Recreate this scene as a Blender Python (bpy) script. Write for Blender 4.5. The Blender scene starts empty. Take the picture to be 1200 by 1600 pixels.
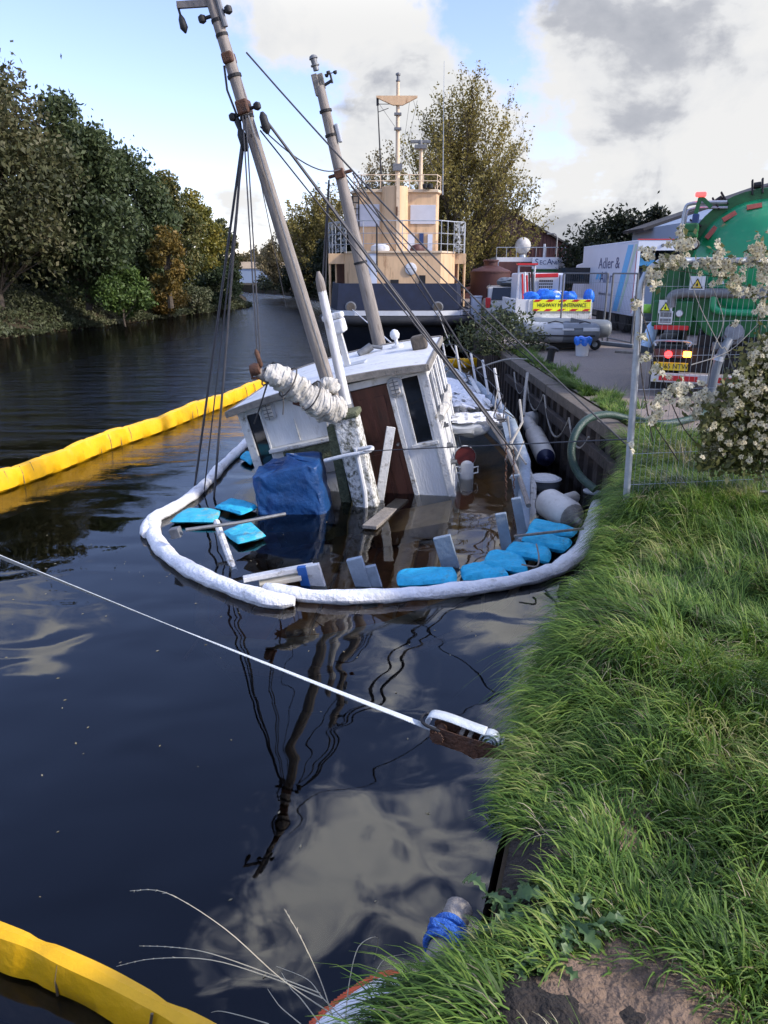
import bpy, math, random
import numpy as np
from mathutils import Vector, Matrix, Euler
R = math.radians
scene = bpy.context.scene
COL = scene.collection
rnd = random.Random(7)
rng = np.random.default_rng(11)

# ------------------------------------------------------------------ camera
CAM_H, PITCH, FPX = 3.2, 18.0, 1155.0
cd = bpy.data.cameras.new('Camera'); cam = bpy.data.objects.new('Camera', cd); COL.objects.link(cam)
cam.location = (0, 0, CAM_H); cam.rotation_euler = (R(90 - PITCH), 0, 0)
cd.sensor_fit = 'VERTICAL'; cd.sensor_height = 36; cd.sensor_width = 27; cd.lens = FPX / 1600 * 36
cd.clip_start = 0.05; cd.clip_end = 3000
scene.camera = cam
scene.view_settings.view_transform = 'Standard'; scene.view_settings.look = 'None'
scene.view_settings.gamma = 1.0; scene.view_settings.exposure = 1.22
try: scene.view_settings.use_curve_mapping = False
except Exception: pass
scene.cycles.max_bounces = 8; scene.cycles.transparent_max_bounces = 16
scene.cycles.caustics_reflective = False; scene.cycles.caustics_refractive = False

_cp, _sp = math.cos(R(PITCH)), math.sin(R(PITCH))
CAM = Vector((0, 0, CAM_H))
def ray(px, py):
    a = (px - 600) / FPX; b = (800 - py) / FPX
    return Vector((a, _cp + b * _sp, -_sp + b * _cp))
def atz(px, py, z=0.0):
    d = ray(px, py); return CAM + d * ((z - CAM_H) / d.z)
def aty(px, py, y):
    d = ray(px, py); return CAM + d * (y / d.y)

# ------------------------------------------------------------------ sun and sky
SUN_EL, SUN_AZ = 31.0, 106.0          # azimuth clockwise from +Y (to the right of the view)
sdir = Vector((math.sin(R(SUN_AZ)) * math.cos(R(SUN_EL)), math.cos(R(SUN_AZ)) * math.cos(R(SUN_EL)), math.sin(R(SUN_EL))))
sl = bpy.data.lights.new('Sun', 'SUN'); sun = bpy.data.objects.new('Sun', sl); COL.objects.link(sun)
sl.energy = 2.2; sl.angle = R(4.0); sl.color = (1.0, 0.93, 0.82)
sun.rotation_euler = sdir.to_track_quat('Z', 'Y').to_euler()

world = bpy.data.worlds.new('World'); scene.world = world; world.use_nodes = True
wt = world.node_tree; wt.nodes.clear()
def wn(t, **k):
    n = wt.nodes.new(t)
    for a, b in k.items(): setattr(n, a, b)
    return n
def wm(op, a, b=None, c=None, clamp=False):
    n = wn('ShaderNodeMath', operation=op); n.use_clamp = clamp
    for i, v in enumerate((a, b, c)):
        if v is None: continue
        if isinstance(v, (int, float)): n.inputs[i].default_value = v
        else: wt.links.new(v, n.inputs[i])
    return n.outputs[0]
sky = wn('ShaderNodeTexSky', sky_type='NISHITA'); sky.sun_disc = False
sky.sun_elevation = R(SUN_EL); sky.sun_rotation = R(SUN_AZ); sky.air_density = 1.0; sky.dust_density = 0.6; sky.ozone_density = 1.6
tc = wn('ShaderNodeTexCoord'); DIR = tc.outputs['Generated']
sep = wn('ShaderNodeSeparateXYZ'); wt.links.new(DIR, sep.inputs[0])
zz = wm('ADD', wm('MAXIMUM', sep.outputs[2], 0.0), 0.16)
cmb = wn('ShaderNodeCombineXYZ')
wt.links.new(wm('DIVIDE', sep.outputs[0], zz), cmb.inputs[0]); wt.links.new(wm('DIVIDE', sep.outputs[1], zz), cmb.inputs[1])
cmb.inputs[2].default_value = 3.7
n1 = wn('ShaderNodeTexNoise'); n1.inputs['Scale'].default_value = 0.95; n1.inputs['Detail'].default_value = 9; n1.inputs['Roughness'].default_value = 0.56
n1.inputs['Distortion'].default_value = 0.35
wt.links.new(cmb.outputs[0], n1.inputs['Vector'])
n3 = wn('ShaderNodeTexNoise'); n3.inputs['Scale'].default_value = 9.0; n3.inputs['Detail'].default_value = 8; n3.inputs['Roughness'].default_value = 0.6
wt.links.new(DIR, n3.inputs['Vector'])
dens = wm('ADD', wm('MULTIPLY', n1.outputs['Fac'], 0.55), wm('MULTIPLY', n3.outputs['Fac'], 0.45))
def blob(d, amount, size, ysq=1.0):
    """adds (or clears) cloud round one direction of the sky"""
    global dens
    d = d.normalized()
    sb = wn('ShaderNodeVectorMath', operation='SUBTRACT'); wt.links.new(DIR, sb.inputs[0]); sb.inputs[1].default_value = d
    sc = wn('ShaderNodeVectorMath', operation='MULTIPLY'); wt.links.new(sb.outputs[0], sc.inputs[0]); sc.inputs[1].default_value = (1, 1, ysq)
    ln = wn('ShaderNodeVectorMath', operation='LENGTH'); wt.links.new(sc.outputs[0], ln.inputs[0])
    q = wm('DIVIDE', ln.outputs['Value'], size)
    g = wm('EXPONENT', wm('MULTIPLY', wm('MULTIPLY', q, q), -1.0))
    dens = wm('ADD', dens, wm('MULTIPLY', g, amount))
def up(px, py):       # sky seen by reflection in the water at that pixel
    d = ray(px, py); return Vector((d.x, d.y, -d.z))
blob(ray(250, 160), -0.20, 0.20)
blob(ray(730, 40), -0.17, 0.075)
blob(ray(835, 215), -0.13, 0.07)
blob(ray(470, 130), -0.08, 0.05)
blob(ray(370, 15), 0.27, 0.13, 1.8)
blob(ray(520, 45), 0.20, 0.085)
blob(ray(650, 85), 0.15, 0.07)
blob(ray(590, 235), 0.11, 0.09)
blob(ray(330, 270), 0.13, 0.06, 1.5)
blob(ray(250, 420), 0.10, 0.30, 3.0)
blob(ray(380, 340), 0.10, 0.08, 1.4)
blob(ray(980, 60), 0.10, 0.22, 1.4)
blob(ray(1130, 190), 0.09, 0.16)
blob(ray(930, 250), 0.11, 0.22)
blob(ray(780, 260), 0.06, 0.10)
blob(up(110, 965), 0.12, 0.10, 2.6)
blob(up(60, 1020), 0.10, 0.07, 3.0)
blob(up(20, 920), 0.10, 0.08, 2.6)
blob(up(570, 1240), 0.085, 0.17)
blob(up(720, 1060), 0.08, 0.14)
blob(up(260, 1290), 0.045, 0.12)
blob(up(430, 1420), 0.03, 0.16)
blob(up(150, 1150), -0.16, 0.16)
blob(up(430, 1080), -0.14, 0.13)
blob(up(60, 1400), -0.16, 0.2)
cov = wn('ShaderNodeMapRange'); cov.interpolation_type = 'SMOOTHSTEP'
wt.links.new(dens, cov.inputs[0]); cov.inputs[1].default_value = 0.53; cov.inputs[2].default_value = 0.625
n4 = wn('ShaderNodeTexNoise'); n4.inputs['Scale'].default_value = 5.2; n4.inputs['Detail'].default_value = 7; n4.inputs['Roughness'].default_value = 0.55; n4.inputs['Distortion'].default_value = .3
mp4 = wn('ShaderNodeMapping'); mp4.inputs['Location'].default_value = (2.3, .7, 5.1); mp4.inputs['Scale'].default_value = (1, 1, 1.7); wt.links.new(DIR, mp4.inputs[0]); wt.links.new(mp4.outputs[0], n4.inputs['Vector'])
shade = wm('ADD', wm('MULTIPLY', n4.outputs['Fac'], 1.25), wm('MULTIPLY', wm('SUBTRACT', dens, 0.60), 0.75))
ramp = wn('ShaderNodeValToRGB'); wt.links.new(shade, ramp.inputs[0])
e = ramp.color_ramp.elements
e[0].position = 0.62; e[0].color = (1.0, 1.0, 1.0, 1); e[1].position = 1.0; e[1].color = (0.42, 0.45, 0.52, 1)
x = ramp.color_ramp.elements.new(0.705); x.color = (0.93, 0.94, 0.96, 1)
x = ramp.color_ramp.elements.new(0.80); x.color = (0.60, 0.62, 0.68, 1)
csc = wn('ShaderNodeVectorMath', operation='SCALE'); wt.links.new(ramp.outputs[0], csc.inputs[0])
hi = wn('ShaderNodeMapRange'); hi.interpolation_type = 'SMOOTHSTEP'; wt.links.new(sep.outputs[2], hi.inputs[0])   # unseen sky overhead boosted for more ambient light and brighter water reflections, clouds most
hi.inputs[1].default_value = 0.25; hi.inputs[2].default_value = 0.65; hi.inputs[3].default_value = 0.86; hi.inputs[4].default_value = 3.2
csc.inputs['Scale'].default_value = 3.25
sks = wn('ShaderNodeMix', data_type='RGBA', blend_type='MULTIPLY'); sks.inputs[0].default_value = 1.0
wt.links.new(sky.outputs[0], sks.inputs[6]); sks.inputs[7].default_value = (.92, .83, 1.0, 1)
mixc = wn('ShaderNodeMix', data_type='RGBA')
wt.links.new(cov.outputs[0], mixc.inputs[0]); wt.links.new(sks.outputs[2], mixc.inputs[6]); wt.links.new(csc.outputs[0], mixc.inputs[7])
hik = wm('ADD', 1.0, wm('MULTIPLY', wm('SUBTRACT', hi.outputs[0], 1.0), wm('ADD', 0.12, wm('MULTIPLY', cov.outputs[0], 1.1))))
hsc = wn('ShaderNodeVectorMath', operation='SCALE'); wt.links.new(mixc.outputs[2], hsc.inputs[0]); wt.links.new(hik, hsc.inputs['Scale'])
bg = wn('ShaderNodeBackground'); bg.inputs[1].default_value = 0.14
wo = wn('ShaderNodeOutputWorld')
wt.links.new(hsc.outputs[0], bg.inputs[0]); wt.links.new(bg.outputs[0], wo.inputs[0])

# ------------------------------------------------------------------ materials
def nt(name):
    m = bpy.data.materials.new(name); m.use_nodes = True
    t = m.node_tree; t.nodes.clear(); return m, t
def N(t, typ, **k):
    n = t.nodes.new(typ)
    for a, b in k.items(): setattr(n, a, b)
    return n
def sc3(c, f): return (min(1, c[0] * f), min(1, c[1] * f), min(1, c[2] * f), 1)
def M(name, col, rough=0.6, var=0.2, scale=6.0, bump=0.0, bscale=None, metal=0.0, dirt=None, damt=0.5, dscale=2.5, spec=0.4, stretch=(1, 1, 1), emit=None, coat=0.0):
    m, t = nt(name)
    out = N(t, 'ShaderNodeOutputMaterial'); p = N(t, 'ShaderNodeBsdfPrincipled'); t.links.new(p.outputs[0], out.inputs[0])
    p.inputs['Roughness'].default_value = rough; p.inputs['Metallic'].default_value = metal
    p.inputs['Specular IOR Level'].default_value = spec
    p.inputs['Coat Weight'].default_value = coat
    c = N(t, 'ShaderNodeTexCoord'); mp = N(t, 'ShaderNodeMapping'); t.links.new(c.outputs['Object'], mp.inputs[0]); mp.inputs['Scale'].default_value = stretch
    n = N(t, 'ShaderNodeTexNoise'); n.inputs['Scale'].default_value = scale; n.inputs['Detail'].default_value = 6; n.inputs['Roughness'].default_value = 0.65
    t.links.new(mp.outputs[0], n.inputs['Vector'])
    r = N(t, 'ShaderNodeValToRGB'); t.links.new(n.outputs['Fac'], r.inputs[0])
    r.color_ramp.elements[0].position = 0.3; r.color_ramp.elements[0].color = sc3(col, 1 - var)
    r.color_ramp.elements[1].position = 0.7; r.color_ramp.elements[1].color = sc3(col, 1 + var)
    colout = r.outputs[0]
    if dirt:
        n2 = N(t, 'ShaderNodeTexNoise'); n2.inputs['Scale'].default_value = dscale; n2.inputs['Detail'].default_value = 9; n2.inputs['Roughness'].default_value = 0.7
        t.links.new(mp.outputs[0], n2.inputs['Vector'])
        mr = N(t, 'ShaderNodeMapRange'); t.links.new(n2.outputs['Fac'], mr.inputs[0])
        lo = 0.72 - 0.36 * damt
        mr.inputs[1].default_value = lo; mr.inputs[2].default_value = lo + 0.14
        mx = N(t, 'ShaderNodeMix', data_type='RGBA'); t.links.new(mr.outputs[0], mx.inputs[0]); t.links.new(colout, mx.inputs[6]); mx.inputs[7].default_value = (*dirt, 1)
        colout = mx.outputs[2]
    t.links.new(colout, p.inputs['Base Color'])
    if bump:
        nb = N(t, 'ShaderNodeTexNoise'); nb.inputs['Scale'].default_value = bscale or scale * 4; nb.inputs['Detail'].default_value = 5
        t.links.new(mp.outputs[0], nb.inputs['Vector'])
        b = N(t, 'ShaderNodeBump'); b.inputs['Strength'].default_value = bump; b.inputs['Distance'].default_value = 0.03
        t.links.new(nb.outputs['Fac'], b.inputs['Height']); t.links.new(b.outputs[0], p.inputs['Normal'])
    if emit:
        p.inputs['Emission Color'].default_value = (*emit[0], 1); p.inputs['Emission Strength'].default_value = emit[1]
    return m
def leafmat(name, cols, trans=0.3, nscale=0.25, rough=0.55):
    """leaves: colour varies leaf by leaf and in large drifts through the crown"""
    m, t = nt(name)
    out = N(t, 'ShaderNodeOutputMaterial')
    g = N(t, 'ShaderNodeNewGeometry'); c = N(t, 'ShaderNodeTexCoord')
    n = N(t, 'ShaderNodeTexNoise'); n.inputs['Scale'].default_value = nscale; n.inputs['Detail'].default_value = 3
    t.links.new(c.outputs['Object'], n.inputs['Vector'])
    a = N(t, 'ShaderNodeMath', operation='MULTIPLY'); t.links.new(g.outputs['Random Per Island'], a.inputs[0]); a.inputs[1].default_value = 0.55
    b = N(t, 'ShaderNodeMath', operation='MULTIPLY_ADD'); t.links.new(n.outputs['Fac'], b.inputs[0]); b.inputs[1].default_value = 1.5; b.inputs[2].default_value = -0.52
    s = N(t, 'ShaderNodeMath', operation='ADD'); t.links.new(a.outputs[0], s.inputs[0]); t.links.new(b.outputs[0], s.inputs[1])
    r = N(t, 'ShaderNodeValToRGB'); t.links.new(s.outputs[0], r.inputs[0])
    els = r.color_ramp.elements
    els[0].position = 0.05; els[0].color = (*cols[0], 1); els[1].position = 0.95; els[1].color = (*cols[-1], 1)
    for i, cc in enumerate(cols[1:-1]):
        q = els.new(0.05 + 0.9 * (i + 1) / (len(cols) - 1)); q.color = (*cc, 1)
    p = N(t, 'ShaderNodeBsdfPrincipled'); p.inputs['Roughness'].default_value = rough; p.inputs['Specular IOR Level'].default_value = 0.3
    tr = N(t, 'ShaderNodeBsdfTranslucent'); mx = N(t, 'ShaderNodeMixShader'); mx.inputs[0].default_value = trans
    t.links.new(r.outputs[0], p.inputs['Base Color']); t.links.new(r.outputs[0], tr.inputs[0])
    t.links.new(p.outputs[0], mx.inputs[1]); t.links.new(tr.outputs[0], mx.inputs[2]); t.links.new(mx.outputs[0], out.inputs[0])
    return m

m_white = M('white_paint', (.60, .61, .61), .5, .10, 3, .25, 24, dirt=(.34, .32, .27), damt=.46, dscale=3.2, stretch=(1.6, 1.6, .5))
m_whitew = M('weathered_white_paint', (.55, .55, .53), .6, .12, 6, .3, 30, dirt=(.15, .13, .09), damt=.5, dscale=7)
m_crust = M('flaking_white_paint', (.62, .61, .57), .8, .2, 14, .8, 30, dirt=(.10, .10, .07), damt=.72, dscale=13)
m_moss = M('mossy_wood', (.11, .12, .07), .9, .5, 20, .8, 40)
m_trim = M('weathered_trim', (.20, .185, .16), .8, .35, 9, .5, 40)
m_wood = M('grey_timber', (.22, .195, .165), .8, .35, 5, .4, 30, stretch=(4, 4, 1))
m_spar = M('varnish_bare_spar', (.23, .205, .18), .75, .3, 4, .4, 25, stretch=(6, 6, .6), dirt=(.09, .07, .055), damt=.45, dscale=3)
m_door = M('brown_door_wood', (.085, .030, .018), .5, .35, 5, .2, 20, stretch=(3, 3, .5), dirt=(.03, .015, .01), damt=.5)
m_deck = M('deck_planks', (.22, .125, .052), .8, .45, 2.2, .3, 10, dirt=(.07, .045, .02), damt=.5, dscale=1.5)
m_step = M('deck_step', (.42, .31, .18), .8, .2, 4, dirt=(.16, .1, .05), damt=.45)
m_navy = M('navy_paint', (.006, .011, .030), .6, .3, 3, .1, 10, dirt=(.04, .035, .03), damt=.3)
m_hullg = M('grey_blue_paint', (.22, .27, .32), .6, .25, 4, .3, 20, dirt=(.42, .43, .42), damt=.45, dscale=3)
m_black = M('black_rubber', (.014, .014, .015), .6, .3, 8, .2)
m_dark = M('dark_void', (.010, .010, .011), .7, .3, 5)
m_glass = M('dark_glass', (.012, .014, .016), .06, .2, 2, spec=.6)
m_rope = M('weathered_rope', (.07, .065, .06), .9, .3, 30, .4, 120)
m_wire = M('rigging_wire', (.045, .045, .05), .6, .2, 20)
m_pale = M('pale_rope', (.33, .31, .27), .9, .2, 30, .4, 120)
m_brope = M('blue_rope', (.03, .13, .48), .7, .35, 60, .8, 130)
m_sail = M('furled_canvas', (.46, .44, .39), .85, .15, 5, .9, 14, dirt=(.23, .20, .15), damt=.45, dscale=4)
m_tarp = M('blue_tarpaulin', (.011, .054, .165), .42, .3, 5, .6, 12, dirt=(.03, .085, .20), damt=.35, dscale=3)
m_cush = M('turquoise_fabric', (.018, .36, .56), .7, .22, 6, 1.0, 11, dirt=(.07, .24, .30), damt=.42, dscale=7)
m_cushd = M('soiled_turquoise', (.035, .38, .52), .7, .2, 6, .4, 25, dirt=(.25, .33, .25), damt=.5, dscale=6)
m_sorb = M('white_sorbent', (.72, .72, .72), .9, .08, 9, .7, 22, dirt=(.42, .40, .36), damt=.42, dscale=5)
m_oran = M('orange_thread', (.75, .16, .07), .7, .15)
m_yel = M('yellow_pvc', (.78, .42, .008), .42, .12, 3, .4, 8, dirt=(.45, .21, .01), damt=.3, dscale=3)
m_tan = M('wet_skirt', (.16, .12, .07), .5, .4, 6)
m_strap = M('white_webbing', (.50, .54, .55), .8, .12, 20, .4, 160, dirt=(.3, .32, .33), damt=.4, dscale=12)
m_rust = M('rusty_steel', (.085, .038, .02), .7, .45, 18, .5, 60, dirt=(.03, .022, .018), damt=.5, dscale=9)
m_steel = M('galvanised_steel', (.36, .39, .42), .42, .2, 9, metal=.55, dirt=(.25, .26, .27), damt=.4)
m_dsteel = M('dull_steel', (.16, .165, .17), .55, .25, 12, metal=.4)
m_cream = M('cream_paint', (.60, .405, .23), .55, .12, 2, .1, 10, dirt=(.27, .135, .06), damt=.42, dscale=1.6, stretch=(2.6, 2.6, .45))
m_cream2 = M('pale_cream_paint', (.60, .47, .32), .55, .1, 2, dirt=(.3, .17, .09), damt=.35, dscale=3)
m_board = M('white_boarding', (.58, .59, .60), .6, .08, 2, dirt=(.42, .38, .33), damt=.35)
m_fend = M('grey_white_vinyl', (.50, .48, .44), .5, .12, 5, .2, dirt=(.27, .22, .15), damt=.42, dscale=4)
m_fnavy = M('navy_vinyl', (.018, .022, .06), .35, .2)
m_soil = M('bare_soil', (.085, .058, .038), .95, .5, 9, 1.0, 40, dirt=(.028, .02, .014), damt=.5, dscale=5)
m_gravel = M('gravel', (.235, .195, .165), .95, .3, 40, .6, 90, dirt=(.14, .115, .10), damt=.5, dscale=.6)
m_green = M('green_tank_paint', (.010, .235, .095), .32, .15, 1.5, dirt=(.012, .16, .07), damt=.4, dscale=1.2, coat=.3)
m_dgreen = M('dark_green_paint', (.010, .11, .03), .4, .3, 3, dirt=(.02, .04, .02), damt=.5)
m_fred = M('faded_red', (.30, .07, .045), .5, .15)
m_red = M('red_reflective', (.50, .022, .025), .4, .12)
m_yhi = M('yellow_reflective', (.80, .82, .03), .45, .05)
m_truckw = M('white_truck_panel', (.56, .60, .68), .35, .05, 1.2)
m_lblue = M('light_blue_vinyl', (.10, .42, .72), .4, .06)
m_lgreen = M('pale_green_vinyl', (.42, .56, .45), .4, .06)
m_dblue = M('dark_blue_lettering', (.02, .045, .14), .4, .05)
m_grey = M('grey_vinyl', (.13, .15, .17), .45, .15, 4)
m_lgrey = M('light_grey_vinyl', (.36, .38, .40), .45, .1, 4)
m_bblue = M('blue_plastic_bag', (.02, .16, .62), .35, .3, 9, .6, 14)
m_brick = M('red_brown_cladding', (.085, .032, .027), .6, .25, 2)
m_rtank = M('red_oxide', (.060, .022, .019), .65, .25, 1.2, dirt=(.05, .02, .016), damt=.4, dscale=1)
m_bark = M('bark', (.075, .060, .045), .9, .35, 8, .8, 25)
m_lamp_r = M('red_lamp', (.7, .02, .02), .3, .05, emit=((1, .03, .03), 3.0))
m_lamp_o = M('orange_lamp', (.9, .3, .02), .3, .05, emit=((1, .33, .03), 7.0))
m_silver = M('silver_car_paint', (.36, .35, .33), .3, .06, 3, metal=.3)
m_plate = M('yellow_number_plate', (.72, .50, .03), .4, .05)
m_pile = M('sheet_pile', (.040, .031, .026), .85, .5, 3, .6, 14, dirt=(.11, .085, .06), damt=.42, dscale=3)
m_cope = M('quay_coping', (.105, .088, .07), .85, .3, 6, .5, 25, dirt=(.07, .06, .04), damt=.45)
m_bluebld = M('blue_grey_cladding', (.22, .28, .37), .6, .05, .6)
m_roofd = M('dark_roof', (.035, .033, .033), .8, .2, 2)

# ------------------------------------------------------------------ mesh tools
class MB:
    def __init__(s): s.V = []; s.F = []; s.mi = []; s.cur = 0
    def add(s, vs, fs):
        o = len(s.V); s.V.extend([tuple(v) for v in vs]); s.F.extend([tuple(i + o for i in f) for f in fs]); s.mi.extend([s.cur] * len(fs)); return s
    def mat(s, i): s.cur = i; return s
    def box(s, c, d, rot=None):
        hx, hy, hz = d[0] / 2, d[1] / 2, d[2] / 2; m = rot.to_matrix() if isinstance(rot, Euler) else rot
        vs = []
        for z in (-hz, hz):
            for x, y in ((-hx, -hy), (hx, -hy), (hx, hy), (-hx, hy)):
                v = Vector((x, y, z))
                if m is not None: v = m @ v
                vs.append(v + Vector(c))
        return s.hexa(vs)
    def hexa(s, v):   # bottom four (ccw), top four
        return s.add(v, [(3, 2, 1, 0), (4, 5, 6, 7), (0, 1, 5, 4), (1, 2, 6, 5), (2, 3, 7, 6), (3, 0, 4, 7)])
    def bar(s, a, b, w, h, upv=(0, 0, 1)):
        a, b = Vector(a), Vector(b); d = (b - a).normalized(); u = Vector(upv); r = d.cross(u)
        if r.length < 1e-4: r = d.cross(Vector((1, 0, 0)))
        r.normalize(); u = r.cross(d)
        r = r * w / 2; u = u * h / 2
        return s.hexa([a - r - u, a + r - u, b + r - u, b - r - u, a - r + u, a + r + u, b + r + u, b - r + u])
    def tube(s, pts, r, n=8, cap=True, flat=1.0):
        pts = [Vector(p) for p in pts]; k = len(pts)
        rs = [r] * k if isinstance(r, (int, float)) else list(r)
        t0 = (pts[1] - pts[0]).normalized(); u = t0.cross(Vector((0, 0, 1)))
        if u.length < 1e-3: u = t0.cross(Vector((0, 1, 0)))
        u.normalize(); vs = []
        for i in range(k):
            t = (pts[min(i + 1, k - 1)] - pts[max(i - 1, 0)]).normalized()
            u = (u - t * u.dot(t)).normalized(); w = t.cross(u)
            for j in range(n):
                a = 2 * math.pi * j / n
                vs.append(pts[i] + u * math.cos(a) * rs[i] + w * math.sin(a) * rs[i] * flat)
        fs = [(i * n + j, i * n + (j + 1) % n, (i + 1) * n + (j + 1) % n, (i + 1) * n + j) for i in range(k - 1) for j in range(n)]
        if cap: fs += [tuple(range(n - 1, -1, -1)), tuple((k - 1) * n + j for j in range(n))]
        return s.add(vs, fs)
    def cyl(s, a, b, r0, r1=None, n=14): return s.tube([a, b], [r0, r0 if r1 is None else r1], n)
    def lathe(s, prof, n=20, mtx=None):
        vs = []; k = len(prof)
        for r, z in prof:
            for j in range(n):
                a = 2 * math.pi * j / n; v = Vector((r * math.cos(a), r * math.sin(a), z)); vs.append(mtx @ v if mtx is not None else v)
        fs = [(i * n + j, i * n + (j + 1) % n, (i + 1) * n + (j + 1) % n, (i + 1) * n + j) for i in range(k - 1) for j in range(n)]
        fs += [tuple(range(n - 1, -1, -1)), tuple((k - 1) * n + j for j in range(n))]
        return s.add(vs, fs)
    def prism(s, poly, thick, mtx=None):   # polygon in local xy, extruded along local z by thick
        n = len(poly); vs = [Vector((p[0], p[1], 0)) for p in poly] + [Vector((p[0], p[1], thick)) for p in poly]
        if mtx is not None: vs = [mtx @ v for v in vs]
        return s.add(vs, [tuple(range(n - 1, -1, -1)), tuple(range(n, 2 * n))] + [(i, (i + 1) % n, n + (i + 1) % n, n + i) for i in range(n)])
    def slab(s, q, nrm, th):              # quad (four world points) given thickness along -nrm
        o = Vector(nrm).normalized() * th
        return s.hexa([Vector(p) - o for p in q] + [Vector(p) for p in q])
    def grid(s, fn, nu, nv):
        vs = [fn(i / nu, j / nv) for i in range(nu + 1) for j in range(nv + 1)]
        return s.add(vs, [(i * (nv + 1) + j, (i + 1) * (nv + 1) + j, (i + 1) * (nv + 1) + j + 1, i * (nv + 1) + j + 1) for i in range(nu) for j in range(nv)])
    def build(s, name, mat, parent=None, world=True, bevel=0.0, smooth=False, sub=0):
        me = bpy.data.meshes.new(name)
        V = s.V
        if parent is not None and world:
            inv = WM[parent.name].inverted(); V = [tuple(inv @ Vector(v)) for v in V]
        me.from_pydata(V, [], s.F)
        mats = mat if isinstance(mat, (list, tuple)) else [mat]
        for m in mats: me.materials.append(m)
        if len(mats) > 1: me.polygons.foreach_set('material_index', s.mi)
        if smooth: me.polygons.foreach_set('use_smooth', [True] * len(me.polygons))
        me.update()
        o = bpy.data.objects.new(name, me); COL.objects.link(o)
        if parent is not None: o.parent = parent; WM[o.name] = WM[parent.name]
        else: WM[o.name] = Matrix.Identity(4)
        if bevel:
            b = o.modifiers.new('bevel', 'BEVEL'); b.width = bevel; b.segments = 2; b.limit_method = 'ANGLE'; b.angle_limit = R(40)
        if sub:
            b = o.modifiers.new('sub', 'SUBSURF'); b.levels = sub; b.render_levels = sub
        if smooth:
            try:
                me.set_sharp_from_angle(angle=R(42))
            except Exception: pass
        return o
WM = {}
def tag(o, label=None, cat=None, group=None, kind=None):
    if label: o['label'] = label
    if cat: o['category'] = cat
    if group: o['group'] = group
    if kind: o['kind'] = kind
    return o
def thing(name, label, cat, loc=(0, 0, 0), rot=(0, 0, 0), group=None, mtx=None):
    o = bpy.data.objects.new(name, None); COL.objects.link(o); o.empty_display_size = 0.2
    if mtx is None: mtx = Matrix.Translation(Vector(loc)) @ Euler(rot).to_matrix().to_4x4()
    o.matrix_world = mtx; o.location = mtx.to_translation(); o.rotation_euler = mtx.to_euler()
    WM[o.name] = mtx.copy()
    return tag(o, label, cat, group)
def place(o, loc):       # move a one-mesh thing's origin to loc, keeping its shape in place
    d = Vector(loc); o.data.transform(Matrix.Translation(-d)); o.location = d; WM[o.name] = Matrix.Translation(d); return o
def fast(name, V, F, mat, parent=None, smooth=False, loc=None):
    """quads or triangles from numpy arrays"""
    V = np.asarray(V, dtype=np.float32); F = np.asarray(F, dtype=np.int32); k = F.shape[1]
    if parent is not None:
        mi = np.array(WM[parent.name].inverted()); V = V @ mi[:3, :3].T.astype(np.float32) + mi[:3, 3].astype(np.float32)
    elif loc is not None: V = V - np.asarray(loc, dtype=np.float32)
    me = bpy.data.meshes.new(name)
    me.vertices.add(len(V)); me.vertices.foreach_set('co', V.ravel())
    me.loops.add(F.size); me.loops.foreach_set('vertex_index', F.ravel())
    me.polygons.add(len(F)); me.polygons.foreach_set('loop_start', np.arange(0, F.size, k, dtype=np.int32))
    try: me.polygons.foreach_set('loop_total', np.full(len(F), k, dtype=np.int32))
    except Exception: pass
    me.materials.append(mat)
    if smooth: me.polygons.foreach_set('use_smooth', np.ones(len(F), dtype=bool))
    me.update(calc_edges=True); me.validate()
    o = bpy.data.objects.new(name, me); COL.objects.link(o)
    if parent is not None: o.parent = parent; WM[o.name] = WM[parent.name]
    else:
        if loc is not None: o.location = loc
        WM[o.name] = Matrix.Translation(Vector(loc or (0, 0, 0)))
    return o
def text(s, size, mat, parent, mtx, name='lettering', extrude=0.002, align='CENTER', xs=1.0):
    cu = bpy.data.curves.new('t', 'FONT'); cu.body = s; cu.size = size; cu.extrude = extrude; cu.align_x = align; cu.align_y = 'CENTER'; cu.resolution_u = 3
    tmp = bpy.data.objects.new('t', cu); COL.objects.link(tmp)
    dg = bpy.context.evaluated_depsgraph_get(); dg.update()
    me = bpy.data.meshes.new_from_object(tmp.evaluated_get(dg)); bpy.data.objects.remove(tmp); bpy.data.curves.remove(cu)
    me.transform(Matrix.Diagonal((xs, 1, 1, 1))); me.transform(WM[parent.name].inverted() @ mtx); me.materials.clear(); me.materials.append(mat); me.name = name
    o = bpy.data.objects.new(name, me); COL.objects.link(o); o.parent = parent; WM[o.name] = WM[parent.name]; return o
def facing(p, yaw=0.0, tilt=0.0):   # a frame at p whose xy plane stands upright and faces the -Y side, turned by yaw
    return Matrix.Translation(Vector(p)) @ Matrix.Rotation(yaw, 4, 'Z') @ Matrix.Rotation(math.pi / 2 - tilt, 4, 'X')
def copy_tree(o, parent=None):
    c = o.copy(); COL.objects.link(c); c.parent = parent
    for ch in list(o.children): copy_tree(ch, c)
    return c
def sag(a, b, drop, n=12):
    a, b = Vector(a), Vector(b)
    return [a.lerp(b, i / n) - Vector((0, 0, drop * 4 * (i / n) * (1 - i / n))) for i in range(n + 1)]
def smooth_path(pts, n=6):
    pts = [Vector(p) for p in pts]; out = []
    for i in range(len(pts) - 1):
        p0 = pts[max(i - 1, 0)]; p1 = pts[i]; p2 = pts[i + 1]; p3 = pts[min(i + 2, len(pts) - 1)]
        for k in range(n):
            t = k / n
            out.append(0.5 * ((2 * p1) + (p2 - p0) * t + (2 * p0 - 5 * p1 + 4 * p2 - p3) * t * t + (3 * p1 - p0 - 3 * p2 + p3) * t ** 3))
    out.append(pts[-1]); return out
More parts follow.
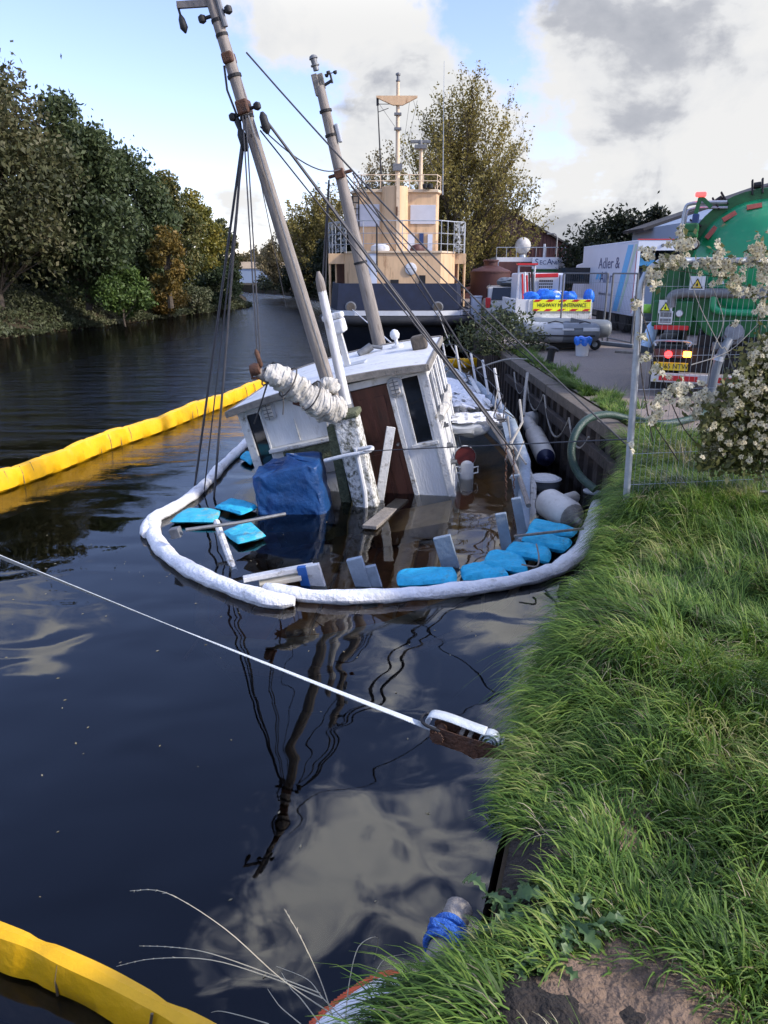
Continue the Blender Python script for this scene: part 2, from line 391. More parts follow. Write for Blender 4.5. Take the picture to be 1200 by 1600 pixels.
# ------------------------------------------------------------------ water, bed and land
def water():
    m, t = nt('canal_water')
    out = N(t, 'ShaderNodeOutputMaterial'); c = N(t, 'ShaderNodeTexCoord'); sx = N(t, 'ShaderNodeSeparateXYZ'); t.links.new(c.outputs['Object'], sx.inputs[0])
    def rip(scale, st, detail, rough=.5):
        mp = N(t, 'ShaderNodeMapping'); t.links.new(c.outputs['Object'], mp.inputs[0]); mp.inputs['Scale'].default_value = st
        mp.inputs['Rotation'].default_value = (0, 0, R(-12))
        n = N(t, 'ShaderNodeTexNoise'); n.inputs['Scale'].default_value = scale; n.inputs['Detail'].default_value = detail; n.inputs['Roughness'].default_value = rough
        n.inputs['Distortion'].default_value = .4
        t.links.new(mp.outputs[0], n.inputs['Vector']); return n.outputs['Fac']
    # open water to the left and beyond the boats is ruffled; the pool by the bank lies still
    gx = N(t, 'ShaderNodeMath', operation='MULTIPLY_ADD'); t.links.new(sx.outputs[0], gx.inputs[0]); gx.inputs[1].default_value = -0.75; t.links.new(sx.outputs[1], gx.inputs[2])
    mr = N(t, 'ShaderNodeMapRange'); mr.interpolation_type = 'SMOOTHSTEP'; t.links.new(gx.outputs[0], mr.inputs[0])
    mr.inputs[1].default_value = 10.5; mr.inputs[2].default_value = 32; mr.inputs[3].default_value = 0.0; mr.inputs[4].default_value = 1.0
    b1 = N(t, 'ShaderNodeBump'); b1.inputs['Distance'].default_value = .05; t.links.new(rip(1.1, (1, 1.3, 1), 1.2), b1.inputs['Height']); b1.inputs['Strength'].default_value = .36
    b2 = N(t, 'ShaderNodeBump'); b2.inputs['Distance'].default_value = .10; t.links.new(rip(1.25, (.42, 1.35, 1), 6, .62), b2.inputs['Height']); t.links.new(b1.outputs[0], b2.inputs['Normal'])
    ms = N(t, 'ShaderNodeMath', operation='MULTIPLY'); t.links.new(mr.outputs[0], ms.inputs[0]); ms.inputs[1].default_value = 1.7; t.links.new(ms.outputs[0], b2.inputs['Strength'])
    fr = N(t, 'ShaderNodeFresnel'); fr.inputs['IOR'].default_value = 1.5; t.links.new(b2.outputs[0], fr.inputs['Normal'])
    gl = N(t, 'ShaderNodeBsdfGlossy'); gl.inputs['Roughness'].default_value = .015; t.links.new(b2.outputs[0], gl.inputs['Normal'])
    tr = N(t, 'ShaderNodeBsdfTransparent'); tr.inputs[0].default_value = (.92, .95, .93, 1)
    mx = N(t, 'ShaderNodeMixShader'); t.links.new(fr.outputs[0], mx.inputs[0]); t.links.new(tr.outputs[0], mx.inputs[1]); t.links.new(gl.outputs[0], mx.inputs[2])
    t.links.new(mx.outputs[0], out.inputs['Surface'])
    va = N(t, 'ShaderNodeVolumeAbsorption'); va.inputs['Color'].default_value = (.60, .47, .27, 1); va.inputs['Density'].default_value = 1.5
    t.links.new(va.outputs[0], out.inputs['Volume'])
    b = MB(); X0, X1, Y0, Y1 = -140, 12, -40, 190
    b.hexa([(X0, Y0, -1.9), (X1, Y0, -1.9), (X1, Y1, -1.9), (X0, Y1, -1.9), (X0, Y0, 0), (X1, Y0, 0), (X1, Y1, 0), (X0, Y1, 0)])
    tag(b.build('water', m), kind='structure')
    g = MB(); g.add([(X0, Y0, -1.7), (X1, Y0, -1.7), (X1, Y1, -1.7), (X0, Y1, -1.7)], [(0, 1, 2, 3)])
    tag(g.build('canal_bed', M('canal_mud', (.006, .007, .007), .9, .4, .5)), kind='structure')
water()

EDGE = [(-9, -6, 1.5), (-3.2, -1.2, 1.5), (-1.2, .3, 1.5), (.04, 1.35, 1.40), (.30, 1.72, 1.34), (.50, 2.4, 1.24), (.86, 3.3, 1.17), (1.27, 4.3, 1.13), (1.72, 5.3, 1.16), (2.12, 6.3, 1.2), (2.6, 7.5, 1.2), (3.0, 8.5, 1.2),
        (3.1, 10, 1.2), (3.1, 14, 1.2), (3.1, 18, 1.2), (3.25, 22, 1.2), (3.5, 30, 1.2), (3.5, 45, 1.2), (0, 62, 1.2), (-7, 88, 1.2), (-15, 115, 1.2), (-24, 131, 1.2), (-48, 144, 1.2), (-120, 158, 1.2), (-600, 190, 1.2)]
EX = np.array([e[0] for e in EDGE]); EY = np.array([e[1] for e in EDGE]); EZ = np.array([e[2] for e in EDGE])
def edge_x(y): return np.interp(y, EY, EX)
def hump(x, y):
    f = np.clip((8.0 - y) / 1.5, 0, 1)
    return f * (.05 * np.sin(x * 2.1 + 1.3 * y) + .04 * np.sin(3.7 * y - 1.1 * x) + .025 * np.sin(6.3 * x + 5 * y) + .02 * np.sin(9 * x - 8.1 * y))
def ground_z(x, y):
    e = edge_x(y); d = np.clip((x - e) / .5, 0, 1)
    return np.interp(y, EY, EZ) + hump(x, y) * d - .10 * (1 - d) ** 2
def land():
    m, t = nt('earth_and_turf')
    out = N(t, 'ShaderNodeOutputMaterial'); p = N(t, 'ShaderNodeBsdfPrincipled'); t.links.new(p.outputs[0], out.inputs[0]); p.inputs['Roughness'].default_value = .95; p.inputs['Specular IOR Level'].default_value = .1
    c = N(t, 'ShaderNodeTexCoord'); n = N(t, 'ShaderNodeTexNoise'); n.inputs['Scale'].default_value = 3; n.inputs['Detail'].default_value = 9; n.inputs['Roughness'].default_value = .7
    t.links.new(c.outputs['Object'], n.inputs['Vector']); r = N(t, 'ShaderNodeValToRGB'); t.links.new(n.outputs['Fac'], r.inputs[0])
    el = r.color_ramp.elements; el[0].position = .36; el[0].color = (.020, .016, .011, 1); el[1].position = .68; el[1].color = (.028, .045, .014, 1)
    q = el.new(.52); q.color = (.05, .036, .024, 1)
    t.links.new(r.outputs[0], p.inputs['Base Color'])
    bp = N(t, 'ShaderNodeBump'); bp.inputs['Strength'].default_value = .8; n2 = N(t, 'ShaderNodeTexNoise'); n2.inputs['Scale'].default_value = 22; n2.inputs['Detail'].default_value = 6
    t.links.new(c.outputs['Object'], n2.inputs['Vector']); t.links.new(n2.outputs['Fac'], bp.inputs['Height']); t.links.new(bp.outputs[0], p.inputs['Normal'])
    b = MB()
    ys = sorted(set(list(EY) + list(np.arange(-1, 9, .22)))); offs = [0, .08, .2, .35, .5, .75, 1, 1.3, 1.6, 2, 2.5, 3, 3.6, 4.4, 5.5, 7, 12, 30, 80, 300, 900]
    vs = []
    for y in ys:
        e = float(edge_x(y)); vs.append((e - .02, y, -2.5))
        for o in offs: vs.append((e + o, y, float(ground_z(e + o, y))))
    k = len(offs) + 1
    b.add(vs, [(i * k + j, i * k + j + 1, (i + 1) * k + j + 1, (i + 1) * k + j) for i in range(len(ys) - 1) for j in range(k - 1)])
    LE = [(-60, -30), (-24, 0), (-22, 12), (-20.5, 25), (-19.2, 37.7), (-16, 55), (-13, 72.8), (-17, 95), (-30, 112), (-60, 126), (-140, 138), (-600, 150)]
    lo = [(0.02, -2.5), (0, .12), (.5, .5), (1.6, .95), (4, 1.25), (9, 1.4), (30, 1.5), (120, 1.6), (500, 1.6)]
    vs = [(x - o, y, z) for x, y in LE for o, z in lo]; k = len(lo)
    b.add(vs, [(i * k + j + 1, i * k + j, (i + 1) * k + j, (i + 1) * k + j + 1) for i in range(len(LE) - 1) for j in range(k - 1)])
    b.add([(-900, 190, 1.15), (900, 190, 1.15), (900, 1500, 1.15), (-900, 1500, 1.15)], [(0, 1, 2, 3)])
    tag(b.build('ground', m, smooth=True), kind='structure')
    yb = MB(); yb.add([(3.35, 9.2, 1.206), (5, 8.3, 1.206), (40, 8.0, 1.206), (40, 75, 1.206), (4.2, 75, 1.206), (3.75, 30, 1.206), (3.5, 22, 1.206), (3.35, 18, 1.206)], [tuple(range(8))])
    tag(yb.build('yard', m_gravel), kind='structure')
land()
LBX = lambda y: np.interp(y, [0, 12, 25, 37.7, 55, 72.8, 95], [-24, -22, -20.5, -19.2, -16, -13, -17])

def quay():
    t = thing('quay_wall', 'dark corrugated steel sheet pile wall with timber coping along the yard edge', 'quay wall', (3.1, 8.2, 0))
    b = MB(); y = 8.2; pts = []
    while y < 28:
        for dy, dx in ((0, 0), (.16, 0), (.22, .13), (.38, .13), (.44, 0)): pts.append((3.02 + dx + max(0, y - 18) * .03, y + dy))
        y += .5
    vs = [(x, yy, z) for x, yy in pts for z in (-2.2, 1.06)]
    b.add(vs, [(2 * i, 2 * i + 1, 2 * i + 3, 2 * i + 2) for i in range(len(pts) - 1)]); b.build('sheet_piling', m_pile, t)
    c = MB()
    for i in range(7):
        y0 = 8.3 + i * 2.7; x0 = 3.13 + max(0, y0 - 18) * .03; x1 = 3.13 + max(0, y0 + 2.66 - 18) * .03
        c.bar((x0, y0, 1.14), (x1, y0 + 2.66, 1.14 + rnd.uniform(-.012, .012)), .30, .17)
    c.build('coping', m_cope, t, bevel=.012)
    w = MB(); w.bar((2.97, 8.4, .78), (2.97, 18, .78), .10, .16); w.build('waling', m_pile, t, bevel=.01)
    for i, (a, z0, b2, z1, d) in enumerate(((15.2, 1.05, 13.6, 1.05, .42), (13.5, 1.05, 11.6, .98, .5), (11.6, 1.0, 10.4, .95, .3), (16.8, 1.05, 15.3, 1.05, .35))):
        r = MB(); r.tube(sag((2.93, a, z0), (2.93, b2, z1), d, 14), .016, 6); r.build('rope_loop', m_pale, t, smooth=True)
quay()

# ------------------------------------------------------------------ foliage
def rdirs(n):
    v = rng.normal(size=(n, 3)); return v / (np.linalg.norm(v, axis=1, keepdims=True) + 1e-9)
def leaves(P, size, narrow=.5, down=0.0):
    n = len(P); s = (size * rng.uniform(.6, 1.35, n))[:, None]
    a = rdirs(n); a[:, 2] -= down; a /= np.linalg.norm(a, axis=1, keepdims=True)
    b = np.cross(a, rdirs(n)); b /= (np.linalg.norm(b, axis=1, keepdims=True) + 1e-9)
    V = np.empty((n, 4, 3)); V[:, 0] = P + a * s; V[:, 1] = P + b * s * narrow + a * s * .1; V[:, 2] = P - a * s; V[:, 3] = P - b * s * narrow + a * s * .1
    return V.reshape(-1, 3), np.arange(n * 4).reshape(n, 4)
def tree(name, label, base, H, W, zlo, mat, n=9000, ls=.2, clumps=60, group=None, egg=.5, trunk=.16, D=None, cat='tree', seed=0, spiky=0.0, rag=.16):
    global rng
    rng = np.random.default_rng(100 + seed); r2 = random.Random(seed)
    bx, by, bz = base; t = thing(name, label, cat, base, group=group)
    D = D or W
    ctr = np.array([bx, by, bz + (zlo + H) / 2]); hz = (H - zlo) / 2
    u = rdirs(clumps) * (rng.uniform(.35, 1.0, clumps) ** .6)[:, None]
    wf = 1 - egg * np.clip(u[:, 2], -.4, 1) * .75
    C = np.c_[u[:, 0] * W / 2 * wf * .86, u[:, 1] * D / 2 * wf * .86, u[:, 2] * hz * .9] + ctr
    rad = rng.uniform(.10, .19, clumps) * W
    k = rng.integers(0, clumps, n)
    off = rng.normal(size=(n, 3)); off /= (np.linalg.norm(off, axis=1, keepdims=True)); off *= (rng.uniform(0, 1, n) ** .45)[:, None]
    P = C[k] + off * rad[k][:, None] * np.array([1, 1, .8]) + rng.normal(size=(n, 3)) * rag * .4
    if spiky:
        m = rng.uniform(size=n) < spiky; P[m, 2] += rng.exponential(.04 * H, m.sum()) * (P[m, 2] > ctr[2])
    P[:, 2] = np.maximum(P[:, 2], bz + .05)
    V, F = leaves(P, ls)
    tb = MB(); top = Vector((bx + r2.uniform(-.3, .3), by, bz + H * .82))
    pts = [Vector((bx, by, bz - .15)).lerp(top, f) + Vector((r2.uniform(-.1, .1), r2.uniform(-.1, .1), 0)) * (f > 0) for f in (0, .15, .35, .6, 1)]
    tb.tube(pts, [trunk * 1.25, trunk, trunk * .8, trunk * .5, trunk * .12], 8)
    for i in range(0, clumps, 3):
        c = Vector(C[i]); f = max(.08, min(.75, (c.z - bz) / H - .22)); a = Vector((bx, by, bz)).lerp(top, f)
        tb.tube([a, a.lerp(c, .5) + Vector((0, 0, .25)), c], [trunk * .42, trunk * .25, .02], 5)
    tb.build('trunk', m_bark, t, smooth=True); fast('crown', V, F, mat, t)
    return t
def wispy(name, label, base, H, W, mat, seed, n=9000, ls=.12, group=None, stems=22, low=.12, trunk=.22):
    """open crown of steep branches with small leaves through which the sky shows"""
    global rng
    rng = np.random.default_rng(500 + seed); r2 = random.Random(seed); bx, by, bz = base
    t = thing(name, label, 'tree', base, group=group); b = MB(); pts = []
    top = Vector((bx, by, bz + H * .9)); tr = [Vector((bx, by, bz - .2)).lerp(top, f) + Vector((r2.uniform(-.15, .15), 0, 0)) * (0 < f < 1) for f in (0, .1, .25, .45, .7, 1)]
    b.tube(tr, [trunk * 1.3, trunk, trunk * .8, trunk * .55, trunk * .3, .02], 8)
    def grow(p, d, L, r, depth):
        q = [p]; dd = d.copy()
        for i in range(4):
            dd = (dd + Vector((r2.uniform(-.14, .14), r2.uniform(-.14, .14), .09))).normalized(); q.append(q[-1] + dd * L / 4)
        b.tube(q, [r, r * .8, r * .6, r * .4, r * .15], 5 if depth < 2 else 3, cap=False)
        if depth >= 1:
            for i in range(int(L * (34 if depth == 1 else 64))):
                f = r2.uniform(.1, 1) * 4; j = min(3, int(f)); pts.append(q[j].lerp(q[j + 1], f - j) + Vector((r2.gauss(0, .13), r2.gauss(0, .13), r2.gauss(0, .13))))
        if depth < 2:
            for i in range(7 if depth == 0 else 5):
                f = r2.uniform(.22, .98) * 4; j = min(3, int(f)); a = q[j].lerp(q[j + 1], f - j)
                nd = (dd + Vector((r2.gauss(0, .42), r2.gauss(0, .42), r2.uniform(-.1, .35)))).normalized()
                grow(a, nd, L * r2.uniform(.32, .55), r * .42, depth + 1)
    for i in range(stems):
        h = .10 + .90 * (i + r2.random()) / stems; az = r2.uniform(0, 6.283); sh = float(np.interp(h, [.1, .3, .5, .7, .88, 1.0], [.72, .98, 1.0, .78, .45, .12]))
        rr = W / 2 * sh * r2.uniform(.45, 1.0) ** .6; e = Vector((bx + math.cos(az) * rr, by + math.sin(az) * rr * .85, bz + H * h))
        f = max(low * .6, min(.86, h * .55 - .02 + r2.uniform(-.05, .05))); a = Vector((bx, by, bz)).lerp(top, f); v = e - a
        grow(a, (v.normalized() + Vector((0, 0, -.18))).normalized(), v.length, trunk * .38 * (1.15 - f), 0)
    P = np.array([tuple(p) for p in pts])
    if len(P) > n: P = P[rng.choice(len(P), n, replace=False)]
    V, F = leaves(P, ls, .6)
    b.build('trunk', m_bark, t, smooth=True); fast('crown', V, F, mat, t)
    return t
f_dark = leafmat('dark_foliage', [(.024, .033, .015), (.054, .078, .030), (.105, .132, .054)])
f_brown = leafmat('bronze_foliage', [(0.029, 0.034, 0.015), (0.075, 0.083, 0.033), (0.131, 0.115, 0.056)])
f_olive = leafmat('olive_foliage', [(.036, .043, .016), (.090, .104, .032), (.217, .167, .051)])
f_yell = leafmat('yellowing_foliage', [(.069, .073, .015), (.163, .156, .027), (.338, .250, .037)])
f_rust = leafmat('rusty_foliage', [(.060, .054, .017), (.168, .120, .026), (.264, .156, .036)])
f_grn = leafmat('fresh_foliage', [(.036, .060, .014), (.072, .120, .026), (.132, .192, .042)])
f_pop = leafmat('poplar_leaf', [(.101, .089, .024), (.209, .176, .047), (.351, .277, .074)], .35)
f_far = leafmat('pale_autumn_leaf', [(.10, .085, .04), (.19, .155, .075), (.28, .23, .115)], .35)
f_bram = leafmat('bramble_leaf', [(.047, .057, .024), (.101, .115, .054), (.176, .169, .101)])
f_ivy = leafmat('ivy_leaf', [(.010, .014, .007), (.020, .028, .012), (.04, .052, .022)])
f_bud = leafmat('grey_green_leaf', [(.03, .042, .02), (.062, .08, .038), (.13, .14, .06)])
g1 = 'trees along the far bank of the canal'
def bank_tree(px_l, px_r, py_top, Y, mat, label, seed, **k):
    a = aty(px_l, 400, Y); b = aty(px_r, 400, Y); top = aty((px_l + px_r) / 2, py_top, Y)
    x = (a.x + b.x) / 2; W = b.x - a.x
    return tree('bank_tree', label, (x, Y, 1.2), top.z - 1.2, W * 1.04, k.pop('zlo', .3), mat, group=g1, seed=seed, D=W * .95, **k)
bank_tree(-330, -120, 150, 37, f_dark, 'dark bushy bank tree at the outer left end of the row across the canal', 1, n=9000, ls=.17)
bank_tree(-150, 130, 62, 41, f_brown, 'tallest bank tree across the canal, bronze brown with wispy tips at the left edge', 2, n=44000, ls=.15, clumps=190, spiky=.05, zlo=1.0, egg=.35)
bank_tree(45, 215, 128, 45, f_dark, 'tall dark green bank tree right of the bronze one across the canal', 3, n=32000, ls=.15, clumps=150, spiky=.02, egg=.4)
bank_tree(140, 282, 225, 51, f_dark, 'dark green bank tree with a sloping shoulder in front of the olive one', 4, n=20000, ls=.15, clumps=100, spiky=.02)
bank_tree(210, 320, 262, 60, f_olive, 'olive brown bank tree with a rounded crown in the middle of the row', 5, n=13000, ls=.15, clumps=80)
bank_tree(268, 352, 292, 67, f_yell, 'bright yellow green bank tree near the far end of the row', 6, n=11000, ls=.15, clumps=70)
bank_tree(318, 378, 328, 74, f_olive, 'smallest rounded bank tree at the far end of the row', 7, n=8000, ls=.15, clumps=60)
bank_tree(228, 292, 345, 48, f_rust, 'rusty yellow young tree low in front of the dark bank trees', 8, n=5000, ls=.12, clumps=40, zlo=.4)
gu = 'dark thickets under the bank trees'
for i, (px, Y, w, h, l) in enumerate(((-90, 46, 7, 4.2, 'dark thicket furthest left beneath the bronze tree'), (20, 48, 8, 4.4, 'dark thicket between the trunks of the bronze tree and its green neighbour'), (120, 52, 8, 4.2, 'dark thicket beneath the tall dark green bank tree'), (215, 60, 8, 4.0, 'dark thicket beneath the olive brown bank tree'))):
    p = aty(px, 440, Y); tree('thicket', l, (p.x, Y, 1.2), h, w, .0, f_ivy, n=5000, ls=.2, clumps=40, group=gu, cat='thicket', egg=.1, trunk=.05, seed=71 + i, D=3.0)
gb = 'bushes at the water edge of the far bank'
def bush(px, py, Y, W, H, mat, label, seed, n=4000, ls=.11, z0=.3, group=gb):
    p = aty(px, py, Y); return tree('bush', label, (p.x, Y, z0), H, W, .0, mat, n=n, ls=ls, clumps=34, group=group, cat='bush', egg=.2, trunk=.05, seed=seed)
bush(190, 455, 44.5, 3.4, 3.3, f_grn, 'fresh green willowy bush at the water edge under the dark trees', 21, n=6000)
bush(345, 455, 66, 4.6, 3.6, f_dark, 'dark rounded bush overhanging the water at the end of the far bank', 22, n=6000, ls=.13)
bush(262, 470, 55, 3.4, 1.9, f_rust, 'low brownish bush between the green willow bush and the dark rounded bush', 23, n=3500)
bush(305, 462, 60, 3.2, 2.0, f_bram, 'low grey green bush just left of the dark rounded bush', 24, n=3500)
def bramble():
    n = 60000; y = rng.uniform(14, 76, n); e = LBX(y); d = rng.uniform(-.5, 4.2, n)
    h = (.55 + 1.05 * np.clip(d / 2.5, 0, 1)) * (.75 + .25 * np.sin(y * .9) + .2 * np.sin(y * 2.3 + d * 2))
    z = np.clip(d, 0, 2) * .42 + h * rng.uniform(.0, 1, n) ** .5
    V, F = leaves(np.c_[e - d, y, np.maximum(z, .03)], .10); tag(fast('bramble_cover', V, F, f_bram), 'grey green bramble thicket covering the foot of the far bank', 'bramble', kind='stuff')
bramble()
# trees beyond the tug and along the near bank
p = aty(755, 480, 50); wispy('poplar_tree', 'tall thin-leaved poplar rising behind the cream tug with sky through its branches', (p.x - 1.9, 50, 1.2), 11.0, 9.8, f_pop, 31, n=42000, ls=.085, stems=90)
g2 = 'yellowing poplars behind the tug'
p = aty(600, 470, 62); wispy('poplar_tree', 'yellowing poplar straight behind the mast of the tug', (p.x, 62, 1.2), 9.2, 8.6, f_far, 32, n=18000, ls=.10, stems=40, group=g2)
p = aty(505, 470, 72); wispy('poplar_tree', 'yellowing poplar seen between the two leaning masts', (p.x, 72, 1.2), 8.0, 8.0, f_pop, 33, n=18000, ls=.12, stems=40, group=g2)
p = aty(455, 470, 92); wispy('poplar_tree', 'pale small poplar left of the other yellowing poplars', (p.x, 92, 1.2), 6.8, 8.0, f_far, 34, n=12000, ls=.14, stems=36, group=g2)
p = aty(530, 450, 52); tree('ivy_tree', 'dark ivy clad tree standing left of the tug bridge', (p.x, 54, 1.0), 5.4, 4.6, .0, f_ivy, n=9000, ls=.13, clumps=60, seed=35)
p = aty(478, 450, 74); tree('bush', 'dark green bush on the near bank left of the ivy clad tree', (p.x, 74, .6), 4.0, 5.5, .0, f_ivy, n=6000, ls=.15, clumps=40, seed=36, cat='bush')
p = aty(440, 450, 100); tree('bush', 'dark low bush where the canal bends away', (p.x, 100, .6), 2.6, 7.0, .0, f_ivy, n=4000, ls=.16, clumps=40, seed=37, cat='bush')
g3 = 'pale trees on the skyline beyond the bend'
for i, (px, h, w, l) in enumerate(((385, 6.0, 9, 'pale hazy tree on the skyline, leftmost beyond the bend'), (412, 7.2, 10, 'pale hazy tree above the low grey building beyond the bend'), (440, 8.2, 9, 'pale hazy tree on the skyline nearest the tall leaning mast'))):
    p = aty(px, 440, 165); tree('skyline_tree', l, (p.x, 165 + i * 4, 1.2), h, w, .3, f_far, n=3500, ls=.28, clumps=36, seed=41 + i, group=g3)
g4 = 'dark trees behind the box truck'
for i, (px, top, Y, w, l) in enumerate(((938, 362, 52, 5.2, 'dark evergreen behind the box truck, lowest and furthest left'), (960, 330, 45, 6.2, 'dark evergreen behind the box truck with a bushy middle'), (1015, 312, 44, 5.4, 'dark evergreen with bare twigs at its top beside the blue grey shed'))):
    p = aty(px, top, Y); tree('evergreen_tree', l, (p.x, Y, 1.2), p.z - 1.2, w, .2, f_ivy, n=10000, ls=.12, clumps=70, seed=51 + i, group=g4, spiky=.03)
p = atz(792, 552, 1.2); tree('buddleia_bush', 'straggling grey green bush growing on the quay edge by the tug', (p.x - .1, p.y + .6, 1.1), 1.15, 2.5, .0, f_bud, n=3000, ls=.055, clumps=40, seed=61, cat='bush', trunk=.03, spiky=.05, rag=.2, D=2.2)

# ------------------------------------------------------------------ far buildings
def far_buildings():
    t = thing('low_building', 'low grey building with pale roof on the far bank where the canal bends', 'building', (-27, 150, 1.2)); b = MB()
    b.box((-27, 150, 2.5), (22, 6, 2.6)); b.build('wall', m_bluebld, t); r = MB(); r.prism([(-11.5, 3.8), (11.5, 3.8), (9, 5.0), (-9, 5.0)], 6.4, Matrix.Translation((-27, 153.2, 0)) @ Matrix.Rotation(R(90), 4, 'X')); r.build('roof', m_cream2, t)
    t = thing('brown_shed', 'red brown clad shed with a sloping gable behind the white building', 'shed', (9, 60, 1.2))
    a = aty(780, 322, 60); c = aty(900, 393, 60); e = aty(780, 420, 60)
    poly = [(a.x - 5, 1.2), (c.x, 1.2), (c.x, c.z), (a.x, a.z), (a.x - 5, a.z - 2.6)]
    b = MB(); b.prism(poly, 16, Matrix.Translation((0, 76, 0)) @ Matrix.Rotation(R(90), 4, 'X')); b.build('wall', m_brick, t)
    s = MB()
    for i in range(26):
        x = a.x - 1.5 + i * (c.x - a.x + 1.2) / 26; zt = a.z + (c.z - a.z) * max(0, (x - a.x)) / (c.x - a.x) - .15; s.box((x, 59.97, (1.2 + zt) / 2), (.05, .05, zt - 1.2))
    s.build('cladding_rib', m_brick, t)
    r = MB(); n = Vector((a.z - c.z, 0, c.x - a.x)).normalized()
    r.slab([(a.x, 59.6, a.z + .14), (c.x + .3, 59.6, c.z + .05), (c.x + .3, 76, c.z + .05), (a.x, 76, a.z + .14)], n, .12); r.build('roof', m_roofd, t)
    q = aty(837, 362, 60); v = MB(); v.cyl((q.x, 60.6, q.z - 1.2), (q.x, 60.6, q.z + .3), .35); v.build('vent', m_dsteel, t)
    t = thing('white_building', 'flat roofed white and brown building carrying a large name sign', 'building', (9, 46, 1.2))
    a = aty(776, 402, 46); c = aty(884, 402, 46); b = MB(); b.box(((a.x + c.x) / 2, 49, (1.2 + a.z) / 2), (c.x - a.x, 6, a.z - 1.2)); b.build('wall', m_board, t)
    d0 = aty(780, 409, 45.9); d1 = aty(830, 440, 45.9); b = MB(); b.box(((d0.x + d1.x) / 2, 45.97, (d0.z + d1.z) / 2), (d1.x - d0.x, .08, d0.z - d1.z)); b.build('brown_panel', m_brick, t)
    d0 = aty(832, 402, 45.9); d1 = aty(872, 420, 45.9); cx, cz = (d0.x + d1.x) / 2, (d0.z + d1.z) / 2
    b = MB(); b.box((cx, 45.9, cz), (d1.x - d0.x, .1, d0.z - d1.z)); sg = b.build('sign_board', M('sign_white', (.66, .70, .76), .5, .03), t)
    u = d0.z - d1.z
    text('S', u * .72, m_dblue, t, facing((d0.x + .25, 45.83, cz + .06)), 'lettering'); text('EC', u * .52, m_dblue, t, facing((d0.x + .62, 45.83, cz + .02)))
    text('A', u * .72, m_dblue, t, facing((d0.x + 1.0, 45.83, cz + .06))); text('NIM', u * .52, m_dblue, t, facing((d0.x + 1.42, 45.83, cz + .02)))
    b = MB(); b.box((cx, 45.9, d1.z - .10), (d1.x - d0.x, .1, .12)); b.build('green_strip', m_dgreen, t)
    b = MB()
    for i in range(8): x = a.x + (c.x - a.x) * i / 7; b.cyl((x, 46.1, a.z), (x, 46.1, a.z + .55), .02, n=5)
    b.tube([(a.x, 46.1, a.z + .55), (c.x, 46.1, a.z + .55)], .02, 5); b.build('roof_rail', m_steel, t)
    q = aty(850, 400, 46.4); b = MB(); b.cyl((q.x, 46.4, a.z), (q.x, 46.4, a.z + .75), .07); b.build('flue', m_board, t)
    q = aty(817, 384, 47); t = thing('satellite_dome', 'large pale round dome standing on the white building', 'dome', (q.x, 47, a.z)); b = MB()
    b.lathe([(.02, -.48), (.17, -.45), (.33, -.35), (.44, -.18), (.475, 0), (.44, .18), (.33, .35), (.17, .45), (.02, .48)], 22, Matrix.Translation(q)); b.build('dome_shell', m_fend, t, smooth=True)
    b = MB(); b.lathe([(.22, a.z), (.18, q.z - .5)], 10, Matrix.Translation((q.x, 47, 0))); b.build('pedestal', m_steel, t)
    q = aty(868, 410, 50); tp = aty(868, 366, 50); t = thing('street_lamp', 'grey street lamp with a single arm above the white building', 'street lamp', (q.x, 50, 1.2)); b = MB()
    b.tube([(q.x, 50, 1.2), (q.x, 50, tp.z - .2), (q.x - .1, 50, tp.z), (q.x - .3, 50, tp.z + .04)], [.07, .05, .04, .035], 8); b.build('post', m_dsteel, t, smooth=True)
    b = MB(); b.box((q.x - .42, 50, tp.z + .03), (.5, .16, .09)); b.build('lamp_head', m_dsteel, t, bevel=.02)
    t = thing('blue_shed', 'blue grey metal shed with a dark pitched roof behind the green tanker', 'shed', (16, 40, 1.2))
    a = aty(1016, 356, 38); c = aty(1075, 336, 38); b = MB()
    x1 = a.x + 12; pk = a.z + (c.z - a.z) / (c.x - a.x) * 6
    b.prism([(a.x, 1.2), (x1, 1.2), (x1, a.z), (a.x + 6, pk), (a.x, a.z)], 20, Matrix.Translation((0, 40.6, 0)) @ Matrix.Rotation(R(90), 4, 'X')); b.build('wall', m_bluebld, t)
    n = Vector((-(pk - a.z), 0, 6)); b = MB(); b.slab([(a.x - .5, 37.5, a.z - .03), (a.x + 6, 37.5, pk + .15), (a.x + 6, 40.7, pk + .15), (a.x - .5, 40.7, a.z - .03)], n, .14)
    n2 = Vector((pk - a.z, 0, 6)); b.slab([(a.x + 6.02, 37.5, pk + .15), (x1 + .5, 37.5, a.z - .03), (x1 + .5, 40.7, a.z - .03), (a.x + 6.02, 40.7, pk + .15)], n2, .14); b.build('roof', m_roofd, t)
    q = aty(1056, 352, 37.9); b = MB(); b.cyl((q.x, 37.9, 1.2), (q.x, 37.9, q.z), .05, n=8); b.build('downpipe', m_truckw, t)
    x, y = aty(770, 450, 36).x, 37.0; t = thing('storage_tank', 'upright red brown storage tank with a manhole on top', 'tank', (x, y, 1.2)); b = MB()
    zt = aty(770, 424, 36).z; b.lathe([(.94, 1.2), (.94, zt), (.90, zt + .04), (.35, zt + .26)], 30, Matrix.Translation((x, y, 0))); b.build('shell', m_rtank, t, smooth=True)
    b = MB(); b.lathe([(.33, zt + .24), (.33, zt + .44), (.38, zt + .44), (.38, zt + .5), (.30, zt + .53)], 18, Matrix.Translation((x, y, 0))); b.build('manhole', m_rtank, t, smooth=True)
    b = MB(); b.lathe([(.965, zt - .06), (.965, zt + .0)], 30, Matrix.Translation((x, y, 0))); b.build('rim', m_rtank, t)
far_buildings()
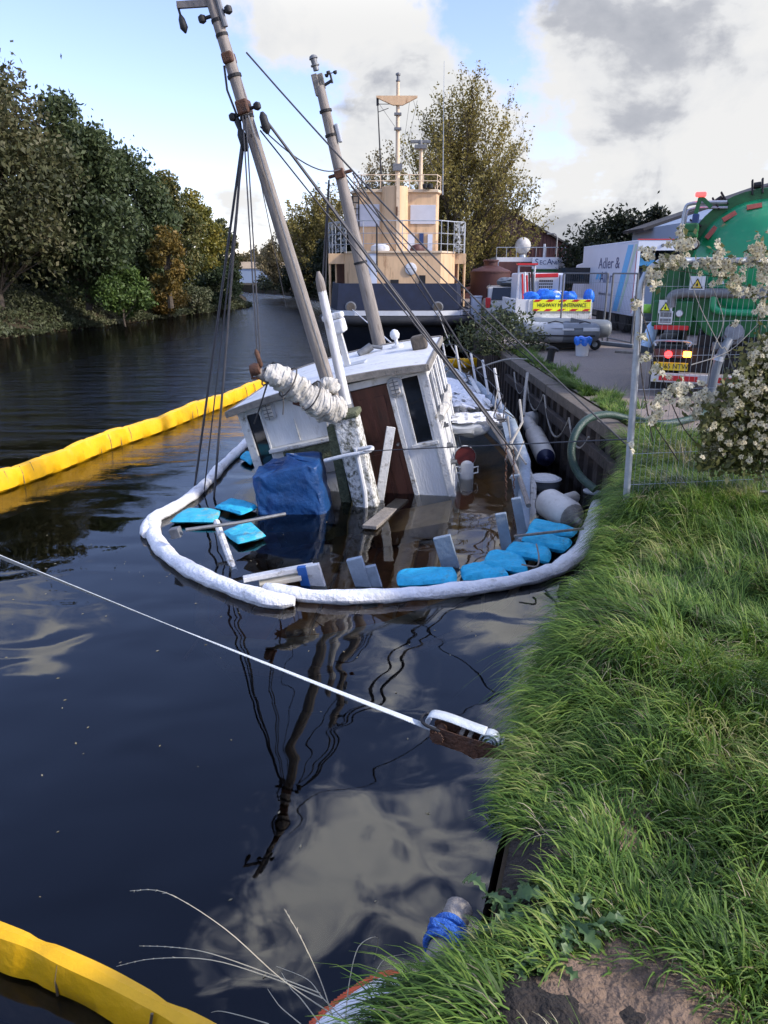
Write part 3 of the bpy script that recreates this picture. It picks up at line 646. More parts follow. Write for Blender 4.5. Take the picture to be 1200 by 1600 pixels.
# ------------------------------------------------------------------ the sunken boat
BOAT_C = atz(705, 775, 0)
BOAT_M = Matrix.Translation(BOAT_C) @ Matrix.Rotation(R(-8), 4, 'Z') @ Matrix.Rotation(R(3), 4, 'X') @ Matrix.Rotation(R(-14), 4, 'Y')
BI = BOAT_M.inverted()
def bl(px, py, ax, v):          # boat-local point on the plane axis=v
    o = BI @ CAM; d = BI.to_3x3() @ ray(px, py); t = (v - o[ax]) / d[ax]; return o + d * t
def wl(p): return BI @ Vector(p)
boat = thing('sunken_boat', 'white wooden motor sailer lying half sunk and heeled over beside the quay', 'boat', mtx=BOAT_M)
def bb(b, name, mat, parent=None, **k): return b.build(name, mat, parent or boat, world=False, **k)
def HB(y):
    return float(np.interp(y, [-3.5, -3.42, -3.1, -2.5, -1.6, 0, 2, 3.5, 5, 6.5, 7.8, 8.8, 9.4], [.0, .75, 1.45, 1.95, 2.3, 2.47, 2.32, 2.05, 1.7, 1.2, .7, .25, .02]))
CX = -1.28
def sheer(y): return float(np.interp(y, [-3.5, -2.4, -1.4, -.6, .4, 2, 4, 6, 9.4], [-.22, -.24, -.20, .12, .36, .46, .54, .68, .92]))
def hull():
    ys = [-3.5, -3.42, -3.1, -2.8, -2.5, -2, -1.6, -.8, 0, 1, 2, 2.8, 3.5, 4.2, 5, 5.8, 6.5, 7.2, 7.8, 8.3, 8.8, 9.15, 9.4]
    prof = [(1.0, 0), (.99, -.5), (.93, -1.0), (.72, -1.5), (.30, -1.9), (.0, -2.0)]
    b = MB(); vs = []
    for y in ys:
        for s, dz in prof: vs.append((CX + HB(y) * s, y, max(sheer(y) + dz, -1.55)))
        for s, dz in prof[::-1][1:]: vs.append((CX - HB(y) * s, y, max(sheer(y) + dz, -1.55)))
    k = 2 * len(prof) - 1
    b.add(vs, [(i * k + j, (i + 1) * k + j, (i + 1) * k + j + 1, i * k + j + 1) for i in range(len(ys) - 1) for j in range(k - 1)])
    h = bb(b, 'hull', m_navy, smooth=True)
    b = MB()                                            # inner face of the bulwark
    for s in (1, -1):
        vs = []
        for y in ys: vs += [(CX + s * max(0, HB(y) - .07), y + (.06 if y < -3 else 0), sheer(y) - .01), (CX + s * max(0, HB(y) - .10), y + (.06 if y < -3 else 0), -.35)]
        b.add(vs, [(2 * i, 2 * i + 1, 2 * i + 3, 2 * i + 2) for i in range(len(ys) - 1)])
    bb(b, 'bulwark', m_hullg)
    for s in (1, -1):
        b = MB(); b.tube([(CX + s * max(.01, HB(y) - .03), y, sheer(y) + .03) for y in ys], .085, 8, flat=.55); bb(b, 'gunwale', m_hullg, smooth=True)
    for s in (1, -1):
        b = MB(); b.tube([(CX + s * (HB(y) + .02), y, sheer(y) - .35) for y in ys], .05, 6); bb(b, 'rubbing_strake', m_whitew, smooth=True)
    b = MB(); vs = []
    for y in ys: vs += [(CX - max(0, HB(y) - .09), y, -.33), (CX + max(0, HB(y) - .09), y, -.33)]
    b.add(vs, [(2 * i, 2 * i + 1, 2 * i + 3, 2 * i + 2) for i in range(len(ys) - 1)])
    dk = bb(b, 'deck', m_deck)
    b = MB()                                            # raised seams and covering boards
    for i in range(8): b.box((CX - 1.9 + i * .52, -1.9, -.318), (.035, 2.6, .02))
    bb(b, 'deck_seam', m_wood, dk)
    b = MB(); b.box((-.55, -.48, -.15), (1.1, .9, .2)); b.box((-.6, -1.15, -.27), (.28, 3.2, .05)); b.box((-1.75, -1.6, -.27), (.3, 2.9, .05)); bb(b, 'step', m_step, dk, bevel=.01)
    b = MB(); b.box((-.05, -1.6, -.27), (.25, 3.0, .05)); bb(b, 'deck_board', m_step, dk, bevel=.01)
hull()
def wheelhouse():
    X0, X1, Z0, Z1, D = -2.84, .04, -.33, 1.97, 2.55
    b = MB(); th = .06
    dl, dr, dz = -1.10, -.53, 1.87                      # door opening
    wl_, wr, wb, wt_ = -.33, -.055, .90, 1.88           # right window
    def front(x0, x1, z0, z1): b.box(((x0 + x1) / 2, th / 2, (z0 + z1) / 2), (x1 - x0, th, z1 - z0))
    front(dr, wl_, Z0, Z1); front(wr, X1, Z0, Z1); front(wl_, wr, Z0, wb); front(wl_, wr, wt_, Z1)
    front(dl, dr, dz, Z1); front(-2.50, dl, 1.30, Z1); front(-2.50, dl, Z0, 1.06); front(X0, -2.74, Z0, Z1); front(-2.74, -2.50, Z0, .95); front(-2.74, -2.50, 1.87, Z1)
    # sides and back: the right side has three tall windows
    ws = [(.22, .72), (.95, 1.45), (1.70, 2.2)]; wz0, wz1 = 1.02, 1.80
    ed = [th] + [v for w in ws for v in w] + [D]
    for i in range(0, len(ed), 2): b.box((X1 - th / 2, (ed[i] + ed[i + 1]) / 2, (Z0 + Z1) / 2), (th, ed[i + 1] - ed[i], Z1 - Z0))
    for y0, y1 in ws:
        b.box((X1 - th / 2, (y0 + y1) / 2, (Z0 + wz0) / 2), (th, y1 - y0, wz0 - Z0)); b.box((X1 - th / 2, (y0 + y1) / 2, (wz1 + Z1) / 2), (th, y1 - y0, Z1 - wz1))
    b.box((X0 + th / 2, (th + D) / 2, (Z0 + Z1) / 2), (th, D - th, Z1 - Z0)); b.box(((X0 + X1) / 2, D + th / 2, (Z0 + Z1) / 2), (X1 - X0, th, Z1 - Z0))
    w = bb(b, 'wheelhouse', m_white)
    b = MB()                                            # planking joints, corner posts, sill boards
    b.box((X1 - .03, -.012, .86), (.10, .03, 2.2)); b.box((X0 + .05, -.012, .86), (.12, .03, 2.2)); b.box((dl - .03, -.012, .86), (.07, .03, 2.2)); b.box((dr + .03, -.014, .8), (.07, .03, 2.1))
    b.box((X1 + .012, 1.25, .98), (.03, 2.5, .05)); b.box((X1 + .012, 1.25, 1.84), (.03, 2.5, .05)); b.box((X1 + .014, .05, .86), (.03, .09, 2.2)); b.box((X1 + .012, .84, .8), (.03, .1, 2.1)); b.box((X1 + .012, 1.58, .8), (.03, .1, 2.1)); b.box((X1 + .012, 2.45, .8), (.03, .14, 2.1))
    b.box((-2.02, -.012, 1.5), (.016, .028, .34)); b.box((-1.55, -.012, 1.5), (.016, .028, .34))
    bb(b, 'framing', m_whitew, w, bevel=.005)
    b = MB(); b.box(((dl + dr) / 2, .06, .80), (dr - dl - .01, .04, 2.1)); d = bb(b, 'door', m_door, w)
    b = MB()
    for z0, z1 in ((1.05, 1.70), (.05, .85)):
        for x0, x1 in ((dl + .09, (dl + dr) / 2 - .03), ((dl + dr) / 2 + .03, dr - .09)): b.box(((x0 + x1) / 2, .034, (z0 + z1) / 2), (x1 - x0, .02, z1 - z0))
    bb(b, 'door', m_door, w, bevel=.008)
    b = MB(); b.cyl((dr - .06, .04, .95), (dr - .06, -.03, .95), .022); bb(b, 'door_handle', m_dsteel, w)
    def pane(x0, x1, z0, z1, nm='window'):
        b = MB(); b.box(((x0 + x1) / 2, .03, (z0 + z1) / 2), (x1 - x0, .012, z1 - z0)); bb(b, nm, m_glass, w)
        b = MB()
        for s in ((x0 - .012, x0 + .018), (x1 - .018, x1 + .012)): b.box(((s[0] + s[1]) / 2, -.008, (z0 + z1) / 2), (.03, .03, z1 - z0 + .05))
        b.box(((x0 + x1) / 2, -.010, z1 + .015), (x1 - x0 + .06, .032, .03)); b.box(((x0 + x1) / 2, -.022, z0 - .03), (x1 - x0 + .12, .07, .05)); bb(b, 'window_frame', m_whitew, w, bevel=.004)
    pane(wl_, wr, wb, wt_); pane(-2.74, -2.50, .95, 1.87)
    for y0, y1 in ws:
        b = MB(); b.box((X1 - .03, (y0 + y1) / 2, (wz0 + wz1) / 2), (.012, y1 - y0, wz1 - wz0)); bb(b, 'window', m_glass, w)
    b = MB(); b.box((-1.8, -.05, 1.27), (1.42, .16, .05)); b.box((-1.8, -.015, 1.0), (1.38, .03, .5)); bb(b, 'sill', m_whitew, w, bevel=.006)
    b = MB(); b.box((-1.72, -.04, 1.10), (1.2, .06, .22)); bb(b, 'mossy_board', m_moss, w)
    # roof: cambered slab with a weathered edge board
    b = MB(); nx, ny = 14, 6
    def camb(x): u = (x - (X0 + X1) / 2) / 1.5; return Z1 + .10 * (1 - u * u)
    top = lambda u, v: Vector((X0 - .10 + u * (X1 - X0 + .16), -.13 + v * (D + .36), camb(X0 - .10 + u * (X1 - X0 + .16)) + .035))
    bot = lambda u, v: top(1 - u, v) - Vector((0, 0, .06))
    b.grid(top, nx, ny); b.grid(bot, nx, ny); rf = bb(b, 'roof', m_white, w, smooth=True)
    b = MB()
    for y in (-.15, D + .25):
        pts = [top(i / nx, 0) for i in range(nx + 1)]
        for i in range(nx):
            a, c = pts[i], pts[i + 1]; b.bar((a.x, y, a.z - .03), (c.x + .003, y, c.z - .03), .06, .10)
    for x in (X0 - .12, X1 + .07): b.bar((x, -.15, camb(x) + .0), (x, D + .25, camb(x) + .0), .05, .09)
    bb(b, 'edge_board', m_trim, rf, bevel=.006)
    b = MB(); q = bl(656, 545, 2, 2.05); b.box((q.x - .0, q.y + .12, 2.14), (.24, .24, .22)); bb(b, 'roof_box', m_cope, rf, bevel=.03)
    b = MB(); q = bl(622, 545, 2, 2.05); b.lathe([(.10, 0), (.10, .05), (.03, .06), (.03, .15)], 12, Matrix.Translation((q.x, q.y, 2.07))); b.lathe([(.02, .13), (.065, .16), (.085, .22), (.065, .28), (.02, .31)], 12, Matrix.Translation((q.x, q.y, 2.07))); bb(b, 'ball_vent', m_white, rf, smooth=True)
    b = MB(); q = bl(550, 575, 2, 2.05); b.box((q.x, q.y, 2.10), (.5, .28, .04)); bb(b, 'roof_hatch', m_lgrey, rf, bevel=.01)
    q = bl(571, 556, 2, 2.08); b = MB(); b.tube([(q.x - .1, q.y, 2.12), (q.x + .12, q.y + .1, 2.2)], .07, 10); b.tube([(q.x + .12, q.y + .1, 2.2), (q.x + .3, q.y + .1, 2.13)], .03, 8); bb(b, 'searchlight', m_dsteel, rf, smooth=True)
    for px, py in ((419, 640), (617, 603)):
        q = bl(px, py, 1, -.03); m = Matrix.Translation((q.x, -.005, q.z - .02)) @ Matrix.Rotation(R(90), 4, 'X')
        def oval(r, h): return [(math.cos(a) * r, math.sin(a) * r * .6 + (h if math.sin(a) > 0 else -h)) for a in [i * math.pi / 10 for i in range(20)]]
        b = MB(); b.prism(oval(.10, .085), .05, m); l = bb(b, 'bulkhead_lamp', m_lgrey, w, bevel=.01)
        b = MB(); b.prism(oval(.068, .075), .035, m @ Matrix.Translation((0, 0, .045))); bb(b, 'lamp_glass', m_fend, w, bevel=.015)
        b = MB()
        for k in range(4): b.box((q.x, -.092, q.z - .10 + k * .055), (.13, .012, .012))
        b.box((q.x, -.096, q.z - .02), (.012, .012, .26)); bb(b, 'lamp_guard', m_dsteel, w)
    for z in (.35, .62, .95):
        b = MB(); b.cyl((X1, .55, z), (X1 + .10, .55, z), .03); b.cyl((X1, .62, z + .02), (X1 + .06, .62, z + .02), .02); bb(b, 'side_fitting', m_dsteel, w, smooth=True)
    b = MB(); pts = [(X1 + .06, .12 + i * .3, 1.18 + .05 * math.sin(i * 2)) for i in range(8)]; b.tube(pts, [.05, .085, .06, .09, .07, .085, .06, .04], 8); bb(b, 'rolled_awning', m_sail, w, smooth=True)
wheelhouse()
MY = -.52
def spars():
    a = bl(515, 606, 1, MY); t = bl(330, 0, 1, MY); d = (t - a).normalized(); a0 = a - d * 2.2; t1 = t + d * .45
    ax = lambda f: a0.lerp(t1, f)
    b = MB(); b.tube([ax(i / 10) for i in range(11)], [.098, .098, .097, .095, .092, .089, .085, .080, .074, .068, .06], 14); m = bb(b, 'mast', m_spar, smooth=True)
    def on(py, dx=0, dy=0):                              # a point on the first mast at pixel row py
        f = (606 - py) / 606; return a.lerp(t, f) + Vector((dx, dy, 0))
    for py in (28, 48, 105, 150, 164): q = on(py); b = MB(); b.cyl(q - d * .018, q + d * .018, .088 if py > 60 else .075); bb(b, 'mast_band', m_dark, m)
    for py, s in ((150, (.15, .22, .16)), (80, (.13, .2, .12))): b = MB(); b.box(on(py), s); bb(b, 'mast_cleat', m_rust, m, bevel=.02)
    for py, s in ((20, -1), (20, 1), (154, 1), (158, -1)):
        b = MB(); q = on(py); e = q + Vector((s * .17, -.02, 0)); b.cyl(q, e, .02); b.lathe([(.01, -.05), (.045, -.03), (.05, .0), (.045, .03), (.01, .05)], 10, Matrix.Translation(e)); bb(b, 'shackle_block', m_black, m, smooth=True)
    b = MB(); q = on(4); e = q + Vector((-.42, 0, .1)); b.bar(q, e, .06, .07); bb(b, 'spreader', m_spar, m)
    b = MB(); b.tube([e, e - Vector((0, 0, .12))], .015, 6); b.lathe([(.01, -.30), (.05, -.24), (.04, -.15), (.015, -.10)], 10, Matrix.Translation(e)); bb(b, 'hanging_block', m_black, m, smooth=True)
    b = MB(); b.tube([on(0) + Vector((.085, -.03, .3)), on(40) + Vector((.08, -.03, 0))], .035, 8); b.tube([on(165) + Vector((0.05, -.10, 0)), on(380) + Vector((.055, -.11, 0)), on(590) + Vector((.06, -.115, 0))], .012, 5); bb(b, 'mast_conduit', m_dsteel, m, smooth=True)
    # second mast stands forward of the wheelhouse
    y2 = 3.5; a2 = bl(595, 548, 1, y2); t2 = bl(500, 135, 1, y2); d2 = (t2 - a2).normalized()
    b = MB(); p0 = a2 - d2 * 2.3; b.tube([p0.lerp(t2, i / 8) for i in range(9)], [.13, .13, .128, .124, .118, .11, .10, .09, .078], 14); m2 = bb(b, 'mast', m_spar, smooth=True)
    on2 = lambda py, dx=0, dy=0: a2.lerp(t2, (548 - py) / 413) + Vector((dx, dy, 0))
    b = MB(); b.bar(on2(147) + Vector((-.05, 0, 0)), on2(117) + Vector((-.05, 0, 0)), .12, .10); b.bar(on2(140) + Vector((.05, 0, 0)), on2(118) + Vector((.05, 0, 0)), .05, .08); bb(b, 'mast_head', m_trim, m2, bevel=.01)
    b = MB(); q = on2(113); b.lathe([(.05, 0), (.05, .06), (.075, .07), (.075, .09), (.05, .10), (.055, .17), (.075, .18), (.06, .22), (.02, .24)], 12, Matrix.Translation(q)); bb(b, 'masthead_lamp', m_dsteel, m2, smooth=True)
    b = MB(); q = on2(137); e = q + Vector((.22, 0, .05)); b.cyl(q, e, .025); b.cyl(e - Vector((0, 0, .04)), e + Vector((0, 0, .12)), .018)
    for k in range(3):
        an = k * 2.1 + .4; c = e + Vector((math.cos(an) * .09, math.sin(an) * .09, .11)); b.cyl(e + Vector((0, 0, .11)), c, .008, n=5); b.lathe([(.005, -.035), (.03, -.02), (.035, .02)], 8, Matrix.Translation(c))
    bb(b, 'anemometer', m_black, m2, smooth=True)
    b = MB(); b.box(on2(205, .13), (.07, .1, .3)); bb(b, 'steaming_light', m_lgrey, m2, bevel=.02)
    b = MB(); b.box(on2(262), (.17, .26, .16)); b.cyl(on2(262, -.22), on2(262, .22), .03); bb(b, 'mast_cleat', m_rust, m2, bevel=.02)
    for py in (170, 205, 262, 400): q = on2(py); b = MB(); b.cyl(q - d2 * .02, q + d2 * .02, .125 if py > 300 else .108); bb(b, 'mast_band', m_dark, m2)
    # thin white pole with a bare wooden top
    y3 = -.30; a3 = bl(546, 652, 1, y3); t3 = bl(503, 455, 1, y3); u3 = bl(497, 424, 1, y3)
    b = MB(); b.tube([a3, a3.lerp(t3, .5), t3], [.074, .068, .06], 12); pl = bb(b, 'white_pole', m_white, smooth=True)
    b = MB(); e = t3.lerp(u3, .62); b.tube([t3 - (u3 - t3) * .1, t3.lerp(u3, .3), e, u3], [.06, .062, .055, .02], 10); bb(b, 'pole_tip', m_spar, pl, smooth=True)
    b = MB(); q = a3.lerp(t3, .0); b.lathe([(.09, 0), (.09, .06), (.075, .08)], 12, Matrix.Translation(q + Vector((0, 0, .12)))); bb(b, 'pole_collar', m_dsteel, pl)
    # radar scanner on its bracket on the roof
    q = bl(541, 560, 1, .5); h = bl(527, 512, 1, .5)
    b = MB(); b.bar(q - Vector((0, 0, .1)), h, .10, .08); rd = bb(b, 'radar_post', m_whitew)
    b = MB(); b.box(h + Vector((.02, 0, .02)), (.20, .30, .20)); b.box(h + Vector((-.02, 0, .17)), (.32, .18, .09)); bb(b, 'radar', m_white, rd, bevel=.03)
    # tabernacle
    a = bl(541, 650, 1, MY - .05); c = bl(579, 812, 1, MY - .05); ex = (a - c) * .03
    b = MB(); b.bar(c - (a - c) * .45, a, .34, .30, upv=(0, 1, 0)); tb = bb(b, 'tabernacle', m_crust, bevel=.03)
    b = MB(); b.bar(a - (a - c) * .01, a + ex * 1.6, .40, .36, upv=(0, 1, 0)); bb(b, 'moss_cap', m_moss, tb, bevel=.03)
    b = MB(); q0 = bl(520, 664, 1, MY + .1); q1 = bl(546, 800, 1, MY + .1); b.bar(q1, q0, .14, .2, upv=(0, 1, 0)); bb(b, 'post_cheek', m_moss, tb)
    b = MB(); b.tube([bl(556, 700, 1, MY - .22), bl(570, 770, 1, MY - .22), bl(572, 806, 1, MY - .2)], .035, 8); bb(b, 'white_pipe', m_white, tb, smooth=True)
    b = MB(); pts = [bl(507, 720, 1, MY - .30), bl(540, 712, 1, MY - .33), bl(572, 706, 1, MY - .36), bl(581, 702, 1, MY - .33), bl(579, 699, 1, MY - .25), bl(560, 702, 1, MY - .22)]
    b.tube(smooth_path(pts, 4), .028, 8); bb(b, 'tiller', m_white, smooth=True)
    # boom with furled sail
    tip = bl(396, 578, 1, MY - .75); mid = bl(455, 610, 1, MY - .5); heel = bl(528, 632, 1, MY - .12)
    b = MB(); b.tube([tip, tip.lerp(mid, .25), mid, heel], [.055, .075, .08, .08], 12); bo = bb(b, 'boom', m_spar, smooth=True)
    b = MB(); b.lathe([(.075, -.06), (.085, 0), (.07, .06)], 10, Matrix.Translation(tip + Vector((.03, 0, 0))) @ Matrix.Rotation(R(90), 4, 'Y')); b.tube([tip + Vector((-.03, 0, -.02)), tip + Vector((-.05, 0, -.1)), tip + Vector((.05, 0, -.12))], .02, 6); bb(b, 'boom_end', m_rust, bo, smooth=True)
    def sail(cs, rs, nm, seed):
        r3 = random.Random(seed); n = 22; path = smooth_path(cs, 8); k = len(path); b = MB(); ph = [r3.uniform(0, 6.28) for _ in range(6)]
        def f(u, v):
            i = min(k - 1, int(u * (k - 1) + .5)); p = path[i]; t = (path[min(i + 1, k - 1)] - path[max(i - 1, 0)]).normalized(); s = t.cross(Vector((0, 1, 0))).normalized(); w = t.cross(s)
            rr = .86 * float(np.interp(u, np.linspace(0, 1, len(rs)), rs)); a = v * 2 * math.pi
            rr *= 1 + .10 * math.sin(a * 3 + u * 9 + ph[0]) + .07 * math.sin(a * 5 - u * 22 + ph[1]) + .06 * math.sin(u * 46 + a * 2 + ph[2]) + .04 * math.sin(u * 70 - 3 * a + ph[3])
            return p + s * math.cos(a) * rr + w * math.sin(a) * rr * .9
        b.grid(f, k * 2, n); return bb(b, nm, m_sail, bo, smooth=True)
    sail([bl(413, 580, 1, MY - .72), bl(440, 592, 1, MY - .62), bl(470, 610, 1, MY - .5), bl(488, 616, 1, MY - .42)], [.07, .17, .19, .21, .15, .10], 'furled_sail', 1)
    sail([bl(470, 614, 1, MY - .5), bl(492, 628, 1, MY - .4), bl(515, 638, 1, MY - .25), bl(538, 640, 1, MY - .1)], [.08, .20, .235, .225, .20, .12], 'furled_sail', 2)
    sail([bl(500, 606, 1, MY - .1), bl(514, 602, 1, MY - .1), bl(528, 612, 1, MY - .1)], [.08, .14, .13, .06], 'furled_sail', 3)
    b = MB(); p = bl(475, 628, 1, MY - .42); b.box(p, (.28, .16, .10), Euler((.2, .5, 0))); b.box(p + Vector((.16, 0, -.08)), (.22, .14, .10), Euler((.1, .7, 0))); bb(b, 'boom_jaw', m_door, bo, bevel=.02)
    b = MB()
    for px, py, r in ((420, 584, .17), (450, 597, .21), (487, 618, .21)):
        q = bl(px, py, 1, MY - .6); dd = (mid - tip).normalized(); s = dd.cross(Vector((0, 1, 0))).normalized(); w = dd.cross(s)
        b.tube([q + s * math.cos(i * .52) * r + w * math.sin(i * .52) * r for i in range(13)], .011, 5)
    b.tube([bl(441, 612, 1, MY - .74), bl(443, 628, 1, MY - .74), bl(442, 648, 1, MY - .74)], .008, 5); b.tube([bl(420, 592, 1, MY - .75), bl(405, 640, 1, -.2), bl(397, 662, 1, -.1)], .012, 5); bb(b, 'sail_tie', m_rope, bo)
    # rigging of the boat itself
    def rope(name, pts, r=.016, mat=m_wire):
        b = MB(); b.tube(pts, r, 6); return bb(b, name, mat, smooth=True)
    hd = on(158, -.16); wat = lambda px, py: wl(atz(px, py, -.05))
    for e in ((303, 770), (334, 783)):
        rope('shroud', [hd - Vector((0, 0, .15)), wat(*e)], .017)
    rope('shroud', [hd - Vector((0.02, 0, .25)), wat(318, 776)], .010)
    b = MB(); b.lathe([(.02, -.30), (.05, -.26), (.055, -.1), (.03, -.04), (.045, .05), (.02, .09)], 10, Matrix.Translation(hd)); bb(b, 'shackle', m_black, m, smooth=True)
    q = on(150, -.03, -.09)
    for dx in (-.02, .02): rope('topping_lift', [q + Vector((dx, 0, 0)), bl(404, 552, 1, MY - .72) + Vector((dx, 0, 0))], .009)
    b = MB(); q2 = bl(404, 560, 1, MY - .72); b.lathe([(.01, -.12), (.035, -.08), (.03, .0), (.035, .08), (.01, .12)], 8, Matrix.Translation(q2)); bb(b, 'lift_block', m_rust, bo, smooth=True)
    hr = on(156, .17)
    r_end = [wl(aty(801, 705, 10.6)), wl(aty(775, 664, 11.6)), wl(aty(786, 680, 11.2))]
    for e in r_end[:2]: rope('shroud', [hr, e], .017)
    rope('shroud', [on(172, .08), r_end[2]], .010)
    b = MB(); b.lathe([(.02, -.2), (.055, -.15), (.05, .0), (.02, .05)], 10, Matrix.Translation(hr)); bb(b, 'shackle', m_black, m, smooth=True)
    h2l, h2r = on2(266, -.22), on2(266, .22)
    for e in ((503, 452), (508, 452)): rope('shroud', [h2l, wl(aty(*e, 14.6))], .016)
    for e in ((742, 575), (752, 590), (765, 612)): rope('shroud', [h2r, wl(aty(*e, 16.2))], .015)
    rope('triatic_stay', sag(on(168, .1), on2(255, .05), .22), .010)
    rope('forestay', [on2(262, .05), wl(aty(728, 560, 20))], .012)
    rope('mast_wire', [on(80, -.1), on(110, -.16), on(150, -.14)], .014)
    rope('halyard', [on(175, -.02, -.1), wl(aty(447, 480, 13))], .006)
spars()
def rails():
    # stanchions, rails and tangled lines along the emerged side
    gx = lambda y: CX + HB(y) - .05
    for y, h in ((2.6, .80), (3.8, .75), (4.9, .7), (6.0, .7), (7.0, .62), (8.0, .55)):
        b = MB(); b.tube([(gx(y), y, sheer(y) - .1), (gx(y) + .03, y, sheer(y) + h)], .024, 7); bb(b, 'stanchion', m_white, smooth=True)
    for h in (.40, .72):
        b = MB(); b.tube([(gx(y) + .02, y, sheer(y) + h * (1 if y < 7 else .8)) for y in (2.2, 3.8, 5, 6, 7, 8.2)], .008, 5); bb(b, 'guard_wire', m_wire)
    b = MB(); P = lambda px, py, Y: wl(aty(px, py, Y))
    b.tube(smooth_path([P(762, 655, 11.9), P(785, 690, 10.9), P(798, 715, 10.4), P(812, 748, 9.8), P(826, 790, 9.1)], 4), [.035] * 17, 8); bb(b, 'fallen_rail', m_spar, smooth=True)
    b = MB(); b.tube([P(812, 625, 12.7), P(816, 660, 11.7), P(800, 690, 11), P(790, 720, 10.4)], .02, 6); b.tube([P(797, 690, 11), P(822, 725, 10.2)], .016, 6); b.tube([P(818, 690, 10.9), P(806, 720, 10.3)], .012, 6); bb(b, 'tangled_rope', m_pale, smooth=True)
    r3 = random.Random(31)
    for i in range(16):
        y = r3.uniform(.8, 7.2); y2 = y + r3.uniform(-1.4, 1.4); a = Vector((gx(y) + r3.uniform(-.12, .06), y, sheer(y) + r3.uniform(.02, .6))); c = Vector((gx(min(8, max(.3, y2))) + r3.uniform(-.25, .08), y2, sheer(y2) + r3.uniform(-.1, .35)))
        b = MB(); b.tube(smooth_path([a, a.lerp(c, .35) + Vector((r3.gauss(0, .08), r3.gauss(0, .1), -.14)), a.lerp(c, .7) + Vector((r3.gauss(0, .08), 0, -.12)), c], 6), r3.choice((.008, .011, .014)), 5); bb(b, 'tangled_rope', r3.choice((m_pale, m_rope, m_wire)), smooth=True)
    for i in range(5):
        y = .6 + i * 1.15; b = MB(); b.bar((gx(y) - .12, y, sheer(y) + .08), (gx(y + .9) - .10, y + r3.uniform(.7, 1.1), sheer(y + .9) + r3.uniform(.05, .22)), .07, .03); bb(b, 'loose_lath', r3.choice((m_wood, m_whitew, m_hullg)))
    for x, y0, y1, Y0, Y1 in ((790, 695, 785, 10.4, 9.3), (802, 705, 830, 10.1, 8.9)):
        b = MB(); n = 20
        for i in range(n):
            p = P(x + .4 * math.sin(i), y0 + (y1 - y0) * i / n, Y0 + (Y1 - Y0) * i / n); b.tube([p + Vector((0.0, 0, .028)), p + Vector((.016 * (i % 2), .016 * ((i + 1) % 2), 0)), p - Vector((0, 0, .028))], .008, 4)
        bb(b, 'chain', m_rust)
    # broken bulwark posts standing out of the water round the stern
    def post(top, bot, w, mat=m_hullg, d=.06, zb=0.0, nm='bulwark_post'):
        q = atz(*bot, zb); b2 = aty(*top, q.y - .02); b = MB(); b.bar(wl(q - (b2 - q) * .8), wl(b2), w, d, upv=(0, 1, 0)); bb(b, nm, mat, bevel=.008)
    post((782, 802), (793, 862), .13); post((806, 778), (817, 836), .12); post((553, 872), (568, 915), .17); post((578, 884), (588, 915), .12); post((487, 882), (497, 914), .16, m_whitew)
    post((471, 885), (478, 914), .10, M('blue_paint', (.02, .10, .33), .5, .2, dirt=(.2, .25, .3), damt=.3)); post((690, 838), (704, 885), .20); post((805, 742), (815, 800), .12)
    q = [atz(380, 905, .12), atz(490, 884, .20)]; b = MB(); b.bar(wl(q[0]), wl(q[1]), .10, .05); bb(b, 'capping_rail', m_whitew, bevel=.006)
    b = MB(); b.bar(wl(atz(405, 912, .05)), wl(atz(470, 900, .10)), .16, .05); bb(b, 'capping_rail', M('cream_plank', (.55, .50, .38), .7, .15), bevel=.006)
    b = MB(); b.tube([wl(atz(290, 828, .35)), wl(atz(372, 817, .36)), wl(atz(446, 803, .38))], .022, 7); bb(b, 'long_rod', m_dsteel, smooth=True)
    b = MB(); b.tube([wl(atz(338, 815, .28)), wl(atz(366, 893, -.05))], .04, 8); bb(b, 'short_post', m_whitew, smooth=True)
    b = MB(); q = wl(atz(275, 832, .3)); b.box(q, (.12, .1, .12)); bb(b, 'rod_bracket', m_dsteel, bevel=.01)
    # cowl vent: white pipe with a dark red mouth turned to the camera
    base = atz(728, 765, -.2); m0 = aty(727, 713, base.y + .0)
    pw = [wl(base), wl(Vector((base.x, base.y + .02, .22))), wl(m0 + Vector((0, .20, -.06))), wl(m0 + Vector((0, .08, 0)))]
    b = MB(); b.tube(pw, [.12, .115, .13, .165], 18, cap=False); b.tube([wl(m0 + Vector((0, .08, 0))), wl(m0 + Vector((0, -.02, .0)))], [.165, .175], 18, cap=False); cv = bb(b, 'cowl_vent', m_white, smooth=True)
    b = MB(); b.tube([wl(m0 + Vector((0, -.015, 0))), wl(m0 + Vector((0, .07, -.01))), wl(m0 + Vector((0, .16, -.03)))], [.165, .155, .11], 18); bb(b, 'cowl_throat', M('dark_red_paint', (.075, .008, .007), .5, .3), cv, smooth=True)
    b = MB(); h = Vector((base.x + .10, base.y - .03, .18)); b.tube([wl(h), wl(h + Vector((.08, 0, .02))), wl(h + Vector((.08, 0, -.08))), wl(h + Vector((.0, 0, -.1)))], .015, 6); h.x -= .2; b.tube([wl(h), wl(h + Vector((-.08, 0, .02))), wl(h + Vector((-.08, 0, -.08))), wl(h + Vector((.0, 0, -.1)))], .015, 6); bb(b, 'cowl_handle', m_white, cv, smooth=True)
rails()

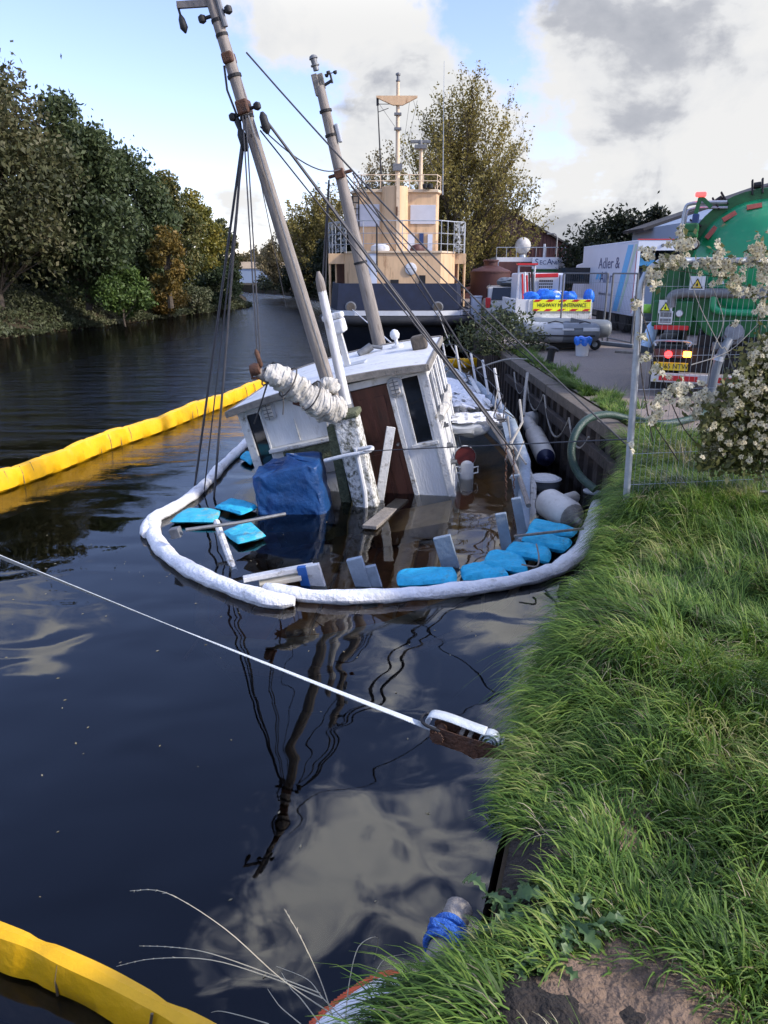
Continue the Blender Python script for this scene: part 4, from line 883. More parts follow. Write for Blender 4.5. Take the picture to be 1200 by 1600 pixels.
# ------------------------------------------------------------------ things floating and lying round the boat
def lump(name, label, cat, ctr, size, mat, seed, amp=.12, group=None, rotz=0.0, nu=26, nv=16, flat=2.4, wr=9):
    """soft lumpy body: a rounded box whose surface is creased by layered waves"""
    r3 = random.Random(seed); ph = [r3.uniform(0, 6.28) for _ in range(8)]; b = MB(); M3 = Matrix.Translation(ctr) @ Matrix.Rotation(rotz, 4, 'Z')
    def f(u, v):
        a = u * 2 * math.pi; t = (v - .5) * math.pi; ca, sa, ct, st = math.cos(a), math.sin(a), math.cos(t), math.sin(t)
        sg = lambda q, e: math.copysign(abs(q) ** e, q); e = 2 / flat
        x, y, z = sg(ca, e) * sg(ct, e * .8), sg(sa, e) * sg(ct, e * .8), sg(st, .75)
        k = 1 + amp * (math.sin(x * 3 + ph[0] + y * 2) * .5 + math.sin(y * wr * .6 + z * 4 + ph[1]) * .25 + math.sin(x * wr + z * 3 + ph[2]) * .2 + math.sin((x - y) * wr * 1.4 + ph[3]) * .12)
        return M3 @ Vector((x * size[0] * k, y * size[1] * k, z * size[2] * (1 + amp * 1.5 * math.sin(x * 4 + y * 3 + ph[4]))))
    b.grid(f, nu, nv); o = b.build(name, mat, smooth=True); place(o, ctr); return tag(o, label, cat, group)
def cushion(corners, z, label, mat, seed, th=.05, group='turquoise cushions floating round the sunken boat'):
    """flat fabric pad with rounded corners, laid through four picked points"""
    q = [atz(px, py, z) for px, py in corners]; r3 = random.Random(seed); ph = [r3.uniform(0, 6.28) for _ in range(4)]; b = MB(); n, m = 22, 16
    def sq(u): u = u * 2 - 1; return u
    def f(u, v, s):
        x, y = sq(u), sq(v); k = 1 - .06 * (x * x * y * y); xx, yy = (x * k + 1) / 2, (y * k + 1) / 2
        p = q[0].lerp(q[1], xx).lerp(q[3].lerp(q[2], xx), yy)
        e = max(0, (1 - x ** 8)) ** .5 * max(0, (1 - y ** 8)) ** .5
        h = .72 * th * e * (1 + .18 * math.sin(6 * xx + ph[0]) * math.sin(5 * yy + ph[1]) + .10 * math.sin(15 * xx + 7 * yy + ph[2]) + .1 * math.sin(19 * yy - 8 * xx + ph[3]))
        return p + Vector((0, 0, s * h + .012 * math.sin(3 * xx + ph[1])))
    b.grid(lambda u, v: f(u, v, 1), n, m); b.grid(lambda u, v: f(1 - u, v, -1), n, m)
    o = b.build('cushion', mat, smooth=True); place(o, sum(q, Vector()) / 4); return tag(o, label, 'cushion', group)
cushion([(262, 815), (338, 818), (346, 800), (292, 793)], .05, 'leftmost faded turquoise cushion, crossed by the shrouds', m_cushd, 1)
cushion([(333, 793), (378, 806), (405, 793), (362, 778)], .05, 'turquoise cushion just behind the rod, furthest back of the trio left of the blue tarpaulin', m_cush, 2)
cushion([(347, 830), (372, 851), (418, 838), (392, 814)], .05, 'soiled turquoise cushion in front of the long rod, nearest of the trio', m_cushd, 3)
cushion([(374, 716), (392, 726), (402, 716), (386, 705)], .06, 'small turquoise cushion behind the left corner of the wheelhouse', m_cush, 4)
cushion([(619, 914), (716, 912), (712, 890), (620, 891)], .06, 'rounded turquoise cushion lying alone against the front of the white boom', m_cush, 5, th=.07)
cushion([(722, 906), (800, 905), (776, 880), (718, 886)], .07, 'creased turquoise cushion second from the left along the front boom', m_cush, 6, th=.08)
cushion([(752, 888), (828, 896), (818, 868), (762, 863)], .10, 'turquoise cushion overlapping the creased one, third along the boom', m_cush, 7, th=.07)
cushion([(785, 864), (860, 880), (862, 862), (800, 848)], .12, 'turquoise cushion in the middle of the heap by the bank', m_cush, 8, th=.07)
cushion([(812, 846), (884, 860), (897, 846), (826, 828)], .15, 'turquoise cushion under the rope and stick', m_cush, 9, th=.07)
cushion([(822, 830), (896, 838), (905, 828), (834, 810)], .17, 'uppermost turquoise cushion below the big stained buoy', m_cush, 10, th=.06)
def sorb(pts, r, label, seed, z=.05, stripe=False, ends=.6):
    """white sausage boom of soft sorbent, bunched every so often"""
    r3 = random.Random(seed); path = smooth_path([atz(px, py, z) for px, py in pts], 9); k = len(path); b = MB(); n = 16; ph = [r3.uniform(0, 6.28) for _ in range(5)]
    L = [0]
    for i in range(1, k): L.append(L[-1] + (path[i] - path[i - 1]).length)
    t = thing('sorbent_boom', label, 'boom', path[0], group='white sorbent booms round the sunken boat')
    def f(u, v):
        i = min(k - 1, int(u * (k - 1) + .5)); p = path[i]; tn = (path[min(i + 1, k - 1)] - path[max(i - 1, 0)]).normalized(); s = tn.cross(Vector((0, 0, 1))).normalized(); w = s.cross(tn); a = v * 6.28318
        l = L[i]; e = min(1, ends + (1 - ends) * min(l, L[-1] - l) / .12)
        rr = r * e * (1 + .07 * math.sin(l * 6 + ph[0]) + .05 * math.sin(l * 15 + a + ph[1]) + .035 * math.sin(a * 4 + l * 11 + ph[2]) + .025 * math.sin(a * 3 - l * 31 + ph[3]))
        return p + s * math.cos(a) * rr + w * math.sin(a) * rr * .86
    b.grid(f, k - 1, n); b.add([f(0, j / n) for j in range(n)], [tuple(range(n))]); b.add([f(1, j / n) for j in range(n)], [tuple(range(n - 1, -1, -1))])
    b.build('sleeve', m_sorb, t, smooth=True)
    if stripe:
        c = MB(); pp = []
        for i in range(3, k - 3):
            u = i / (k - 1); q = f(u, .565); c0 = path[i]; pp.append(q + (q - c0).normalized() * .004)
        c.tube(pp, .006, 5); c.build('stitching', m_oran, t)
    return t
sorb([(388, 688), (366, 710), (347, 728), (331, 742)], .085, 'white sorbent boom running from the wheelhouse corner, furthest of the left side', 1)
sorb([(344, 733), (322, 755), (298, 776), (270, 794), (247, 806), (232, 818), (228, 836)], .085, 'white sorbent boom bending round at the far left', 2)
sorb([(240, 812), (240, 835), (258, 862), (290, 886), (335, 908), (385, 927), (425, 938), (460, 940)], .098, 'long white sorbent boom across the near left side', 3)
sorb([(415, 918), (450, 927), (510, 933), (580, 932), (650, 928), (720, 921), (790, 911), (838, 900), (872, 888)], .088, 'long white sorbent boom with orange stitching across the front', 4, stripe=True)
sorb([(840, 897), (872, 888), (905, 862), (918, 835), (928, 810), (936, 785)], .10, 'white sorbent boom curving along the foot of the grass bank', 5)
sorb([(945, 752), (920, 744), (895, 728), (878, 705), (862, 680), (848, 655), (826, 638)], .10, 'white sorbent boom lying along the foot of the sheet piling', 6)
def yellow_boom(pts, label, seed, h=.30, seg=.55, zt=None, nrib=.55):
    r3 = random.Random(seed); path = smooth_path(pts, 10); k = len(path); L = [0]
    for i in range(1, k): L.append(L[-1] + (path[i] - path[i - 1]).length)
    t = thing('containment_boom', label, 'boom', path[0], group='yellow containment booms'); b = MB(); ph = [r3.uniform(0, 6.28) for _ in range(4)]
    prof = [(-.06, -.02), (-.10, .10), (-.10, .55), (-.06, .92), (0, 1.0), (.06, .92), (.10, .55), (.10, .10), (.06, -.02)]
    N2 = int(L[-1] / .05); vs = []
    for i in range(N2 + 1):
        l = L[-1] * i / N2; j = int(np.searchsorted(L, l)); j = max(1, min(k - 1, j)); p = path[j - 1].lerp(path[j], (l - L[j - 1]) / max(1e-6, L[j] - L[j - 1])); tn = (path[j] - path[j - 1]).normalized(); s = tn.cross(Vector((0, 0, 1))).normalized()
        fr = (l / seg) % 1; pinch = 1 - .22 * math.exp(-(min(fr, 1 - fr) / .09) ** 2); hh = h * (1 - .05 * math.exp(-(min(fr, 1 - fr) / .07) ** 2) + .05 * math.sin(l * 1.7 + ph[0]) + .03 * math.sin(l * 6 + ph[1]))
        for m_, (x, z) in enumerate(prof): vs.append(p + s * (x * pinch * h / .3 * (1 + .12 * math.sin(l * 9 + m_ + ph[2])) + .02 * math.sin(l * 2 + ph[3])) + Vector((0, 0, z * hh)))
    q = len(prof); b.add(vs, [(i * q + j, (i + 1) * q + j, (i + 1) * q + j + 1, i * q + j + 1) for i in range(N2) for j in range(q - 1)])
    c = MB(); vs = []
    for p in path: vs += [p + Vector((0, 0, .0)), p - Vector((0, 0, .45))]
    c.add(vs, [(2 * i, 2 * i + 2, 2 * i + 3, 2 * i + 1) for i in range(k - 1)]); c.build('skirt', m_tan, t)
    d = b; d.mat(1)
    for i in range(1, int(L[-1] / nrib)):
        l = i * nrib; j = int(np.searchsorted(L, l)); p = path[j]; tn = (path[min(j + 1, k - 1)] - path[j - 1]).normalized(); s = tn.cross(Vector((0, 0, 1))).normalized()
        d.tube([p + s * .085 * h / .3 + Vector((0, 0, .02)), p + s * .08 * h / .3 + Vector((0, 0, h * .55)), p + s * .04 * h / .3 + Vector((0, 0, h * .9))], .008, 4)
    b.build('float_sleeve', [m_yel, m_tan], t, smooth=True)
    return t
yellow_boom([atz(-160, 812), atz(-60, 785), atz(0, 768), atz(80, 738), atz(160, 706), atz(240, 677), atz(320, 646), atz(400, 615), atz(425, 607), atz(520, 590), atz(640, 585), atz(690, 577), atz(746, 573)], 'long yellow containment boom stretched across the canal behind the boat', 1, h=.34, seg=.62, nrib=.31)
yellow_boom([atz(-260, 1380), atz(-120, 1438), atz(0, 1497), atz(60, 1522), atz(120, 1552), atz(220, 1606), atz(320, 1660), atz(420, 1720)], 'near yellow containment boom across the bottom left corner', 2, h=.195, seg=.75)
# orange edged white boom end at the bank below the camera
def boom_end():
    c = atz(548, 1604, .10); t = thing('boom_end', 'end of a white sorbent boom with orange stitching below the grassy bank', 'boom', c, group=None); b = MB()
    path = smooth_path([c + Vector((.22, .10, .02)), c + Vector((.10, .06, .02)), c + Vector((-.1, -.1, 0)), c + Vector((-.25, -.35, 0)), c + Vector((-.35, -.7, 0))], 6)
    b.tube(path, [.08] + [.115] * (len(path) - 1), 18, flat=.85); b.build('sleeve', m_sorb, t, smooth=True)
    d = MB()
    for i in range(len(path) - 2):
        for k in range(3):
            p = path[i].lerp(path[i + 1], k / 3); tn = (path[i + 1] - path[i]).normalized(); s = Vector((0, 0, 1)).cross(tn).normalized()
            a = p - s * .085 + Vector((0, 0, .074)); d.tube([a - tn * .02 + s * .012, a + tn * .02 - s * .012], .005, 4)
    d.build('stitching', m_oran, t)
boom_end()
# blue tarpaulin over the engine box
def tarp():
    c = atz(458, 806, 0); r3 = random.Random(5); b = MB(); n, m = 96, 48
    bl0, br0 = atz(403, 806, 0), atz(516, 806, 0); X0, X1 = bl0.x, br0.x
    def tri(q): q = q % 1.0; return 4 * abs(q - .5) - 1
    def f(u, v):
        a = u * 2 * math.pi; sg = lambda q, e: math.copysign(abs(q) ** e, q)
        x, y = sg(math.cos(a), .30), sg(math.sin(a), .30); h = v
        k = 1.0 - .07 * h if h < .74 else (1 - .0518) * max(0.0, 1 - (h - .74) / .26) ** .8
        top = .80 + .07 * x - .05 * abs(x - .25); zt = top * min(1, h / .74) + (.05 * (1 - k) if h > .74 else 0)
        side = max(0, 1 - h / .8)
        fold = .030 * tri(u * 5 + h * .9) * side + .026 * tri(u * 9 - h * 1.7 + .3) * (.4 + side) + .018 * tri(h * 3.1 + u * 6) + .012 * tri(u * 17 + h * 5) + .02 * math.sin(7 * a + 5 * h) * side
        px = (X0 + X1) / 2 + (X1 - X0) / 2 * (x * k + fold) - .16 * zt; py = c.y + .50 + .46 * (y * k + fold)
        return Vector((px, py, -.25 + zt * 1.13 + .016 * tri(x * 1.3 + y * .8) * (h > .7) + .012 * tri(x * 2.2 - y * 1.7)))
    b.grid(f, n, m); o = b.build('tarpaulin', m_tarp, smooth=True); place(o, (c.x, c.y + .5, -.25)); tag(o, 'dark blue tarpaulin draped over a box in front of the wheelhouse', 'tarpaulin')
tarp()
def timber(name, label, cat, a, b2, w, d, mat, upv=(0, 0, 1)):
    b = MB(); b.bar(a, b2, w, d, upv); o = b.build(name, mat, bevel=.008); place(o, (Vector(a) + Vector(b2)) / 2); return tag(o, label, cat)
timber('loose_plank', 'grey loose plank lying from the brown door into the water', 'plank', atz(577, 824, .04), BOAT_M @ Vector((-.72, -.12, .12)), .20, .05, m_wood)
timber('leaning_post', 'pale round post leaning against the brown door', 'post', BOAT_M @ bl(592, 785, 1, -.32), BOAT_M @ bl(611, 667, 1, -.10), .13, .10, m_whitew, (0, 1, 0))
timber('wooden_stick', 'thin bare stick lying across the heap of turquoise cushions', 'stick', atz(803, 838, .26), atz(912, 826, .30), .03, .03, m_wood)
# white sheets piled on the side deck
g5 = 'white sheets piled on the side deck'
for i, (px, py, Y, s, l) in enumerate(((705, 607, 15.6, (.42, 1.0, .10), 'white sheet bundled furthest forward on the side deck'), (735, 628, 14.2, (.40, .7, .10), 'white sheet heaped along the bulwark of the side deck'), (748, 655, 12.6, (.52, .38, .08), 'round white sheet nearest the wheelhouse windows'), (712, 630, 13.9, (.35, .6, .09), 'flat white sheet beside the wheelhouse wall'))):
    lump('white_sheet', l, 'sheet', aty(px, py, Y), s, m_sorb, 70 + i, amp=.34, group=g5, wr=17, nu=60, nv=30)
lump('grey_sheet', 'crumpled grey plastic sheet under the round white one', 'sheet', aty(728, 668, 12.5), (.38, .3, .12), m_lgrey, 78, amp=.25, wr=14)
# fenders and buoys by the quay
def fender(label, a, b2, r, mat, tips=True, group='fenders hanging between the boat and the quay', name='fender', capmat=None, ratio=.42):
    a, b2 = Vector(a), Vector(b2); L = (b2 - a).length; m = Matrix.Translation(a) @ (b2 - a).to_track_quat('Z', 'Y').to_matrix().to_4x4(); t = thing(name, label, name.replace('_', ' '), a, group=group); b = MB()
    e = r * ratio; pr = [(r * .16, -.01), (r * .5, e * .22), (r * .82, e * .6), (r, e * 1.15), (r * 1.01, L / 2), (r, L - e * 1.15), (r * .82, L - e * .6), (r * .5, L - e * .22), (r * .16, L + .01)]
    b.lathe(pr, 20, m); b.build('body', mat, t, smooth=True)
    for z0, z1, rr in ((-r * .22, r * .5, .55), (L - r * .5, L + r * .22, .55)):
        c = MB(); k = 1 if z0 > L / 2 else -1
        zz = [(r * .87, L - e * .66), (r * .54, L - e * .2), (r * .22, L + .02), (r * .16, L + .09), (r * .05, L + .10)] if k > 0 else [(r * .05, -.10), (r * .16, -.09), (r * .22, -.02), (r * .54, e * .2), (r * .87, e * .66)]
        c.lathe([(q[0] * 1.03, q[1]) for q in zz], 18, m); c.build('end_cap', capmat or mat, t, smooth=True)
    return t
F = lambda px, py, z: atz(px, py, z)
fender('grey white fender with dark navy ends hanging lowest by the sheet piling', F(834, 676, .30), F(853, 716, .22), .17, m_fend, capmat=m_fnavy)
fender('smaller fender with a navy end between the round buoy and the lowest fender', F(820, 652, .42), F(834, 676, .34), .12, m_fend, capmat=m_fnavy)
o = lump('round_buoy', 'round pale buoy topmost beside the sheet piling', 'buoy', F(832, 656, .42), (.165, .165, .165), m_fend, 91, amp=.01, flat=2)
o = lump('round_buoy', 'dark weathered round buoy jammed under the quay edge', 'buoy', F(819, 634, .45), (.15, .15, .15), m_cope, 92, amp=.02, flat=2)
fender('big pale stained buoy lying on its side against the grassy bank', F(848, 780, .28), F(900, 812, .22), .20, m_fend, group=None, name='stained_buoy', capmat=m_trim, ratio=.62)
fender('small white fender behind the big stained buoy', F(868, 786, .22), F(900, 776, .20), .085, m_fend)
def drum():
    p = atz(925, 790, .0); t = thing('plastic_drum', 'black and grey ribbed drum floating between boom and bank', 'drum', p); b = MB()
    b.lathe([(.13, -.1), (.13, .02), (.14, .03), (.13, .05), (.13, .12), (.14, .13), (.13, .15), (.13, .2)], 18, Matrix.Translation(p)); b.build('body', m_black, t, smooth=True)
    b = MB(); b.lathe([(.14, .2), (.145, .225), (.12, .235)], 18, Matrix.Translation(p)); b.build('lid', m_lgrey, t, smooth=True)
    p = atz(850, 757, .0); t = thing('white_tub', 'flat white tub floating beside the stained buoy', 'tub', p); b = MB()
    b.lathe([(.24, -.05), (.26, .09), (.27, .10), (.24, .115)], 22, Matrix.Translation(p)); b.build('body', m_lgrey, t, smooth=True); b = MB(); b.lathe([(.235, .11), (.2, .135), (.0, .14)], 22, Matrix.Translation(p)); b.build('lid', m_sorb, t, smooth=True)
drum()
def line(name, label, pts, r, mat, group=None, cat='rope'):
    b = MB(); b.tube(pts, r, 6); o = b.build(name, mat, smooth=True); place(o, pts[0]); return tag(o, label, cat, group)
g6 = 'lines made fast between the masts and the shore'
mh = BOAT_M @ bl(385, 82, 1, MY); M2 = BOAT_M @ bl(531, 262, 1, 3.5)
line('mooring_line', 'long thin line from high on the nearer mast down to the quay by the fence', sag(mh, atz(978, 694, 1.25), .12), .011, m_wire, g6)
line('mooring_line', 'pale line from the shorter mast down to the weedy quay edge', sag(M2, atz(838, 570, 1.22), .15), .012, m_wire, g6)
line('mooring_line', 'darker line from the shorter mast to the quay behind the buddleia', sag(M2 + Vector((.03, 0, -.1)), atz(800, 556, 1.25), .12), .012, m_wire, g6)
line('shore_rope', 'thin pale rope stretched level from the wheelhouse to the fence post', sag(BOAT_M @ Vector((-1.1, -.7, 1.15)), aty(985, 686, 6.35), .0), .007, m_wire)
line('bank_rope', 'dark rope dipping into the water below the white boom', [atz(852, 922, .02), atz(868, 940, .0), atz(888, 968, .12), atz(905, 985, .6)], .012, m_black)
line('cushion_rope', 'thin brown rope looped over the heap of cushions', smooth_path([atz(838, 850, .33), atz(842, 870, .26), atz(838, 885, .22), atz(815, 882, .22)], 5), .009, m_wood)
g7 = 'pale ropes from the boat to the quay'
line('quay_rope', 'thick pale rope bent over the quay edge by the black bollard', smooth_path([atz(745, 576, 1.0), atz(790, 562, 1.2), atz(830, 562, 1.25), atz(852, 566, 1.25)], 5), .022, m_pale, g7)
line('quay_rope', 'pale upright rope hanging against the sheet piling', smooth_path([aty(824, 583, 15), aty(820, 620, 14.4), aty(818, 650, 13.6)], 4), .03, m_pale, g7)
# ------------------------------------------------------------------ the moored tug
def tug():
    T = aty; t = thing('tug_boat', 'large dark blue and cream tug moored bow on behind the sunken boat', 'tug', (.55, 29, 0))
    cx = .52
    def plan(w, y0, r=1.3):                  # half outline, bow towards the camera
        return [(0, y0), (w * .55, y0 + .05), (w * .80, y0 + .35), (w * .93, y0 + 1.0), (w, y0 + 2.2), (w, y0 + 9), (w, y0 + 20), (w * .8, y0 + 23)]
    def ringpts(w, y0): p = plan(w, y0); return [(cx - x, y) for x, y in p[::-1]] + [(cx + x, y) for x, y in p[1:]]
    lev = [(-.9, 1.7, 30.6), (.0, 2.25, 29.9), (.7, 2.62, 29.3), (1.2, 2.85, 29.0), (1.62, 2.95, 28.9)]
    b = MB(); rings = [[Vector((x, y, z)) for x, y in ringpts(w, y0)] for z, w, y0 in lev]; k = len(rings[0])
    b.add([p for r in rings for p in r], [(i * k + j, i * k + j + 1, (i + 1) * k + j + 1, (i + 1) * k + j) for i in range(len(lev) - 1) for j in range(k - 1)])
    b.build('hull', M('tug_hull', (.018, .022, .034), .45, .3, 2, dirt=(.09, .075, .06), damt=.42, dscale=1.2), t, smooth=True)
    b = MB(); b.tube([Vector((x, y - .06, 1.42)) for x, y in ringpts(2.96, 28.8)], .19, 10); b.build('rubber_fender', m_black, t, smooth=True)
    b = MB(); r0 = ringpts(2.97, 28.86); b.add([Vector((x, y, z)) for z in (1.62, 1.80) for x, y in r0], [(j, j + 1, k + j + 1, k + j) for j in range(k - 1)]); b.build('white_band', m_board, t)
    # faceted bulwark
    bw = [(-2.85, 40), (-2.85, 33.5), (-2.66, 31.2), (-2.32, 29.3), (2.32, 29.3), (2.66, 31.2), (2.85, 33.5), (2.85, 40)]; tp = [(x * .965, y + .16) for x, y in bw]
    b = MB(); n = len(bw); V = [Vector((cx + x, y, 1.80)) for x, y in bw] + [Vector((cx + x, y, 2.78)) for x, y in tp]; o = [v + Vector((-.05 * np.sign(v.x - cx), .06, 0)) for v in V]
    b.add(V + o, [(j, j + 1, n + j + 1, n + j) for j in range(n - 1)] + [(2 * n + j + 1, 2 * n + j, 3 * n + j, 3 * n + j + 1) for j in range(n - 1)] + [(n + j, n + j + 1, 3 * n + j + 1, 3 * n + j) for j in range(n - 1)])
    b.build('bulwark', m_navy, t)
    b = MB(); b.add([(cx - 2.8, 29.4, 1.78), (cx + 2.8, 29.4, 1.78), (cx + 2.8, 52, 1.78), (cx - 2.8, 52, 1.78)], [(0, 1, 2, 3)]); b.build('deck', m_dsteel, t)
    for px in (548, 684):
        q = T(px, 480, 29.3); m = Matrix.Translation((q.x, 29.42, q.z)) @ Matrix.Rotation(R(90), 4, 'X'); b = MB()
        pr = [(.17, .02), (.215, .06), (.215, .12), (.17, .14)]; b.lathe(pr, 20, m); b.build('hawse_ring', m_dsteel, t, smooth=True); b = MB(); b.lathe([(.165, .10), (.165, .146)], 18, m); b.build('hawse_hole', m_cope, t)
    # lower deckhouse with angled corners
    z0, z1 = 1.78, T(620, 395, 31.8).z; xl, xr = T(568, 400, 31.8).x, T(689, 400, 31.8).x; xl2, xr2 = T(538, 400, 33).x, T(711, 400, 33).x
    poly = [(xl, 31.8), (xr, 31.8), (xr2, 33), (xr2, 42), (xl2, 42), (xl2, 33)]
    b = MB(); b.prism(poly, z1 - z0, Matrix.Translation((0, 0, z0))); b.build('deckhouse', m_cream, t)
    b = MB(); f = [T(570, 446, 31.7), T(589, 444, 31.7), T(589, 396, 31.7), T(566, 396, 31.7)]; b.slab([Vector((p.x, 31.79, p.z)) for p in f], (0, -1, 0), .02); b.build('white_patch', m_truckw, t)
    for x0, x1, y0, y1 in ((573, 578, 428, 444), (610, 623, 437, 444), (655, 665, 430, 446)):
        a = T(x0, y1, 31.7); c = T(x1, y0, 31.7); b = MB(); b.box(((a.x + c.x) / 2, 31.78, (a.z + c.z) / 2), (c.x - a.x, .06, c.z - a.z)); b.build('opening', m_dark, t)
    q = T(642, 420, 31.75); m = Matrix.Translation((q.x, 31.80, q.z)) @ Matrix.Rotation(R(90), 4, 'X'); b = MB(); b.lathe([(.24, .0), (.24, .05), (.20, .07)], 24, m); pt = b.build('porthole', m_board, t, smooth=True)
    b = MB(); b.lathe([(.205, .02), (.205, .055)], 22, m); b.build('porthole_plate', M('pale_green_plate', (.36, .45, .44), .5, .1), pt); b = MB(); b.box((q.x, 31.735, q.z), (.4, .012, .015)); b.build('porthole_bar', m_dsteel, pt)
    # wings: overhanging bridge deck with dark alleyways beneath
    zd = z1
    for xa, xb, s in ((T(513, 410, 33).x, xl2, -1), (xr2, T(728, 410, 33).x, 1)):
        b = MB(); b.box(((xa + xb) / 2, 36, zd - .10), (abs(xb - xa), 6, .20)); b.box(((xa + xb) / 2, 33.04, zd - .30), (abs(xb - xa), .08, .24)); b.build('bridge_wing', m_cream, t, bevel=.01)
        b = MB(); x = xa if s < 0 else xb; b.cyl((x - s * .05, 33.1, z0), (x - s * .05, 33.1, zd - .2), .05); b.cyl((x - s * .30, 33.3, z0), (x - s * .30, 33.3, zd - .2), .04); b.build('wing_post', m_cream, t)
        b = MB(); b.box((x - s * .38, 35.5, (z0 + zd) / 2 - .1), (.5, .06, zd - z0 - .3)); b.build('alley_door', m_door, t)
    b = MB(); b.prism([(p[0], p[1] - .06) if p[1] < 34 else p for p in [(xl - .03, 31.8), (xr + .03, 31.8), (xr2, 33), (xr2, 42), (xl2, 42), (xl2, 33)]], .07, Matrix.Translation((0, 0, zd + .003))); b.build('bridge_deck', m_cream2, t)
    # rails round the bridge deck
    zr = T(620, 345, 32).z; pts = [(T(513, 400, 33).x, 33.6), (xl2 - .35, 32.9), (xl2 + .1, 32.6), (xl, 31.85), (xr, 31.85), (xr2 - .1, 32.6), (xr2 + .35, 32.9), (T(728, 400, 33).x, 33.6)]
    for h in (zd + .35, zd + .75, zr):
        b = MB(); b.tube([(x, y, h) for x, y in pts], .022 if h > zd + 1 else .013, 6); b.build('guard_rail', m_lgrey, t, smooth=True)
    dens = []
    for i in range(len(pts) - 1):
        for f in (0, .5): dens.append((pts[i][0] + (pts[i + 1][0] - pts[i][0]) * f, pts[i][1] + (pts[i + 1][1] - pts[i][1]) * f))
    for x, y in dens + [pts[-1]]:
        b = MB(); b.cyl((x, y, zd), (x, y, zr), .016, n=6); b.build('rail_post', m_lgrey, t)
    mesh_m, mt = nt('torn_netting'); o_ = N(mt, 'ShaderNodeOutputMaterial'); d_ = N(mt, 'ShaderNodeBsdfDiffuse'); d_.inputs[0].default_value = (.30, .31, .31, 1); tr = N(mt, 'ShaderNodeBsdfTransparent'); mx = N(mt, 'ShaderNodeMixShader')
    ns = N(mt, 'ShaderNodeTexNoise'); ns.inputs['Scale'].default_value = 9; ns.inputs['Detail'].default_value = 6; cc = N(mt, 'ShaderNodeTexCoord'); mt.links.new(cc.outputs['Object'], ns.inputs[0]); mr = N(mt, 'ShaderNodeMapRange'); mr.inputs[1].default_value = .44; mr.inputs[2].default_value = .6; mt.links.new(ns.outputs['Fac'], mr.inputs[0]); mt.links.new(mr.outputs[0], mx.inputs[0]); mt.links.new(tr.outputs[0], mx.inputs[1]); mt.links.new(d_.outputs[0], mx.inputs[2]); mt.links.new(mx.outputs[0], o_.inputs[0])
    for (x0, y0), (x1, y1) in ((pts[0], pts[1]), (pts[1], pts[2]), (pts[5], pts[6]), (pts[6], pts[7])):
        b = MB(); b.grid(lambda u, v: Vector((x0 + (x1 - x0) * u, y0 + (y1 - y0) * u - .03 + .04 * math.sin(u * 9 + v * 5), zd + .05 + (zr - zd - .05) * v)), 8, 6); b.build('netting', mesh_m, t)
    # upper wheelhouse, round tower and boarded windows
    zt = T(620, 301, 33.4).z; xa, xb = T(552, 330, 33.4).x, T(686, 330, 33.4).x
    b = MB(); b.prism([(xa + .25, 33.4), (xb - .12, 33.4), (xb + .03, 34.0), (xb + .03, 38), (xa, 38), (xa, 34.0)], zt - zd, Matrix.Translation((0, 0, zd))); b.build('upper_house', m_cream, t)
    b = MB(); b.prism([(xa + .18, 33.3), (xb - .05, 33.3), (xb + .12, 33.9), (xb + .12, 38.1), (xa - .1, 38.1), (xa - .1, 33.9)], .12, Matrix.Translation((0, 0, zt))); b.build('upper_roof', m_cream2, t, bevel=.02)
    tc_ = T(617, 340, 33.3); ztt = T(617, 291, 33).z; b = MB(); b.lathe([(.56, zd), (.56, ztt), (.50, ztt + .02)], 22, Matrix.Translation((tc_.x, 33.45, 0))); b.build('round_tower', m_cream, t, smooth=True)
    b = MB(); q = T(622, 300, 32.9); b.bar((q.x, 32.86, zd), (q.x, 32.86, ztt + .3), .13, .14); b.build('cable_trunk', m_cream2, t); b = MB(); b.box((q.x - .05, 32.78, T(620, 330, 32.8).z), (.07, .05, .35)); b.build('rust_slot', m_rust, t)
    for x0, x1, y0, y1 in ((557, 593, 319, 354), (641, 681, 320, 350)):
        a = T(x0, y1, 33.3); c = T(x1, y0, 33.3); b = MB(); b.box(((a.x + c.x) / 2, 33.37, (a.z + c.z) / 2), (c.x - a.x, .05, c.z - a.z)); b.build('boarded_window', M('window_boarding', (.50, .50, .53), .5, .08, 2), t, bevel=.01)
    for x0, x1, y0, y1, m_ in ((634, 648, 366, 394, m_truckw), (655, 662, 364, 392, m_dblue), (668, 676, 366, 394, m_truckw), (612, 624, 368, 392, m_dsteel)):
        a = T(x0, y1, 33.3); c = T(x1, y0, 33.3); b = MB(); b.box(((a.x + c.x) / 2, 33.36, (a.z + c.z) / 2), (c.x - a.x, .07, c.z - a.z)); b.build('small_window', m_, t)
    q = T(594, 388, 32.2); b = MB(); b.lathe([(.36, 0), (.40, .10), (.36, .22), (.2, .30), (.03, .32)], 18, Matrix.Translation((q.x, 32.4, zd + .06))); b.build('life_raft', m_board, t, smooth=True)
    q = T(652, 390, 32.4); b = MB(); b.lathe([(.28, 0), (.30, .10), (.22, .25), (.03, .3)], 14, Matrix.Translation((q.x, 32.6, zd + .06))); b.build('covered_winch', m_brick, t, smooth=True)
    # black ladder and pole at the left
    a = T(556, 395, 32.9); c = T(556, 305, 33); b = MB()
    for dx in (-.13, .13): b.cyl((a.x + dx, 33.2, zd), (a.x + dx, 33.3, c.z), .03, n=6)
    for i in range(10): z = zd + (c.z - zd) * i / 9.5 + .1; b.cyl((a.x - .13, 33.25, z), (a.x + .13, 33.25, z), .02, n=6)
    b.build('ladder', m_black, t); a = T(589, 425, 31.7); c = T(589, 350, 31.7); b = MB(); b.cyl((a.x, 31.68, a.z), (a.x, 31.68, c.z), .035, n=8); b.build('black_pole', m_black, t)
